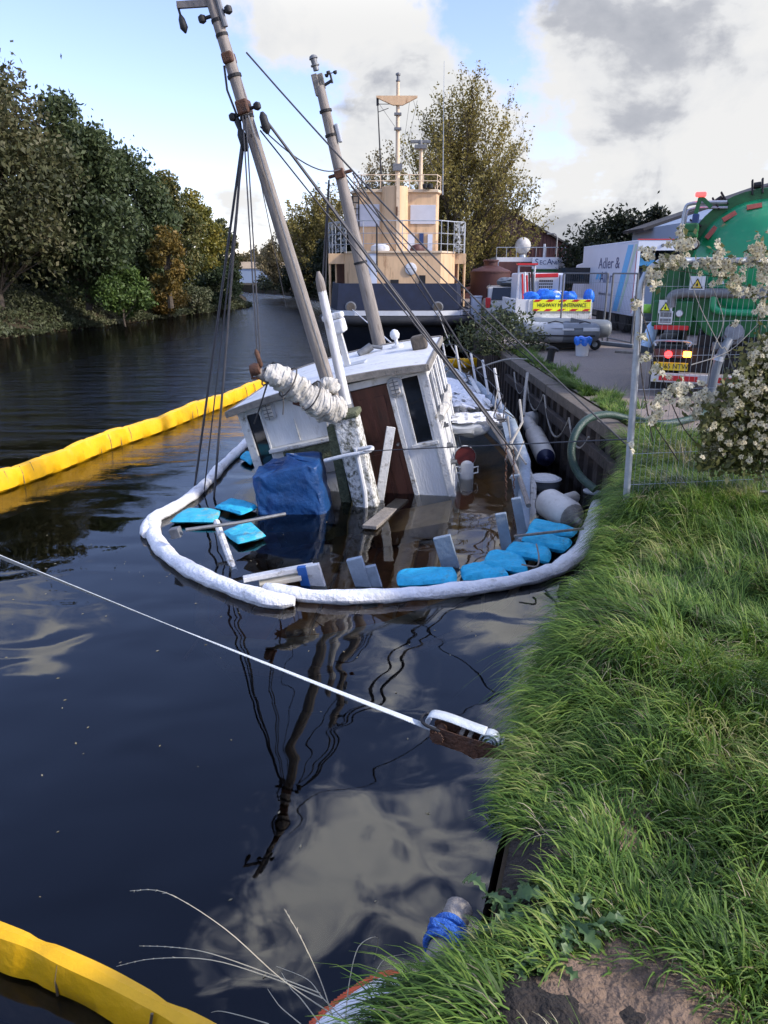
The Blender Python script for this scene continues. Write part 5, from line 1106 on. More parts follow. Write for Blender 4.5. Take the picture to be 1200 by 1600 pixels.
    # top deck rails and masts
    zr2 = T(620, 273, 33.4).z; pp = [(xa, 34.4), (xa + .2, 33.5), (tc_.x - .6, 33.4), (tc_.x + .6, 33.4), (xb - .1, 33.4), (xb + .1, 34.2), (xb + .1, 37.8)]
    for h in (zt + .45, zr2): b = MB(); b.tube([(x, y, h) for x, y in pp], .02, 6); b.build('top_rail', m_cream2, t, smooth=True)
    for x, y in pp + [((pp[3][0] + pp[4][0]) / 2, 33.4)]: b = MB(); b.cyl((x, y, zt + .1), (x, y, zr2), .018, n=6); b.build('top_rail_post', m_cream2, t)
    q = T(621, 290, 34); h = T(622, 128, 34); b = MB(); b.tube([(q.x, 34, zt), (q.x, 34, h.z)], [.10, .07], 10); ms = b.build('signal_mast', m_cream2, t, smooth=True)
    b = MB(); l = T(588, 155, 34); r_ = T(652, 155, 34); b.prism([(l.x, .10), (l.x, .04), (q.x - .2, -.24), (q.x + .2, -.24), (r_.x, .04), (r_.x, .10)], .16, Matrix.Translation((0, 34.0, l.z)) @ Matrix.Rotation(R(90), 4, 'X')); b.build('crossarm', m_cream, ms)
    b = MB(); b.lathe([(.05, 0), (.09, .02), (.09, .06), (.06, .08), (.06, .22), (.10, .24), (.10, .30), (.03, .34)], 12, Matrix.Translation((h.x, 34, h.z))); b.build('mast_lamp', m_dsteel, ms, smooth=True)
    for py in (179, 202, 262): z = T(620, py, 34).z; b = MB(); b.box((q.x, 33.92, z), (.30 if py < 250 else .40, .2, .10 if py < 250 else .28)); b.build('lamp_bracket', m_dsteel, ms, bevel=.015)
    b = MB(); a = T(590, 165, 34); c = T(597, 305, 34); b.tube([(a.x, 34, a.z + .15), (c.x, 34, c.z)], [.02, .045], 7); b.build('whip_aerial', m_black, t)
    b = MB(); b.tube([(a.x, 33.98, a.z + .05), (a.x + .7, 33.98, a.z + .05)], .014, 5); b.tube([(a.x, 33.98, a.z - .25), (a.x + .45, 33.98, a.z - .1)], .014, 5); b.cyl((a.x, 34, a.z + .0), (a.x, 34, a.z + .28), .05); b.build('aerial_arms', m_black, t)
    q = T(657, 300, 34.4); h = T(657, 232, 34.4); b = MB(); b.cyl((q.x, 34.4, zt), (q.x, 34.4, h.z), .09, .07); rm = b.build('radar_mast', m_cream2, t, smooth=True)
    b = MB(); b.box((h.x, 34.4, h.z + .05), (.5, .4, .16)); b.box((h.x, 34.4, h.z + .26), (.85, .14, .12)); b.cyl((h.x, 34.4, h.z + .1), (h.x, 34.4, h.z + .3), .10); b.build('radar_scanner', m_dsteel, rm, bevel=.015)
    a = T(692, 300, 34.4); c = T(694, 95, 34.4); b = MB(); b.tube([(a.x, 34.4, zt), (c.x, 34.4, c.z)], [.02, .008], 5); b.build('whip_aerial', m_steel, t)
    for (x0, y0, x1, y1) in ((588, 156, 622, 205), (652, 157, 630, 255), (640, 158, 626, 262), (646, 157, 676, 262)):
        a = T(x0, y0, 34); c = T(x1, y1, 34); b = MB(); b.cyl(a, c, .007, n=4); b.build('aerial_wire', m_wire, t)
    for px in (575, 664, 672): q = T(px, 297, 33.3); b = MB(); b.lathe([(.05, -.1), (.11, -.06), (.12, .08), (.04, .1)], 12, Matrix.Translation((q.x, 33.2, zt + .22))); b.build('deck_lamp', m_black, t, smooth=True)
    for i, (x0, x1, x2, y0, y1) in enumerate(((677, 682, 722, 482, 566), )):
        line('tug_line', 'pale mooring rope sagging from the right hawse hole of the tug', sag(T(684, 484, 29.2), T(728, 575, 22), .25), .02, m_pale)
    line('tug_line', 'white rope from the left hawse hole of the tug to the wheelhouse roof', [T(551, 484, 29.2), T(616, 540, 13.5)], .016, m_board)
tug()
p = aty(743, 486, 31); b = MB(); b.box((p.x, 31, 1.2 + .52), (.42, .35, 1.0)); b.box((p.x, 31, 1.2 + 1.05), (.46, .39, .06)); b.box((p.x, 30.81, 1.75), (.34, .02, .8)); o = b.build('cabinet', m_truckw, bevel=.02); place(o, (p.x, 31, 1.2)); tag(o, 'pale blue upright cabinet on the quay beside the tug', 'cabinet')
# ------------------------------------------------------------------ vehicles and things on the yard
GZ = 1.206
def wheel(parent, c, r, w, name='wheel'):
    m = Matrix.Translation(c) @ Matrix.Rotation(R(90), 4, 'Y') @ Matrix.Translation((0, 0, -w / 2)); b = MB()
    b.lathe([(r * .62, 0), (r * .9, 0), (r, w * .18), (r, w * .82), (r * .9, w), (r * .62, w)], 22, m); t = b.build(name, m_black, parent, smooth=True)
    b = MB(); b.lathe([(r * .12, w * .25), (r * .6, w * .12), (r * .62, w * .06), (r * .62, w * .94), (r * .6, w * .88), (r * .12, w * .75)], 18, m); b.build('rim', m_lgrey, t, smooth=True); return t
def flatbed():
    Y = 24.8; T = lambda px, py: aty(px, py, Y); xl, xr = T(806, 480).x, T(924, 480).x; cx = (xl + xr) / 2; zb, zt = T(860, 489).z, T(860, 468).z; W = xr - xl
    t = thing('flatbed_truck', 'white tipper truck with a yellow HIGHWAY MAINTENANCE board across its tail', 'truck', (cx, Y, GZ))
    b = MB(); b.box((cx, Y + .03, (zb + zt) / 2), (W, .06, zt - zb)); b.box((xl + .03, Y + 1.5, (zb + zt) / 2), (.05, 2.9, zt - zb)); b.box((xr - .03, Y + 1.5, (zb + zt) / 2), (.05, 2.9, zt - zb)); b.box((cx, Y + 1.5, zb + .03), (W, 2.9, .06)); b.build('drop_sides', m_board, t, bevel=.01)
    b = MB(); b.box((cx, Y - .0, zb - .10), (W * .98, .14, .17)); b.box((cx, Y + 2, zb - .2), (.9, 5.2, .18)); b.build('rear_beam', m_whitew, t, bevel=.01)
    b = MB(); b.box((xl + .02, Y + .0, zt - .18), (.07, .08, zt - zb + .04)); b.box((xl + .42, Y - .012, (zb + zt) / 2), (.03, .03, zt - zb)); b.box((xr - .01, Y - .01, GZ + .55), (.06, .06, 1.0)); b.build('corner_post', m_board, t)
    a = T(832, 486); c = T(923, 468); b = MB(); m = facing(((a.x + c.x) / 2, Y - .03, (a.z + c.z) / 2)); w, h = c.x - a.x, c.z - a.z
    b.box(((a.x + c.x) / 2, Y - .028, (a.z + c.z) / 2), (w, .05, h)); b.mat(1)
    for i in range(5):
        for s in (1, -1):
            x = -w / 2 + .10 + i * (w - .2) / 4; y0 = s * h / 2; y1 = s * h / 2 - s * h * .19; k = .13 * s
            q = [(max(-w / 2, min(w / 2, u)), v) for u, v in ((x - .1 + k * .6, y0), (x + .1 + k * .6, y0), (x + .1 - k * .2, y1), (x - .1 - k * .2, y1))]
            b.prism(q if s < 0 else q[::-1], .004, m @ Matrix.Translation((0, 0, .026)))
    b.build('warning_board', [m_yhi, m_red], t); text('HIGHWAY MAINTENANCE', h * .47, m_dark, t, m @ Matrix.Translation((0, 0, .028)), xs=.80 * w / 1.9)
    zc = T(860, 427).z; yc = Y + 3.1; a = aty(812, 430, yc); c = aty(884, 430, yc)
    b = MB(); b.box(((a.x + c.x) / 2, yc + .9, (GZ + .5 + zc) / 2), (c.x - a.x, 1.8, zc - GZ - .5)); b.build('cab', m_truckw, t, bevel=.06)
    b = MB(); q0 = aty(841, 455, yc - .05); q1 = aty(864, 437, yc - .05); b.box(((q0.x + q1.x) / 2, yc - .06, (q0.z + q1.z) / 2), (q1.x - q0.x, .05, q1.z - q0.z)); gr = b.build('headboard_grille', m_board, t)
    b = MB()
    for i in range(7):
        for j in range(4): b.box((q0.x + (i + .5) * (q1.x - q0.x) / 7, yc - .09, q0.z + (j + .5) * (q1.z - q0.z) / 4), (.045, .02, .06))
    b.build('grille_hole', m_dark, gr)
    b = MB(); q = aty(853, 431, yc - .2); b.bar(aty(829, 431, yc - .2), aty(872, 430, yc - .2), .16, .14); b.build('light_bar', m_red, t, bevel=.02)
    b = MB(); q0 = aty(811, 415, yc - .3); q1 = aty(836, 415, yc - .3)
    for q in (q0, q1):
        b.cyl((q.x, q.y, zb), (q.x, q.y, q.z), .035, n=6)
    b.tube([q0, q1], .03, 6); b.bar((q0.x, q0.y, q0.z - .25), (q1.x, q1.y, q1.z - .25), .05, .05); b.build('gear_rack', m_board, t); b = MB(); b.box(((q0.x + q1.x) / 2, q0.y, q0.z + .05), (q1.x - q0.x + .15, .3, .06)); b.build('beacon_bar', m_red, t)
    tools = [(816, 428, m_red), (820, 425, m_board), (823, 430, m_red), (827, 426, m_dark), (831, 424, m_dark), (834, 430, m_grey)]
    for px, py, mm in tools: b = MB(); q = aty(px, py, yc - .5); b.cyl((q.x + .1, q.y, zb + .1), (q.x, q.y, q.z), .035, n=6); b.build('long_tool', mm, t)
    for px in (875, 880): b = MB(); q = aty(px, 430, yc - .2); b.tube([(q.x, q.y, zb), (q.x, q.y, q.z)], .02, 5); b.build('cable', m_dsteel, t)
    for px, mm in ((840, m_red), (914, m_red)): b = MB(); q = aty(px, 500, Y); b.box((q.x, Y - .02, q.z), (.34, .08, .13)); b.build('tail_lamp', mm, t, bevel=.01)
    for s in (-1, 1): wheel(t, (cx + s * (W / 2 - .28), Y + 1.3, GZ + .38), .38, .26); wheel(t, (cx + s * (W / 2 - .25), Y + 4.3, GZ + .38), .38, .24)
    b = MB(); b.box((cx, Y + .4, GZ + .45), (W * .8, .5, .25)); b.build('chassis', m_dark, t)
    for i, (px, py, s, l) in enumerate(((833, 466, (.28, .3, .16), 'blue plastic bag at the left of the load on the white truck'), (855, 464, (.42, .35, .2), 'big blue plastic bag in the middle of the truck load'), (888, 465, (.30, .3, .16), 'blue plastic bag at the right of the truck load'))):
        q = aty(px, py, Y + .6); lump('plastic_bag', l, 'bag', (q.x, Y + .6, q.z), s, m_bblue, 120 + i, amp=.28, group='blue bags loaded on the white truck', wr=15)
    q = aty(872, 464, Y + .7); lump('plastic_bag', 'white plastic bag between the blue bags on the white truck', 'bag', q, (.25, .25, .16), m_board, 125, amp=.25, wr=14)
    q = aty(921, 464, Y + .5); lump('plastic_bag', 'bright blue bag hanging over the right corner of the white truck', 'bag', q, (.17, .17, .2), m_bblue, 126, amp=.2, wr=14)
    # lorry cab seen beyond the tailboard
    q = aty(897, 450, 31); t = thing('parked_van', 'white van cab with a dark side window between the tipper truck and the box truck', 'van', (q.x, 31, GZ)); b = MB()
    prof = [(0, .35), (0, 2.35), (.5, 2.45), (1.6, 2.4), (2.3, 1.35), (3.0, 1.15), (3.1, .4)]
    b.prism(prof, 1.9, Matrix.Translation((q.x + .8, 30.5, GZ)) @ Matrix.Rotation(R(90), 4, 'Z') @ Matrix.Rotation(R(90), 4, 'X')); b.build('body', m_board, t, bevel=.05)
    b = MB(); b.box((q.x - .15, 30.48, GZ + 1.85), (1.3, .04, .6)); b.build('rear_window', m_glass, t); b = MB(); b.box((q.x - 1.25, 31, GZ + 1.75), (.18, .12, .36)); b.build('mirror', m_black, t, bevel=.03)
    for s in (-1, 1): wheel(t, (q.x - .15 + s * .8, 31.3, GZ + .34), .34, .2)
flatbed()
def car():
    Y = 29.5; q = aty(786, 480, Y); yaw = R(-6); mt = Matrix.Translation((q.x + .12, Y, GZ)) @ Matrix.Rotation(yaw, 4, 'Z'); t = thing('parked_car', 'silver estate car seen from behind between the red brown tank and the white truck', 'car', mtx=mt); b = MB(); W = 1.66
    lower = [(0, .28), (-.05, .55), (0, .92), (.9, .96), (3.0, .94), (4.1, .78), (4.2, .35)]; fr = mt @ Matrix.Translation((W / 2, 0, 0)) @ Matrix.Rotation(R(90), 4, 'Z') @ Matrix.Rotation(R(90), 4, 'X')
    b.prism(lower, W, fr @ Matrix.Translation((0, 0, -W)) @ Matrix.Translation((0, 0, W)) if False else mt @ Matrix.Rotation(R(90), 4, 'Z') @ Matrix.Rotation(R(90), 4, 'X') @ Matrix.Translation((0, 0, -W / 2))); b.build('body', m_silver, t, bevel=.07)
    b = MB(); b.prism([(.12, .90), (.42, 1.44), (2.2, 1.46), (3.0, .92)], W * .86, mt @ Matrix.Rotation(R(90), 4, 'Z') @ Matrix.Rotation(R(90), 4, 'X') @ Matrix.Translation((0, 0, -W * .43))); b.build('cabin', m_silver, t, bevel=.06)
    n = Vector((0, -.54, .3)); b = MB()
    g = [mt @ Vector(v) for v in ((-.58, .14, .97), (.58, .14, .97), (.52, .385, 1.40), (-.52, .385, 1.40))]; b.slab([p + mt.to_3x3() @ Vector((0, -.03, .016)) for p in g], mt.to_3x3() @ Vector((0, -.87, .48)), .03); b.build('rear_window', m_glass, t)
    b = MB()
    for s in (-1,): b.slab([mt @ Vector(v) for v in ((-.725, 1.0, .98), (-.725, .45, .98), (-.725, .6, 1.36), (-.725, 1.0, 1.36))], mt.to_3x3() @ Vector((-1, 0, 0)), .02); b.slab([mt @ Vector(v) for v in ((-.725, 2.5, .98), (-.725, 1.1, .98), (-.725, 1.1, 1.36), (-.725, 2.15, 1.36))], mt.to_3x3() @ Vector((-1, 0, 0)), .02)
    b.build('side_window', m_glass, t)
    for s in (-1, 1): b = MB(); b.box(mt @ Vector((s * .70, -.02, .86)), (.2, .1, .38), Euler((0, 0, yaw))); b.build('tail_lamp', m_red, t, bevel=.02)
    b = MB(); b.box(mt @ Vector((0, -.05, .42)), (1.6, .12, .22), Euler((0, 0, yaw))); b.build('bumper', m_grey, t, bevel=.03); b = MB(); b.box(mt @ Vector((0, -.055, .66)), (.5, .03, .11), Euler((0, 0, yaw))); b.build('number_plate', m_plate, t)
    for s in (-1, 1):
        b = MB(); b.tube([mt @ Vector((s * .62, .55, 1.50)), mt @ Vector((s * .62, 2.1, 1.51))], .025, 6); b.build('roof_bar', m_dark, t)
        for y in (.75, 3.4): wheel(t, mt @ Vector((s * .74, y, .31)), .31, .2)
    q = mt @ Vector((.1, .9, 1.62)); lump('roof_bundle', 'bundle of dark gear strapped on the roof of the silver car', 'bundle', q, (.45, .5, .13), m_grey, 131, amp=.25, wr=14)
car()
def box_truck():
    a = aty(997, 378, 25); X0, Y0, Y1, W, zt = a.x, 25.0, 31.7, 2.5, a.z; zb = aty(990, 491, 25).z
    t = thing('box_truck', 'white box truck with Adler & Allan lettering and a blue stripe on its side', 'truck', (X0 + W / 2, Y0, GZ)); b = MB(); th = .06
    b.box((X0 + th / 2, (Y0 + Y1) / 2, (zb + zt) / 2), (th, Y1 - Y0, zt - zb)); b.box((X0 + W - th / 2, (Y0 + Y1) / 2, (zb + zt) / 2), (th, Y1 - Y0, zt - zb)); b.box((X0 + W / 2, (Y0 + Y1) / 2, zt + th / 2), (W, Y1 - Y0, th)); b.box((X0 + W / 2, (Y0 + Y1) / 2, zb - th / 2), (W, Y1 - Y0, th)); b.box((X0 + W / 2, Y1 - th / 2, (zb + zt) / 2), (W - 2 * th, th, zt - zb - .01))
    bx = b.build('box', m_truckw, t, bevel=.015)
    b = MB(); b.box((X0 + W / 2, Y0 - .03, zt - .10), (W + .02, .07, .32)); b.box((X0 + .04, Y0 - .03, (zb + zt) / 2 - .1), (.10, .07, zt - zb - .2)); b.box((X0 + W - .04, Y0 - .03, (zb + zt) / 2 - .1), (.10, .07, zt - zb - .2)); b.build('rear_frame', m_truckw, t, bevel=.01)
    b = MB(); b.box((X0 + W / 2, Y0 - .035, zt + .075), (W + .04, .09, .03)); b.box((X0 - .008, Y0 - .03, (zb + zt) / 2 - .1), (.012, .05, zt - zb - .3)); b.build('red_trim', m_red, t)
    b = MB(); b.cyl((X0 + .78, Y0 - .06, zt - .1), (X0 + .78, Y0 - .10, zt - .1), .05); b.build('marker_lamp', m_dsteel, t)
    side = Matrix.Translation((X0 - .004, 0, 0)) @ Matrix(((0, 0, -1, 0), (-1, 0, 0, 0), (0, 1, 0, 0), (0, 0, 0, 1)))   # local x runs towards the camera, y up, z out of the side
    S = lambda y, z: (-y, z); H = zt - zb
    def stripe(y0, y1, w, mm, nm): b = MB(); b.prism([S(y0, zb + .02), S(y0 - w, zb + .02), S(y1 - w, zt - .06), S(y1, zt - .06)], .003, side); b.build(nm, mm, t)
    stripe(Y0 + 2.1, Y0 + .95, .55, m_lblue, 'blue_stripe'); stripe(Y0 + 1.45, Y0 + .22, .22, m_lgreen, 'green_stripe')
    sm = lambda y, z: side @ Matrix.Translation((-y, z, .003))
    text('Adler &', .55, m_dblue, t, sm(Y0 + 3.0, zt - H * .28), xs=1.5); text('Allan', .55, m_dblue, t, sm(Y0 + 3.15, zt - H * .50), xs=1.5)
    b = MB(); b.prism([S(Y0 + 4.6, zt - H * .53), S(Y0 + 4.3, zt - H * .53), S(Y0 + 4.05, zt - H * .42), S(Y0 + 4.35, zt - H * .42)], .003, side); b.build('light_mark', m_lblue, t); b = MB(); b.prism([S(Y0 + 4.1, zt - H * .53), S(Y0 + 3.95, zt - H * .53), S(Y0 + 3.85, zt - H * .42), S(Y0 + 4.0, zt - H * .42)], .003, side); b.build('light_mark', m_lblue, t)
    text('adlerandallan.co.uk', .15, m_grey, t, sm(Y0 + 3.1, zt - H * .75), xs=1.6)
    b = MB(); b.box((X0 + W / 2, Y0 + 1.0, zb + .75), (1.6, .8, 1.3)); b.build('load_crate', m_bluebld, t, bevel=.02); b = MB(); b.box((X0 + .45, Y0 + .5, zb + 1.7), (.5, .4, .4)); b.build('blue_load', m_lblue, t, bevel=.03)
    b = MB(); b.box((X0 + W / 2, (Y0 + Y1) / 2 + .3, zb - .24), (1.6, Y1 - Y0 + 1.6, .3)); b.box((X0 + .15, Y0 + 3.2, zb - .35), (.10, 2.4, .5)); b.build('chassis', m_dark, t)
    b = MB(); b.prism([(Y1 + .15, GZ + .4), (Y1 + .15, zb + 1.7), (Y1 + 1.5, zb + 1.6), (Y1 + 1.9, zb + .6), (Y1 + 2.0, GZ + .4)], W - .2, Matrix.Translation((X0 + .1, 0, 0)) @ Matrix.Rotation(R(90), 4, 'Z') @ Matrix.Rotation(R(90), 4, 'X')); b.build('cab', m_truckw, t, bevel=.06)
    for s in (.28, W - .28):
        for y in (Y0 + 1.3, Y1 + .6): wheel(t, (X0 + s, y, GZ + .42), .42, .28)
box_truck()
def inflatable():
    z = aty(870, 520, 20).z; a = aty(808, 516, 20); c = aty(932, 518, 20); d = aty(952, 515, 21.4); r = .255
    t = thing('inflatable_boat', 'grey inflatable dinghy resting on launching wheels on the yard', 'dinghy', (a.x + 1, 20.5, GZ))
    cone = lambda p, s: [p, p + Vector((.05 * s, 0, 0))]
    def tubepart(p0, p1, r0, r1, mat, nm):
        b = MB(); k = 14; pts = [p0.lerp(p1, i / k) for i in range(k + 1)]; b.tube(pts, [r0 + (r1 - r0) * i / k for i in range(k + 1)], 18); return b.build(nm, mat, t, smooth=True)
    sp = .0
    mid = Vector((a.x + (c.x - a.x) * .56, 20, z)); bow = Vector((a.x + .12, 20.25, z + .07))
    b = MB(); b.tube(smooth_path([Vector((a.x + .55, 21.6, z + .06)), Vector((a.x + .16, 21.2, z + .08)), Vector((a.x, 20.7, z + .09)), Vector((a.x + .14, 20.22, z + .07)), Vector((a.x + .55, 20.0, z + .02)), mid], 5), r, 18); b.build('bow_tube', m_lgrey, t, smooth=True)
    b = MB(); b.tube([mid, Vector((c.x - .25, 20, z)), Vector((c.x - .05, 20, z)), Vector((c.x + .04, 20, z)), Vector((c.x + .08, 20, z))], [r + .003, r + .003, r * .97, r * .75, r * .3], 18); b.build('stern_tube', m_grey, t, smooth=True)
    b = MB(); b.tube([Vector((a.x + .55, 21.6, z + .06)), Vector((d.x - .3, 21.5, z)), Vector((d.x - .06, 21.5, z)), Vector((d.x + .04, 21.5, z)), Vector((d.x + .08, 21.5, z))], [r, r, r * .97, r * .75, r * .3], 18); b.build('far_tube', m_grey, t, smooth=True)
    b = MB(); b.tube([Vector((a.x + .1, 20.0, z - .0)), Vector((a.x + .55, 19.745, z - .05)), Vector((c.x - .1, 19.74, z - .06))], .022, 6); b.tube([Vector((a.x + .55, 19.77, z + .12)), Vector((c.x - .1, 19.75, z + .12))], .008, 4); b.build('rubbing_strip', m_black, t, smooth=True)
    for dx, w, h in ((.25, .42, .09), (-.35, .3, .05)): b = MB(); b.box(((mid.x + c.x) / 2 + dx, 19.738, z + .1), (w, .02, h)); b.build('side_patch', m_board, t, bevel=.008)
    b = MB(); b.prism([(a.x + .35, z - .12), (c.x - .15, z - .14), (c.x - .15, z - .38), (a.x + 1.2, z - .42)], 1.1, Matrix.Translation((0, 21.3, 0)) @ Matrix.Rotation(R(90), 4, 'X')); b.build('bottom', m_black, t); b = MB(); b.box((c.x - .35, 20.75, z + .06), (.05, 1.2, .5)); b.build('transom', m_dsteel, t)
    b = MB(); b.tube([Vector((mid.x - .4, 19.9, z + r)), Vector((mid.x - .2, 19.9, z + r + .05)), Vector((mid.x, 19.9, z + r))], .015, 5); b.tube([Vector((c.x - .5, 19.9, z + r)), Vector((c.x - .35, 19.9, z + r + .04)), Vector((c.x - .2, 19.9, z + r))], .015, 5); b.build('grab_handle', m_black, t)
    for x, y in ((c.x + .05, 20.2), (c.x + .12, 21.2)):
        w = MB(); m = Matrix.Translation((x, y, GZ + .15)) @ Matrix.Rotation(R(65), 4, 'Z') @ Matrix.Rotation(R(90), 4, 'Y') @ Matrix.Translation((0, 0, -.05)); w.lathe([(.05, 0), (.13, .0), (.15, .03), (.15, .07), (.13, .10), (.05, .10)], 18, m); ww = w.build('launch_wheel', m_black, t, smooth=True)
        w = MB(); w.lathe([(.02, -.01), (.07, -.004), (.07, .104), (.02, .11)], 12, m); w.build('hub', m_lgrey, ww, smooth=True); w = MB(); w.tube([Vector((x, y, GZ + .15)), Vector((x - .25, y, z))], .018, 6); w.build('wheel_leg', m_steel, t)
inflatable()
def bucket():
    p = atz(909, 556, GZ); t = thing('bucket', 'white bucket lined with a blue plastic bag beside the dinghy', 'bucket', p); b = MB()
    b.lathe([(.145, 0), (.15, .02), (.18, .36), (.19, .37), (.19, .39)], 22, Matrix.Translation(p)); b.build('pail', m_board, t, smooth=True); b = MB(); r3 = random.Random(3); n = 30
    pr = [(.19, .30), (.205, .36), (.215, .42), (.19, .46), (.10, .44), (.01, .42)]; vs = []
    for r, z in pr:
        for j in range(n): a = 6.283 * j / n; k = 1 + .10 * math.sin(a * 7 + z * 20) + .05 * math.sin(a * 11 - z * 30); vs.append(p + Vector((math.cos(a) * r * k, math.sin(a) * r * k, z + .015 * math.sin(a * 5) - (.04 * abs(math.sin(a * 3)) if z < .35 else 0))))
    b.add(vs, [(i * n + j, i * n + (j + 1) % n, (i + 1) * n + (j + 1) % n, (i + 1) * n + j) for i in range(len(pr) - 1) for j in range(n)]); b.build('liner', m_bblue, t, smooth=True)
    p = atz(858, 569, GZ); t = thing('bollard', 'short black iron bollard on the quay near the buddleia', 'bollard', p); b = MB(); m = Matrix.Translation(p) @ Matrix.Rotation(R(8), 4, 'Y')
    b.lathe([(.13, -.02), (.13, .02), (.085, .06), (.08, .26), (.10, .32), (.105, .36), (.08, .39), (.02, .40)], 18, m); b.build('post', m_black, t, smooth=True); b = MB(); b.cyl(m @ Vector((-.14, 0, .33)), m @ Vector((.14, 0, .33)), .035); b.build('cross_pin', m_black, t, smooth=True)
bucket()
def mesh_panel(t, p0, p1, z0, z1, step, rr, mat, rows=4):
    n = max(2, int((p1 - p0).length / step)); d = (p1 - p0); b = MB(); b.mat(0)
    for i in range(1, n):
        q = p0 + d * (i / n); b.tube([(q.x, q.y, z0), (q.x, q.y, z1)], rr, 3, cap=False)
    for j in range(rows):
        z = z0 + (z1 - z0) * (j + .3) / rows; b.tube([(p0.x, p0.y, z), (p1.x, p1.y, z)], rr * 1.1, 3, cap=False)
    return b.build('mesh_infill', mat, t)
def far_fence():
    pts = [(862, 538), (945, 530), (985, 520)]
    q = [aty(876, 500, 24.2), aty(944, 500, 22.6), aty(952, 500, 22.6), aty(990, 500, 21.0)]
    for (a, c, l) in ((q[0], q[1], 'wire mesh site fence panel behind the dinghy, left one of the two'), (q[2], q[3], 'wire mesh site fence panel in front of the box truck, right one of the two')):
        a = Vector((a.x, a.y, GZ)); c = Vector((c.x, c.y, GZ)); t = thing('site_fence', l, 'fence', a, group='wire mesh fence panels by the box truck'); zt = GZ + 1.95
        for p in (a, c): b = MB(); b.cyl(p, (p.x, p.y, zt), .03, n=8); b.build('post', m_dsteel, t)
        for z in (zt, GZ + .12): b = MB(); b.tube([(a.x, a.y, z), (c.x, c.y, z)], .025, 6); b.build('rail', m_dsteel, t)
        mesh_panel(t, a, c, GZ + .12, zt, .09, .0022, m_dsteel, 5)
    a, c = q[2], q[3]; b = MB(); b.bar((a.x - .6, a.y - .6, GZ + .05), (c.x, c.y - .3, GZ + .05), .18, .1); o = b.build('metal_rail', m_grey, bevel=.02); place(o, (a.x, a.y, GZ)); tag(o, 'grey low rail lying along the foot of the wire mesh panels', 'rail')
    b = MB(); p0 = atz(962, 549, GZ + .03); p1 = atz(1000, 551, GZ + .03); b.bar(p0, p1, .22, .06); o = b.build('timber_block', m_wood, bevel=.01); place(o, p0); tag(o, 'short brown timber lying on the gravel by the fence', 'timber')
far_fence()
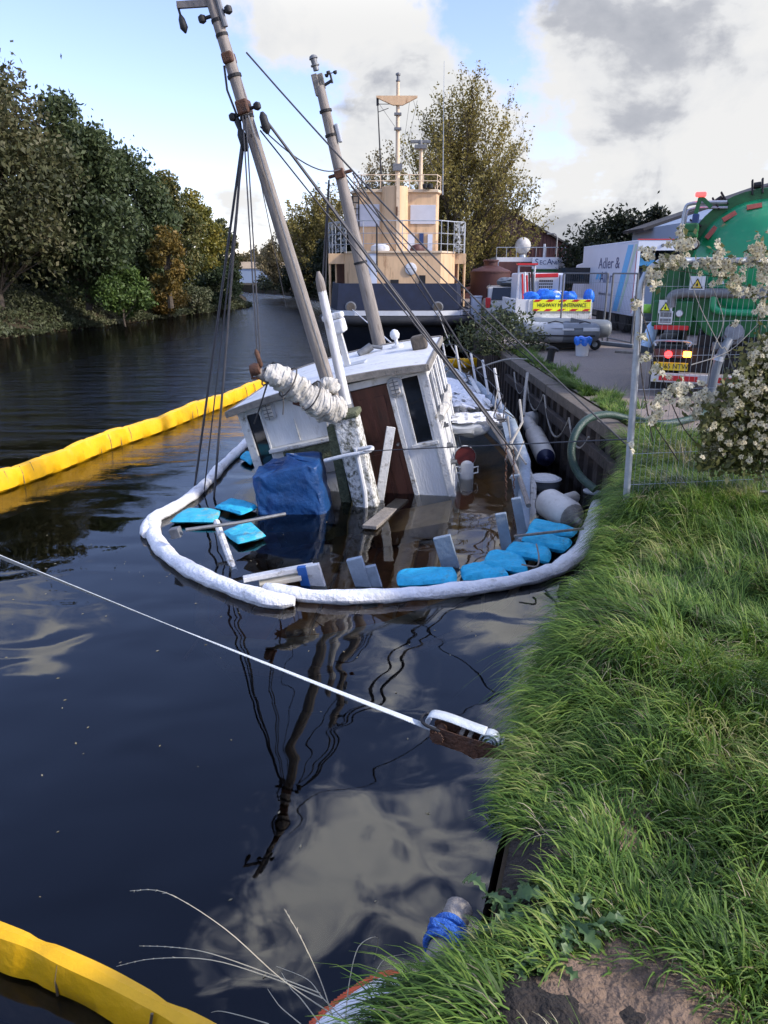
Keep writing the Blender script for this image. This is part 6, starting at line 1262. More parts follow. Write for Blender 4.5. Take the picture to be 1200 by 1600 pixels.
def tanker():
    Y = 12.6; T = lambda px, py, y=Y: aty(px, py, y); cx = T(1148, 450).x; t = thing('vacuum_tanker', 'green vacuum tanker lorry with its domed tank end and lit tail lamps facing the camera', 'tanker', (cx, Y, GZ))
    c = T(1172, 404, Y + .2); tx, tz, r = c.x - .12, c.z - .10, 1.05
    m = Matrix.Translation((tx, Y + .35, tz)) @ Matrix.Rotation(R(-90), 4, 'X')
    b = MB(); b.lathe([(r, 0), (r, 6.2), (r * .8, 6.5), (r * .2, 6.6)], 44, m); b.build('tank', m_green, t, smooth=True)
    b = MB(); b.lathe([(.02, -.46), (.25, -.445), (.5, -.385), (.72, -.285), (.9, -.15), (r - .06, -.01), (r - .06, .02)], 44, m); dm = b.build('rear_door', m_green, t, smooth=True)
    b = MB(); b.lathe([(r - .02, -.05), (r + .065, -.05), (r + .065, .05), (r - .02, .05)], 44, m); b.build('clamp_ring', m_dgreen, t, smooth=True)
    for a in (100, 124, 146, 76): 
        b = MB(); q = Vector((tx + math.cos(R(a)) * .86, Y + .155, tz + math.sin(R(a)) * .86)); b.box(q, (.21, .03, .075), Euler((-R(25) * math.sin(R(a)), 0, R(0))).to_matrix() @ Matrix.Rotation(-R(a - 90), 3, 'Y')); b.build('red_reflector', m_fred, dm)
    for a in (70, 97, 124, 150, 40):
        b = MB(); q = Vector((tx + math.cos(R(a)) * (r + .07), Y + .33, tz + math.sin(R(a)) * (r + .07))); rt = Matrix.Rotation(-R(a - 90), 3, 'Y')
        for dx in (-.07, .07): b.box(q + rt @ Vector((dx, 0, .03)), (.025, .20, .22), rt)
        b.cyl(q + rt @ Vector((-.05, 0, .05)), q + rt @ Vector((.05, 0, .05)), .05); b.build('door_clamp', m_black, t, bevel=.006)
    b = MB(); b.box((tx + .45, Y + 1.2, tz + r + .0), (1.2, 1.0, .22)); b.build('top_box', m_dgreen, t, bevel=.02)
    b = MB(); a0 = T(1063, 372); a1 = T(1068, 330); a2 = T(1080, 319); a3 = T(1128, 319); b.tube(smooth_path([a0, a1, a2, a3], 5), .028, 8); b.tube([v + Vector((.02, .25, -.06)) for v in smooth_path([a0, a1, a2, a3], 5)], .022, 8); b.build('hand_rail', m_steel, t, smooth=True)
    b = MB(); q = T(1091, 309); b.bar(q, T(1083, 338), .07, .06); b.bar(q, T(1106, 326), .06, .06); b.build('beacon_bracket', m_dgreen, t); b = MB(); b.box(q + Vector((0, 0, .03)), (.16, .12, .07)); b.build('beacon', m_lamp_r, t, bevel=.02)
    b = MB(); b.box(T(1083, 347), (.10, .12, .22)); b.build('blue_valve', m_dblue, t, bevel=.02); b = MB(); b.box(T(1077, 358), (.22, .5, .14)); b.box(T(1075, 369), (.24, .5, .1)); b.build('side_pump', m_dgreen, t, bevel=.03)
    q = T(1081, 383); b = MB(); mm = Matrix.Translation(q) @ Matrix.Rotation(R(90), 4, 'X'); b.lathe([(.075, -.05), (.085, .06), (.07, .075)], 18, mm); w = b.build('work_lamp', m_black, t, smooth=True); b = MB(); b.lathe([(.06, .06), (.055, .085), (.01, .09)], 16, mm); b.build('lamp_glass', m_fend, w, smooth=True)
    # hopper under the tank and the lower door
    b = MB(); z0 = T(1150, 548).z; b.prism([(tx - 1.02, tz), (tx + 1.02, tz), (tx + .8, tz - .9), (tx + .34, z0), (tx - .34, z0), (tx - .86, tz - .8)], 2.4, Matrix.Translation((0, Y + 2.5, 0)) @ Matrix.Rotation(R(90), 4, 'X')); b.build('hopper', m_dgreen, t, bevel=.04)
    b = MB(); b.tube(smooth_path([T(1046, 480), T(1048, 464), T(1062, 458), T(1100, 457), T(1300, 457)], 5), .078, 12); b.build('suction_pipe', m_dsteel, t, smooth=True)
    b = MB(); b.tube(smooth_path([T(1108, 460), T(1108, 478), T(1118, 484), T(1150, 486), T(1290, 486)], 5), .058, 12); b.build('green_pipe', m_green, t, smooth=True)
    def sign(px, py, s, warn=True):
        q = T(px, py, Y - .05); b = MB(); b.box(q, (s, .015, s)); sg = b.build('warning_sign', m_board, t, bevel=.003); f = facing(q + Vector((0, -.010, 0)))
        if warn:
            b = MB(); b.prism([(-s * .40, -s * .32), (s * .40, -s * .32), (0, s * .38)], .004, f); b.build('sign_border', m_dark, sg); b = MB(); b.prism([(-s * .29, -s * .255), (s * .29, -s * .255), (0, s * .25)], .004, f @ Matrix.Translation((0, 0, .003))); b.build('sign_triangle', m_yhi if px < 1060 else m_plate, sg)
            b = MB(); b.box(q + Vector((0, -.019, -s * .10)), (s * .12, .006, s * .17)); b.box(q + Vector((s * .02, -.019, s * .03)), (s * .05, .006, s * .10)); b.build('sign_mark', m_dark, sg)
        else:
            for dz in (-.22, .22): b = MB(); b.box(q + Vector((0, -.012, dz * s)), (s * .8, .006, s * .32)); b.build('sign_mark', m_dsteel, sg)
    sign(1087, 443, .23); sign(1041, 479, .21); sign(1041, 496, .21, False)
    q = T(1061, 489, Y - .05); b = MB(); mm = Matrix.Translation(q) @ Matrix.Rotation(R(90), 4, 'X'); b.lathe([(.055, -.02), (.06, .02), (.05, .03)], 18, mm); g = b.build('gauge', m_dsteel, t, smooth=True); b = MB(); b.lathe([(.047, .02), (.047, .034)], 16, mm); b.build('gauge_face', m_board, g)
    b = MB(); a = T(1022, 450); b.box((T(1050, 480).x, Y + .15, T(1050, 490).z), (.62, .3, .42)); b.box((T(1035, 430).x + .1, Y + .55, T(1035, 455).z), (.5, .5, .75)); b.build('side_locker', m_dgreen, t, bevel=.03)
    b = MB(); b.bar(T(1022, 511), T(1072, 511), .10, .07); b.build('red_bar', m_red, t, bevel=.01)
    # light cluster, plate, bumper
    xl, xr = T(1013, 580).x, T(1013, 580).x + 2.5
    b = MB(); b.box(((xl + xr) / 2, Y + .25, T(1100, 560).z), (xr - xl - .1, .4, .42)); b.box(((xl + xr) / 2, Y + 1.6, T(1100, 545).z), (1.1, 3.0, .5)); b.build('chassis', m_dark, t, bevel=.02)
    b = MB(); q = T(1046, 551); b.box(q + Vector((0, .02, 0)), (.56, .1, .14)); b.build('lamp_housing', m_brick, t, bevel=.01)
    b = MB(); b.lathe([(.012, .0), (.055, .01), (.06, .05), (.03, .08)], 16, Matrix.Translation(T(1043, 552) + Vector((0, -.02, 0))) @ Matrix.Rotation(R(90), 4, 'X')); b.build('tail_lamp', m_lamp_r, t, smooth=True)
    b = MB(); b.box(T(1070, 551) + Vector((0, -.05, 0)), (.12, .04, .09)); b.build('indicator_lamp', m_lamp_o, t, bevel=.012)
    b = MB(); q = T(1049, 536); b.tube(smooth_path([q + Vector((-.26, 0, -.04)), q + Vector((-.25, 0, .04)), q + Vector((.25, 0, .04)), q + Vector((.26, 0, -.04))], 5), .018, 6); b.build('lamp_guard', m_steel, t, smooth=True)
    q = T(1047, 571, Y - .04); b = MB(); b.box(q, (.54, .015, .13)); b.build('number_plate', m_plate, t, bevel=.006); text('WU65 NTW', .115, m_dark, t, facing(q + Vector((0, -.010, -.0))), xs=.88)
    b = MB(); b.bar((xl + .05, Y - .02, T(1100, 588).z), (xr, Y - .02, T(1100, 588).z), .12, .15); bp = b.build('bumper', m_whitew, t, bevel=.012)
    b = MB()
    for i in range(3): x0 = xl + .15 + i * .80; b.box((x0 + .33, Y - .085, T(1100, 588).z), (.60, .01, .085))
    b.build('red_marking', m_red, bp)
    for x in (xl + .24, xr - .24): b = MB(); b.box((x, Y + .35, GZ + .30), (.46, .04, .46)); b.build('mudflap', m_black, t); wheel(t, (x, Y + 1.0, GZ + .48), .48, .34); wheel(t, (x, Y + 2.3, GZ + .48), .48, .34); wheel(t, (x, Y + 6.8, GZ + .48), .48, .3)
    b = MB(); b.box((cx, Y + 7.6, GZ + 1.6), (2.4, 1.6, 2.2)); b.build('cab', m_dgreen, t, bevel=.08)
    # valve and delivery hose down from the tank
    b = MB(); q = T(1135, 520); mm = Matrix.Translation(q) @ Matrix.Rotation(R(65), 4, 'X'); b.lathe([(.15, -.06), (.15, .0), (.11, .01), (.11, .10), (.14, .11), (.14, .16), (.07, .18)], 18, mm); b.build('outlet_valve', m_dsteel, t, smooth=True)
    b = MB(); b.tube(smooth_path([q + Vector((0, -.05, 0)), T(1132, 540, Y - .25), T(1122, 570, Y - .28), T(1112, 610, Y - .25)], 6), .07, 12); b.build('drop_hose', m_grey, t, smooth=True); b = MB(); b.tube([T(1126, 553, Y - .27), T(1124, 560, Y - .28)], .085, 12); b.build('hose_coupling', m_steel, t, smooth=True)
    q = T(1113, 538); b = MB(); b.box(q, (.18, .2, .14)); b.cyl(q, q + Vector((-.02, -.2, .02)), .06); b.build('valve_block', m_dsteel, t, bevel=.02)
    b = MB(); q = T(1140, 415, Y - .07); b.box((q.x, Y - .02, T(1140, 433).z), (.42, .02, .2)); sg = b.build('tank_label', m_board, t); b = MB(); b.box((T(1172, 440).x, Y + .0, T(1172, 440).z), (.6, .14, .5)); b.build('dark_locker', m_grey, t, bevel=.02)
    # gear beside the lorry
    q = T(1014, 483, 13.6); lump('kit_bag', 'lime green kit bag lying on the dark chest beside the tanker', 'bag', q, (.17, .15, .08), M('lime_fabric', (.25, .55, .06), .6, .3, 6), 141, amp=.12); q = T(1014, 496, 13.6)
    b = MB(); b.box(q, (.30, .3, .16)); b.box((q.x, q.y + .05, q.z - .36), (.28, .3, .52)); b.box(q + Vector((-.03, -.155, 0)), (.2, .02, .07)); o = b.build('tool_box', m_grey, bevel=.03); place(o, q); tag(o, 'dark tool chest standing beside the tanker under the lime bag', 'tool chest')
    q = T(1017, 520, 13.0); t2 = thing('water_bottle', 'clear blue water bottle leaning beside the tanker lamps', 'bottle', q); b = MB(); b.lathe([(.09, -.24), (.10, -.2), (.10, .10), (.06, .18), (.03, .22), (.03, .26)], 16, Matrix.Translation(q) @ Matrix.Rotation(R(14), 4, 'Y')); b.build('body', M('bottle_plastic', (.35, .52, .75), .2, .1, 4), t2, smooth=True)
    b = MB(); b.lathe([(.033, .24), (.033, .29)], 12, Matrix.Translation(q) @ Matrix.Rotation(R(14), 4, 'Y')); b.build('cap', m_lblue, t2)
    # the lorry stands at an angle, its cab swung away to the right
    pv = Vector((T(1013, 580).x, Y, 0)); SW = Matrix.Translation(pv) @ Matrix.Rotation(R(-23), 4, 'Z') @ Matrix.Translation(-pv)
    nm = SW @ WM[t.name]; t.location = nm.to_translation(); t.rotation_euler = nm.to_euler()
    # green hose over the quay edge into the water
    pts = [SW @ T(1112, 606, Y - .25), SW @ T(1108, 616, Y - .3), atz(1100, 645, GZ + .06), atz(1040, 662, GZ + .06), atz(985, 655, GZ + .07), aty(950, 648, 9.9), aty(918, 655, 9.6), aty(898, 680, 9.4), aty(893, 712, 9.3), aty(905, 742, 9.2), aty(930, 765, 9.0)]
    b = MB(); b.tube(smooth_path(pts, 8), .052, 12); o = b.build('suction_hose', M('dark_green_hose', (.018, .045, .032), .4, .25, 20, .4, 60), smooth=True); place(o, pts[2]); tag(o, 'dark green suction hose arching from the yard down over the sheet piling', 'hose')
tanker()
# ------------------------------------------------------------------ near bank: grass, weeds, strap, fence
f_grass = leafmat('grass_blades', [(0.021, 0.044, 0.008), (0.049, 0.104, 0.014), (0.090, 0.174, 0.023), (0.174, 0.255, 0.039), (0.313, 0.302, 0.116)], .30, 2.6, .6)
f_dry = leafmat('dry_grass', [(.16, .13, .07), (.30, .26, .15), (.42, .37, .24)], .2, 2)
f_dand = leafmat('broad_weed_leaf', [(.040, .080, .026), (.075, .135, .045), (.13, .19, .075)], .2, 4, .45)
def gz(px, py, z=1.35):
    """ground point seen at that pixel of the bank"""
    p = atz(px, py, z)
    for _ in range(5): p = atz(px, py, float(ground_z(p.x, p.y)))
    return p
BALD = [(gz(880, 1600), .20), (gz(960, 1592), .20), (gz(1030, 1605), .21), (gz(905, 1545), .12), (gz(760, 1425), .13), (gz(725, 1455), .10), (gz(985, 1262), .085), (gz(968, 1312), .06), (gz(862, 1345), .075), (gz(1000, 1540), .12), (gz(800, 1560), .10), (Vector((.27, 1.84, 0)), .30), (Vector((.44, 2.08, 0)), .24)]
def blades(base, az, L, wd, droop, seg=4):
    n = len(base); d = np.c_[np.cos(az), np.sin(az), np.zeros(n)]; s = np.c_[-np.sin(az), np.cos(az), rng.normal(0, .35, n)]; s /= np.linalg.norm(s, axis=1, keepdims=True)
    upv = np.array([0, 0, 1.0]); P0 = base; P1 = base + d * (L * .22)[:, None] + upv * (L * .62)[:, None]; P2 = base + d * (L * (.35 + .5 * droop))[:, None] + upv * (L * (.95 - .85 * droop))[:, None]
    V = np.empty((n, seg + 1, 2, 3))
    for k in range(seg + 1):
        t = k / seg; p = (1 - t) ** 2 * P0 + 2 * t * (1 - t) * P1 + t * t * P2; w = (wd * (1 - t ** 1.6) * .5 + .0004)[:, None]
        V[:, k, 0] = p - s * w; V[:, k, 1] = p + s * w
    i = np.arange(n)[:, None] * (2 * (seg + 1)) + np.arange(seg)[None, :] * 2
    F = np.stack([i, i + 1, i + 3, i + 2], axis=-1).reshape(-1, 4)
    return V.reshape(-1, 3), F
def grass_field(name, label, nt_, xy, per, Lm, mat, wd=.0066, seed=1, spread=.07, bald=True, flow=1.0, zf=None):
    global rng
    rng = np.random.default_rng(seed); C = xy(nt_); x, y = C[:, 0], C[:, 1]
    keep = np.ones(len(C), bool)
    if bald:
        for b, r in BALD: keep &= ((x - b.x) ** 2 + (y - b.y) ** 2) > (r * .9) ** 2
    C = C[keep]; m = len(C); k = np.repeat(np.arange(m), per); n = len(k)
    tl = (Lm * np.clip(.48 + C[:, 1] * .13, 0, 1) * rng.uniform(.55, 1.45, m)) * (1 + .3 * np.sin(C[:, 0] * 2.7 + C[:, 1] * 1.3)); lean = 2.2 * np.sin(C[:, 0] * 1.1 - C[:, 1] * .8) + 1.4 * np.sin(C[:, 1] * 2.1 + C[:, 0] * .6) - 1.6 + rng.normal(0, .5, m)
    e = edge_x(C[:, 1]); near = np.clip(1 - (C[:, 0] - e) / .45, 0, 1)
    oa = rng.uniform(0, 2 * math.pi, n); rr = spread * np.sqrt(rng.uniform(0, 1, n)); bx = C[k, 0] + np.cos(oa) * rr; by = C[k, 1] + np.sin(oa) * rr
    out = oa; a = np.arctan2(np.sin(out) * .8 + np.sin(lean[k]) * flow - .2 * near[k], np.cos(out) * .8 + np.cos(lean[k]) * flow - 1.5 * near[k]) + rng.normal(0, .25, n)
    z = (ground_z(bx, by) if zf is None else zf(bx, by)) - .01
    droop = np.clip(rng.beta(2.4, 1.8, n) + near[k] * .45, 0, 1.5); L = tl[k] * rng.uniform(.5, 1.15, n)
    V, F = blades(np.c_[bx, by, z], a, L, wd * rng.uniform(.6, 1.5, n), droop)
    return tag(fast(name, V, F, mat, smooth=True), label, 'grass', kind='stuff')
def near_xy(n):
    y = 1.0 + 8.4 * rng.uniform(0, 1, n) ** 1.25; e = edge_x(y); w = np.clip(.62 * y + .9 - e, .6, 5.5); x = e - .02 + w * rng.uniform(0, 1, n); return np.c_[x, y]
grass_field('grass', 'long green grass combed over in tufts on the near bank', 2700, near_xy, 46, .235, f_grass, seed=3)
def edge_xy(n):
    y = 1.15 + 7.6 * rng.uniform(0, 1, n) ** 1.15; return np.c_[edge_x(y) + rng.uniform(-.03, .16, n), y]
grass_field('edge_grass', 'grass hanging over the edge of the near bank', 420, edge_xy, 40, .27, f_grass, seed=4, wd=.005)
def low_xy(n): q = near_xy(n); return q
grass_field('short_grass', 'short dense undergrass on the near bank', 5200, low_xy, 22, .10, f_grass, seed=5, wd=.005, spread=.09)
grass_field('dry_grass', 'scattered dry straw coloured grass on the near bank', 1300, near_xy, 8, .21, f_dry, seed=6, wd=.004)
def strip_xy(n): y = rng.uniform(9.3, 20, n); return np.c_[3.4 + np.abs(rng.normal(0, .17, n)) * (1 + .5 * np.sin(y * 1.7)), y]
grass_field('verge_grass', 'ragged grass strip along the quay edge of the yard', 330, strip_xy, 40, .20, f_grass, seed=7, bald=False, wd=.008, zf=lambda x, y: np.full(len(x), 1.2))
def fence_xy(n): y = rng.uniform(6.4, 8.6, n); return np.c_[edge_x(y) + rng.uniform(.1, 3.4, n), y]
grass_field('tall_grass', 'taller pale grass along the foot of the wire fence', 300, fence_xy, 36, .30, f_grass, seed=8, wd=.006); grass_field('seeding_grass', 'seeding straw coloured grass along the foot of the wire fence', 130, fence_xy, 22, .36, f_dry, seed=9, wd=.005)
def corner_xy(n): y = rng.uniform(1.3, 1.68, n); return np.c_[edge_x(y) + rng.uniform(.03, .2, n), y]
grass_field('corner_grass', 'light green grass tuft at the bottom corner of the bank by the boom end', 60, corner_xy, 40, .17, f_grass, seed=10, wd=.004, bald=False)
def soil():
    b = MB(); r3 = random.Random(2)
    for c, r in BALD:
        n = 26; nr = 7; ph = [r3.uniform(0, 6.28) for _ in range(3)]; vs = []
        for i in range(nr + 1):
            for j in range(n):
                a = 6.283 * j / n; rr = r * 1.45 * i / nr * (1 + .16 * math.sin(3 * a + ph[0]) + .1 * math.sin(7 * a + ph[1])); x, y = c.x + math.cos(a) * rr, c.y + math.sin(a) * rr
                x = max(x, float(edge_x(y)) + .02); vs.append((x, y, float(ground_z(x, y)) + .006 + .022 * (1 - (i / nr) ** 2) * (1 + .7 * math.sin(x * 31) * math.sin(y * 27 + ph[2]))))
        b.mat(1 if r > .22 or c.x < .47 else 0); b.add(vs, [(i * n + j, i * n + (j + 1) % n, (i + 1) * n + (j + 1) % n, (i + 1) * n + j) for i in range(nr) for j in range(n)])
    m_peat = M('black_soil', (.022, .017, .013), .95, .5, 14, 1.0, 50, dirt=(.06, .042, .028), damt=.4, dscale=9)
    tag(b.build('soil_patch', [M('worn_soil', (.17, .115, .075), .95, .4, 10, 1.0, 45, dirt=(.035, .025, .018), damt=.5, dscale=6), m_peat], smooth=True), kind='structure')
    b = MB(); ys = np.arange(1.3, 9, .12); vs = []
    for y in ys:
        e = float(edge_x(y)) - .035
        for z in (1.02, .6, .2, -.6): vs.append((e + .04 * math.sin(y * 9 + z * 5) * (1.02 - z) - .01, y, z + float(np.interp(y, EY, EZ)) - 1.25))
    b.add(vs, [(4 * i + j, 4 * i + j + 1, 4 * i + j + 5, 4 * i + j + 4) for i in range(len(ys) - 1) for j in range(3)]); tag(b.build('bank_face', m_cope, smooth=True), kind='structure')
soil()
def weeds():
    global rng
    rng = np.random.default_rng(77); r3 = random.Random(8); c0 = gz(835, 1455); t = thing('dandelion_plant', 'sprawling broad leaved dandelion beside the bare soil at the bank edge', 'plant', c0); b = MB(); cs = [gz(px, py) for px, py in ((800, 1440), (850, 1420), (880, 1470), (815, 1500), (850, 1500), (790, 1470), (900, 1440))]
    for i in range(78):
        c = r3.choice(cs); az = r3.uniform(0, 6.28); L = r3.uniform(.08, .17); d = Vector((math.cos(az), math.sin(az), 0)); s = Vector((-d.y, d.x, 0)); w = L * r3.uniform(.15, .22); up_ = r3.uniform(.25, .8); o = c + Vector((r3.gauss(0, .035), r3.gauss(0, .035), .01)); vs = []; n = 15; tilt = r3.uniform(-.5, .5)
        for k in range(n + 1):
            f = k / n; p = o + d * L * f * (1 - .15 * f) + Vector((0, 0, L * (up_ * f * 1.5 - (up_ + .35) * f * f * 1.15) + .02)); env = (.18 + 1.0 * f ** .8) * (1 if f < .78 else max(0, (1 - f) / .22) ** .7); lobe = 1.0 if k % 3 == 0 else (.42 if k % 3 == 1 else .72)
            ww = w * env * lobe; sh = d * (-.25 * ww * (1 if k % 3 == 0 else 0)); vs += [p - s * ww + sh + Vector((0, 0, ww * (.25 - tilt))), p + Vector((0, 0, -.004)), p + s * ww + sh + Vector((0, 0, ww * (.25 + tilt)))]
        b.add(vs, [q for k in range(n) for q in ((3 * k, 3 * k + 1, 3 * k + 4, 3 * k + 3), (3 * k + 1, 3 * k + 2, 3 * k + 5, 3 * k + 4))])
    lv = b.build('leaf_rosette', f_dand, t, smooth=True)
    # dry stalks leaning out over the water
    o = gz(560, 1590, 1.4); t = thing('dry_stalks', 'pale dry grass stalks arching out over the water from the bank corner', 'grass stalks', o); z0 = 1.45
    for i, pts in enumerate((((520, 1585), (440, 1530), (350, 1450), (260, 1395), (203, 1392)), ((505, 1560), (430, 1530), (330, 1500), (240, 1498), (182, 1510)), ((500, 1552), (430, 1525), (330, 1490), (270, 1480), (218, 1478)), ((520, 1590), (500, 1530), (470, 1465), (444, 1420)), ((540, 1592), (545, 1540), (560, 1480), (590, 1465), (585, 1500)), ((500, 1600), (470, 1560), (455, 1545), (440, 1520)), ((545, 1600), (505, 1560), (480, 1530), (432, 1510)), ((420, 1600), (380, 1588), (345, 1580), (330, 1582)), ((560, 1595), (580, 1540), (600, 1500), (640, 1490)), ((470, 1600), (440, 1575), (428, 1560), (418, 1545)))):
        P = [aty(px, py, 1.62 + .09 * k + .03 * i) for k, (px, py) in enumerate(pts)]; b = MB(); q = smooth_path(P, 5); b.tube(q, [.0021 * (1 - .6 * j / len(q)) for j in range(len(q))], 5)
        if i < 4:
            for j in range(len(q) - 8, len(q) - 1): d = (q[j + 1] - q[j]).normalized(); b.tube([q[j], q[j] + d * .012 + Vector((r3.gauss(0, .004), 0, r3.gauss(0, .004)))], [.0022, .0006], 4)
        b.build('stalk', M('straw', (.42, .38, .27), .8, .2) if i == 0 else bpy.data.materials['straw'], t, smooth=True)
weeds()
def strap():
    A = atz(682, 1141, 1.10); B = aty(0, 858, 3.4); t = thing('ratchet_strap', 'white webbing strap with a rusty ratchet tensioner pulled tight across the water', 'ratchet strap', A)
    d = (A - B).normalized(); E = B - d * 5; b = MB(); n = 40; vs = []
    for i in range(n + 1):
        f = i / n; p = A.lerp(E, f); p.z -= .05 * 4 * f * (1 - f); tw = R(8 + 62 * min(1, f * 2.2)); s = d.cross(Vector((0, 0, 1))).normalized(); w = s.cross(d); v = (s * math.cos(tw) + w * math.sin(tw)) * .026; u = v.cross(d).normalized() * .0016; vs += [p - v - u, p + v - u, p + v + u, p - v + u]
    b.add(vs, [(4 * i + j, 4 * i + (j + 1) % 4, 4 * i + 4 + (j + 1) % 4, 4 * i + 4 + j) for i in range(n) for j in range(4)]); b.build('webbing', m_strap, t)
    e = atz(806, 1172, 1.09); x = (e - A); L = x.length; x.normalize(); y = Vector((0, 0, 1)).cross(x).normalized(); z = x.cross(y); Fm = Matrix((x, y, z)).transposed().to_4x4(); Fm.translation = A
    pl = [(-.02, -.012), (.03, -.045), (.14, -.055), (.20, -.075), (.25, -.05), (L, -.03), (L, .015), (.24, .03), (.12, .035), (.03, .045), (-.02, .025)]
    for s in (-.040, .036):
        b = MB(); b.prism(pl, .004, Fm @ Matrix.Translation((0, s, 0)) @ Matrix.Rotation(R(90), 4, 'X')); b.build('side_plate', m_rust, t, bevel=.001)
    b = MB(); b.cyl(Fm @ Vector((.02, -.055, .0)), Fm @ Vector((.02, .055, .0)), .026); b.cyl(Fm @ Vector((.20, -.05, -.045)), Fm @ Vector((.20, .05, -.045)), .022); b.cyl(Fm @ Vector((.11, -.045, .0)), Fm @ Vector((.11, .045, .0)), .014); b.build('spindle', m_rust, t, smooth=True)
    b = MB(); m = Fm @ Matrix.Translation((.02, -.058, 0)) @ Matrix.Rotation(R(90), 4, 'X')
    k = 14; pr = []
    for i in range(k): a = 6.283 * i / k; pr += [(.036 * math.cos(a), .036 * math.sin(a)), (.028 * math.cos(a + .3), .028 * math.sin(a + .3))]
    b.prism(pr, .005, m); b.build('ratchet_gear', m_rust, t)
    b = MB(); pts = [Fm @ Vector(v) for v in ((-.035, 0, .03), (-.045, 0, .06), (-.02, 0, .085), (.06, 0, .085), (.16, 0, .07), (.24, 0, .06))]; q = smooth_path(pts, 5); vs = []
    for p in q: vs += [p - y * .034, p + y * .034]
    b.add(vs, [(2 * i, 2 * i + 1, 2 * i + 3, 2 * i + 2) for i in range(len(q) - 1)]); o = b.build('loose_webbing', m_strap, t, smooth=True); so = o.modifiers.new('thick', 'SOLIDIFY'); so.thickness = .004
    b = MB(); sp = []
    for i in range(70): a = i * .28; r = .010 + .0017 * i * .28 * 1.6; sp.append((L - .12 + r * math.cos(a), .015 + r * math.sin(a)))
    vs = [Fm @ Vector((u, s, w)) for u, w in sp for s in (-.028, .028)]; b.add(vs, [(2 * i, 2 * i + 1, 2 * i + 3, 2 * i + 2) for i in range(69)]); o = b.build('webbing_roll', m_strap, t, smooth=True); so = o.modifiers.new('thick', 'SOLIDIFY'); so.thickness = .0022
    b = MB(); b.tube(smooth_path([Fm @ Vector(v) for v in ((.03, -.045, .03), (-.05, -.045, .05), (-.075, 0, .055), (-.05, .045, .05), (.03, .045, .03))], 5), .008, 8); b.build('handle', m_black, t, smooth=True)
    b = MB(); b.box(Fm @ Vector((.13, 0, .035)), (.018, .07, .012), Fm.to_3x3()); b.box(Fm @ Vector((.17, 0, .03)), (.018, .07, .012), Fm.to_3x3()); b.build('cross_bar', m_wood, t)
    b = MB(); b.bar(e - x * .06, gz(850, 1180) - Vector((0, 0, .03)), .05, .006); b.build('anchor_webbing', m_strap, t)
strap()
def pile():
    p = atz(680, 1516, 1.20); q = atz(722, 1408, 1.20); t = thing('mooring_pile', 'short grey timber end lying along the bank edge', 'pile', p); b = MB(); d = (q - p).normalized(); b.tube([p - d * .02, p, p + d * .25], [.043, .046, .046], 14); b.build('pile', m_wood, t, smooth=True, bevel=.004)
    b = MB(); n = 150; pts = []; u = d.orthogonal().normalized(); w = d.cross(u); L = (q - p).length
    for i in range(n):
        a = i / n * 6.283 * 5.2; pts.append(p + d * (L * .24 + L * .30 * i / n + .004 * math.sin(a * 1.7)) + (u * math.cos(a) + w * math.sin(a)) * (.054 + .006 * math.sin(i * .37)))
    b.tube(pts, .0115, 7); b2 = pts[-1]; b.tube([pts[0], pts[0] + Vector((-.03, -.02, -.05)), pts[0] + Vector((-.04, -.02, -.16))], .0105, 7); b.tube(smooth_path([p + d * L * .3 + u * .06, p + d * L * .42 - w * .075, p + d * L * .5 + w * .03 + u * .06], 5), .011, 7); o = b.build('blue_rope', m_brope, smooth=True); place(o, p); tag(o, 'bright blue rope coiled tightly round the grey timber end', 'rope')
pile()
# ------------------------------------------------------------------ near wire fence and the climber on it
FA = Vector((atz(978, 792, 1.2).x, atz(978, 792, 1.2).y, 1.2)); FB = Vector((FA.x + 3.45, FA.y + .55, 1.2))
def fy(px, py, off=-.06):     # point on the fence plane seen at that pixel, a little in front
    n = (FB - FA).cross(Vector((0, 0, 1))).normalized(); d = ray(px, py); t = (FA - CAM).dot(n) / d.dot(n); p = CAM + d * t; return p + (CAM - p).normalized() * abs(off)
def near_fence():
    t = thing('site_fence', 'tall galvanised wire mesh fence panel with a rounded top corner standing in the grass', 'fence', FA); zt = fy(1050, 408, 0).z; d = (FB - FA).normalized(); b = MB()
    ln = Vector((-.035, 0, 0))
    c = [FA + Vector((0, 0, -.1)), FA + Vector((0, 0, 1.0)), Vector((FA.x, FA.y, zt - .22))] + [Vector((FA.x, FA.y, zt)) + d * (.22 - .22 * math.cos(a)) - Vector((0, 0, .22 - .22 * math.sin(a))) for a in (.3, .6, .9, 1.2, 1.57)] + [Vector((FA.x, FA.y, zt)) + d * 3.2]
    c = [p + ln * max(0, p.z - 1.2) for p in c]
    b.tube(c, .030, 12); b.build('frame', m_steel, t, smooth=True); e = FB; b = MB(); b.cyl(e, (e.x, e.y, zt - .05), .03); b.build('frame', m_steel, t)
    b = MB(); b.tube([FA + Vector((0, 0, .08)), FB + Vector((0, 0, .08))], .014, 8); b.build('bottom_rail', m_dsteel, t); mesh_panel(t, FA, FB, 1.32, zt, .05, .0018, m_steel, 7)
near_fence()
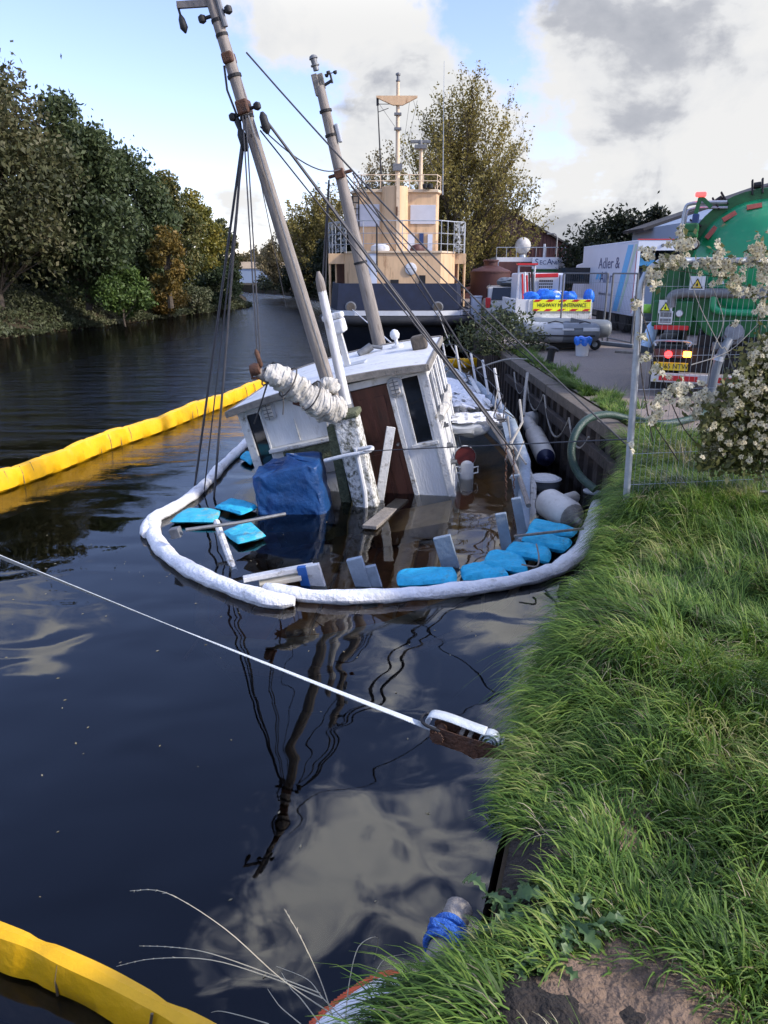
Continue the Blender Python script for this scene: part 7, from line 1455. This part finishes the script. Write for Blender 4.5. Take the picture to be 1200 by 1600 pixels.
def climber():
    global rng
    rng = np.random.default_rng(5); r3 = random.Random(12); base = fy(1190, 740); t = thing('climbing_clematis', 'wild clematis with fluffy cream seed heads climbing over the wire fence', 'climber', (base.x, base.y, 1.2)); H = []; LV = []
    spr = [(1065, 378, 16, 22, 26), (1050, 410, 22, 14, 22), (1022, 432, 14, 22, 20), (1012, 402, 10, 12, 10), (1110, 412, 22, 12, 20), (1125, 395, 14, 12, 16), (1135, 425, 26, 16, 34), (1148, 448, 10, 12, 10), (1185, 395, 18, 24, 34), (1195, 420, 12, 22, 24), (1170, 455, 26, 10, 14), (1190, 480, 12, 20, 14), (1026, 580, 8, 8, 8), (1058, 606, 12, 14, 24), (1068, 620, 16, 20, 26), (1035, 622, 8, 10, 8), (1022, 645, 14, 20, 16), (1100, 628, 16, 24, 26), (1088, 645, 10, 10, 8), (995, 475, 10, 8, 6), (1003, 530, 6, 6, 4), (1010, 560, 6, 6, 4), (985, 700, 6, 8, 3), (1150, 505, 4, 4, 2)]
    for px, py, sx, sy, n in spr:
        for i in range(n): H.append((fy(px + r3.gauss(0, sx * .5), py + r3.gauss(0, sy * .5), .05 + r3.random() * .16), r3.uniform(.021, .031)))
        for i in range(n): LV.append(fy(px + r3.gauss(0, sx * .6), py + r3.gauss(0, sy * .6), .03 + r3.random() * .1))
    for i in range(520):
        f = r3.random() ** .8; py = 520 + 200 * f; xl = np.interp(py, [520, 560, 600, 650, 700, 735], [1196, 1166, 1138, 1112, 1096, 1088]); px = xl + (1235 - xl) * r3.random() ** .8; H.append((fy(px, py, r3.random() * .45), r3.uniform(.019, .030)))
        for _ in range(10): LV.append(fy(px + r3.gauss(0, 13), py + r3.gauss(0, 14) + 6, r3.random() * .35))
    for i in range(1000): LV.append(fy(r3.uniform(1090, 1235), r3.uniform(630, 735), r3.random() * .4 - .05))
    # each seed head: a domed whorl of feathery tails round a small brown eye
    V = []; Fq = []; ev = []; ef = []
    for c, r in H:
        n = (CAM - c).normalized() + Vector((r3.gauss(0, .45), r3.gauss(0, .45), r3.gauss(0, .45) + .25)); n.normalize(); u = n.orthogonal().normalized(); w = n.cross(u); k = 11
        for j in range(k):
            a = 6.283 * j / k + r3.uniform(-.2, .2); d = u * math.cos(a) + w * math.sin(a); s = n.cross(d); l = r * r3.uniform(.8, 1.2); o = len(V); q0 = c + d * r * .16 + n * r * .1; q1 = c + d * l * .75 + n * r * r3.uniform(.25, .6); q2 = c + d * l * 1.08 + n * r * r3.uniform(-.1, .35); ww = r * .23
            V += [q0 - s * ww * .5, q0 + s * ww * .5, q1 + s * ww, q1 - s * ww, q2 + s * ww * .35, q2 - s * ww * .35]; Fq += [(o, o + 1, o + 2, o + 3), (o + 3, o + 2, o + 4, o + 5)]
        o = len(ev); e = r * .20; h = n * r * .34; ev += [c + h + u * e, c + h + w * e, c + h - u * e, c + h - w * e]; ef.append((o, o + 1, o + 2, o + 3))
    m_head = leafmat('seed_fluff', [(.42, .37, .22), (.58, .53, .37), (.70, .66, .52)], .35, 1.2, .9); o = fast('seed_heads', np.array([tuple(v) for v in V]), np.array(Fq), m_head, t); o['kind'] = 'stuff'
    o = fast('seed_eyes', np.array([tuple(v) for v in ev]), np.array(ef), m_door, t); o['kind'] = 'stuff'
    V, F = leaves(np.array([tuple(v) for v in LV]), .030, .6); fast('leaves', V, F, leafmat('clematis_leaf', [(.05, .055, .02), (.10, .11, .035), (.19, .18, .07)], .3, 1.5), t)
    for i, pts in enumerate((((1190, 745), (1130, 690), (1080, 640), (1060, 600)), ((1190, 745), (1150, 660), (1155, 600), (1100, 640)), ((1120, 720), (1060, 655), (1000, 480), (990, 470)), ((1195, 740), (1140, 560), (1125, 540), (1090, 470), (1070, 400)), ((1200, 700), (1190, 560), (1180, 470), (1150, 440), (1040, 420)), ((1105, 600), (1115, 545), (1130, 500), (1110, 440)), ((1200, 720), (1210, 560), (1195, 420)), ((1080, 570), (1140, 548), (1190, 500)), ((1020, 690), (1000, 560), (1005, 440)), ((1060, 720), (1020, 660), (1010, 640)))):
        b = MB(); q = smooth_path([fy(px, py, .05) for px, py in pts], 6); b.tube(q, [.006 * (1 - .6 * j / len(q)) for j in range(len(q))], 5); b.build('stem', m_pale if i in (3, 5, 7) else m_bark, t, smooth=True)
climber()

def flotsam():
    global rng
    rng = np.random.default_rng(9); n = 130; y = rng.uniform(2.2, 9.5, n); x = rng.uniform(-4.5, 1.2, n); k = x < edge_x(y) - .25; x, y = x[k], y[k]; m = len(x)
    a = rng.uniform(0, 6.28, m); s = rng.uniform(.006, .018, m); d = np.c_[np.cos(a), np.sin(a), np.zeros(m)] * s[:, None]; e = np.c_[-np.sin(a), np.cos(a), np.zeros(m)] * (s * .45)[:, None]; P = np.c_[x, y, np.full(m, .003)]
    V = np.stack([P + d, P + e, P - d, P - e], axis=1).reshape(-1, 3); tag(fast('floating_leaves', V, np.arange(m * 4).reshape(m, 4), f_dry), 'pale leaf scraps floating on the dark water', 'leaves', kind='stuff')
flotsam()
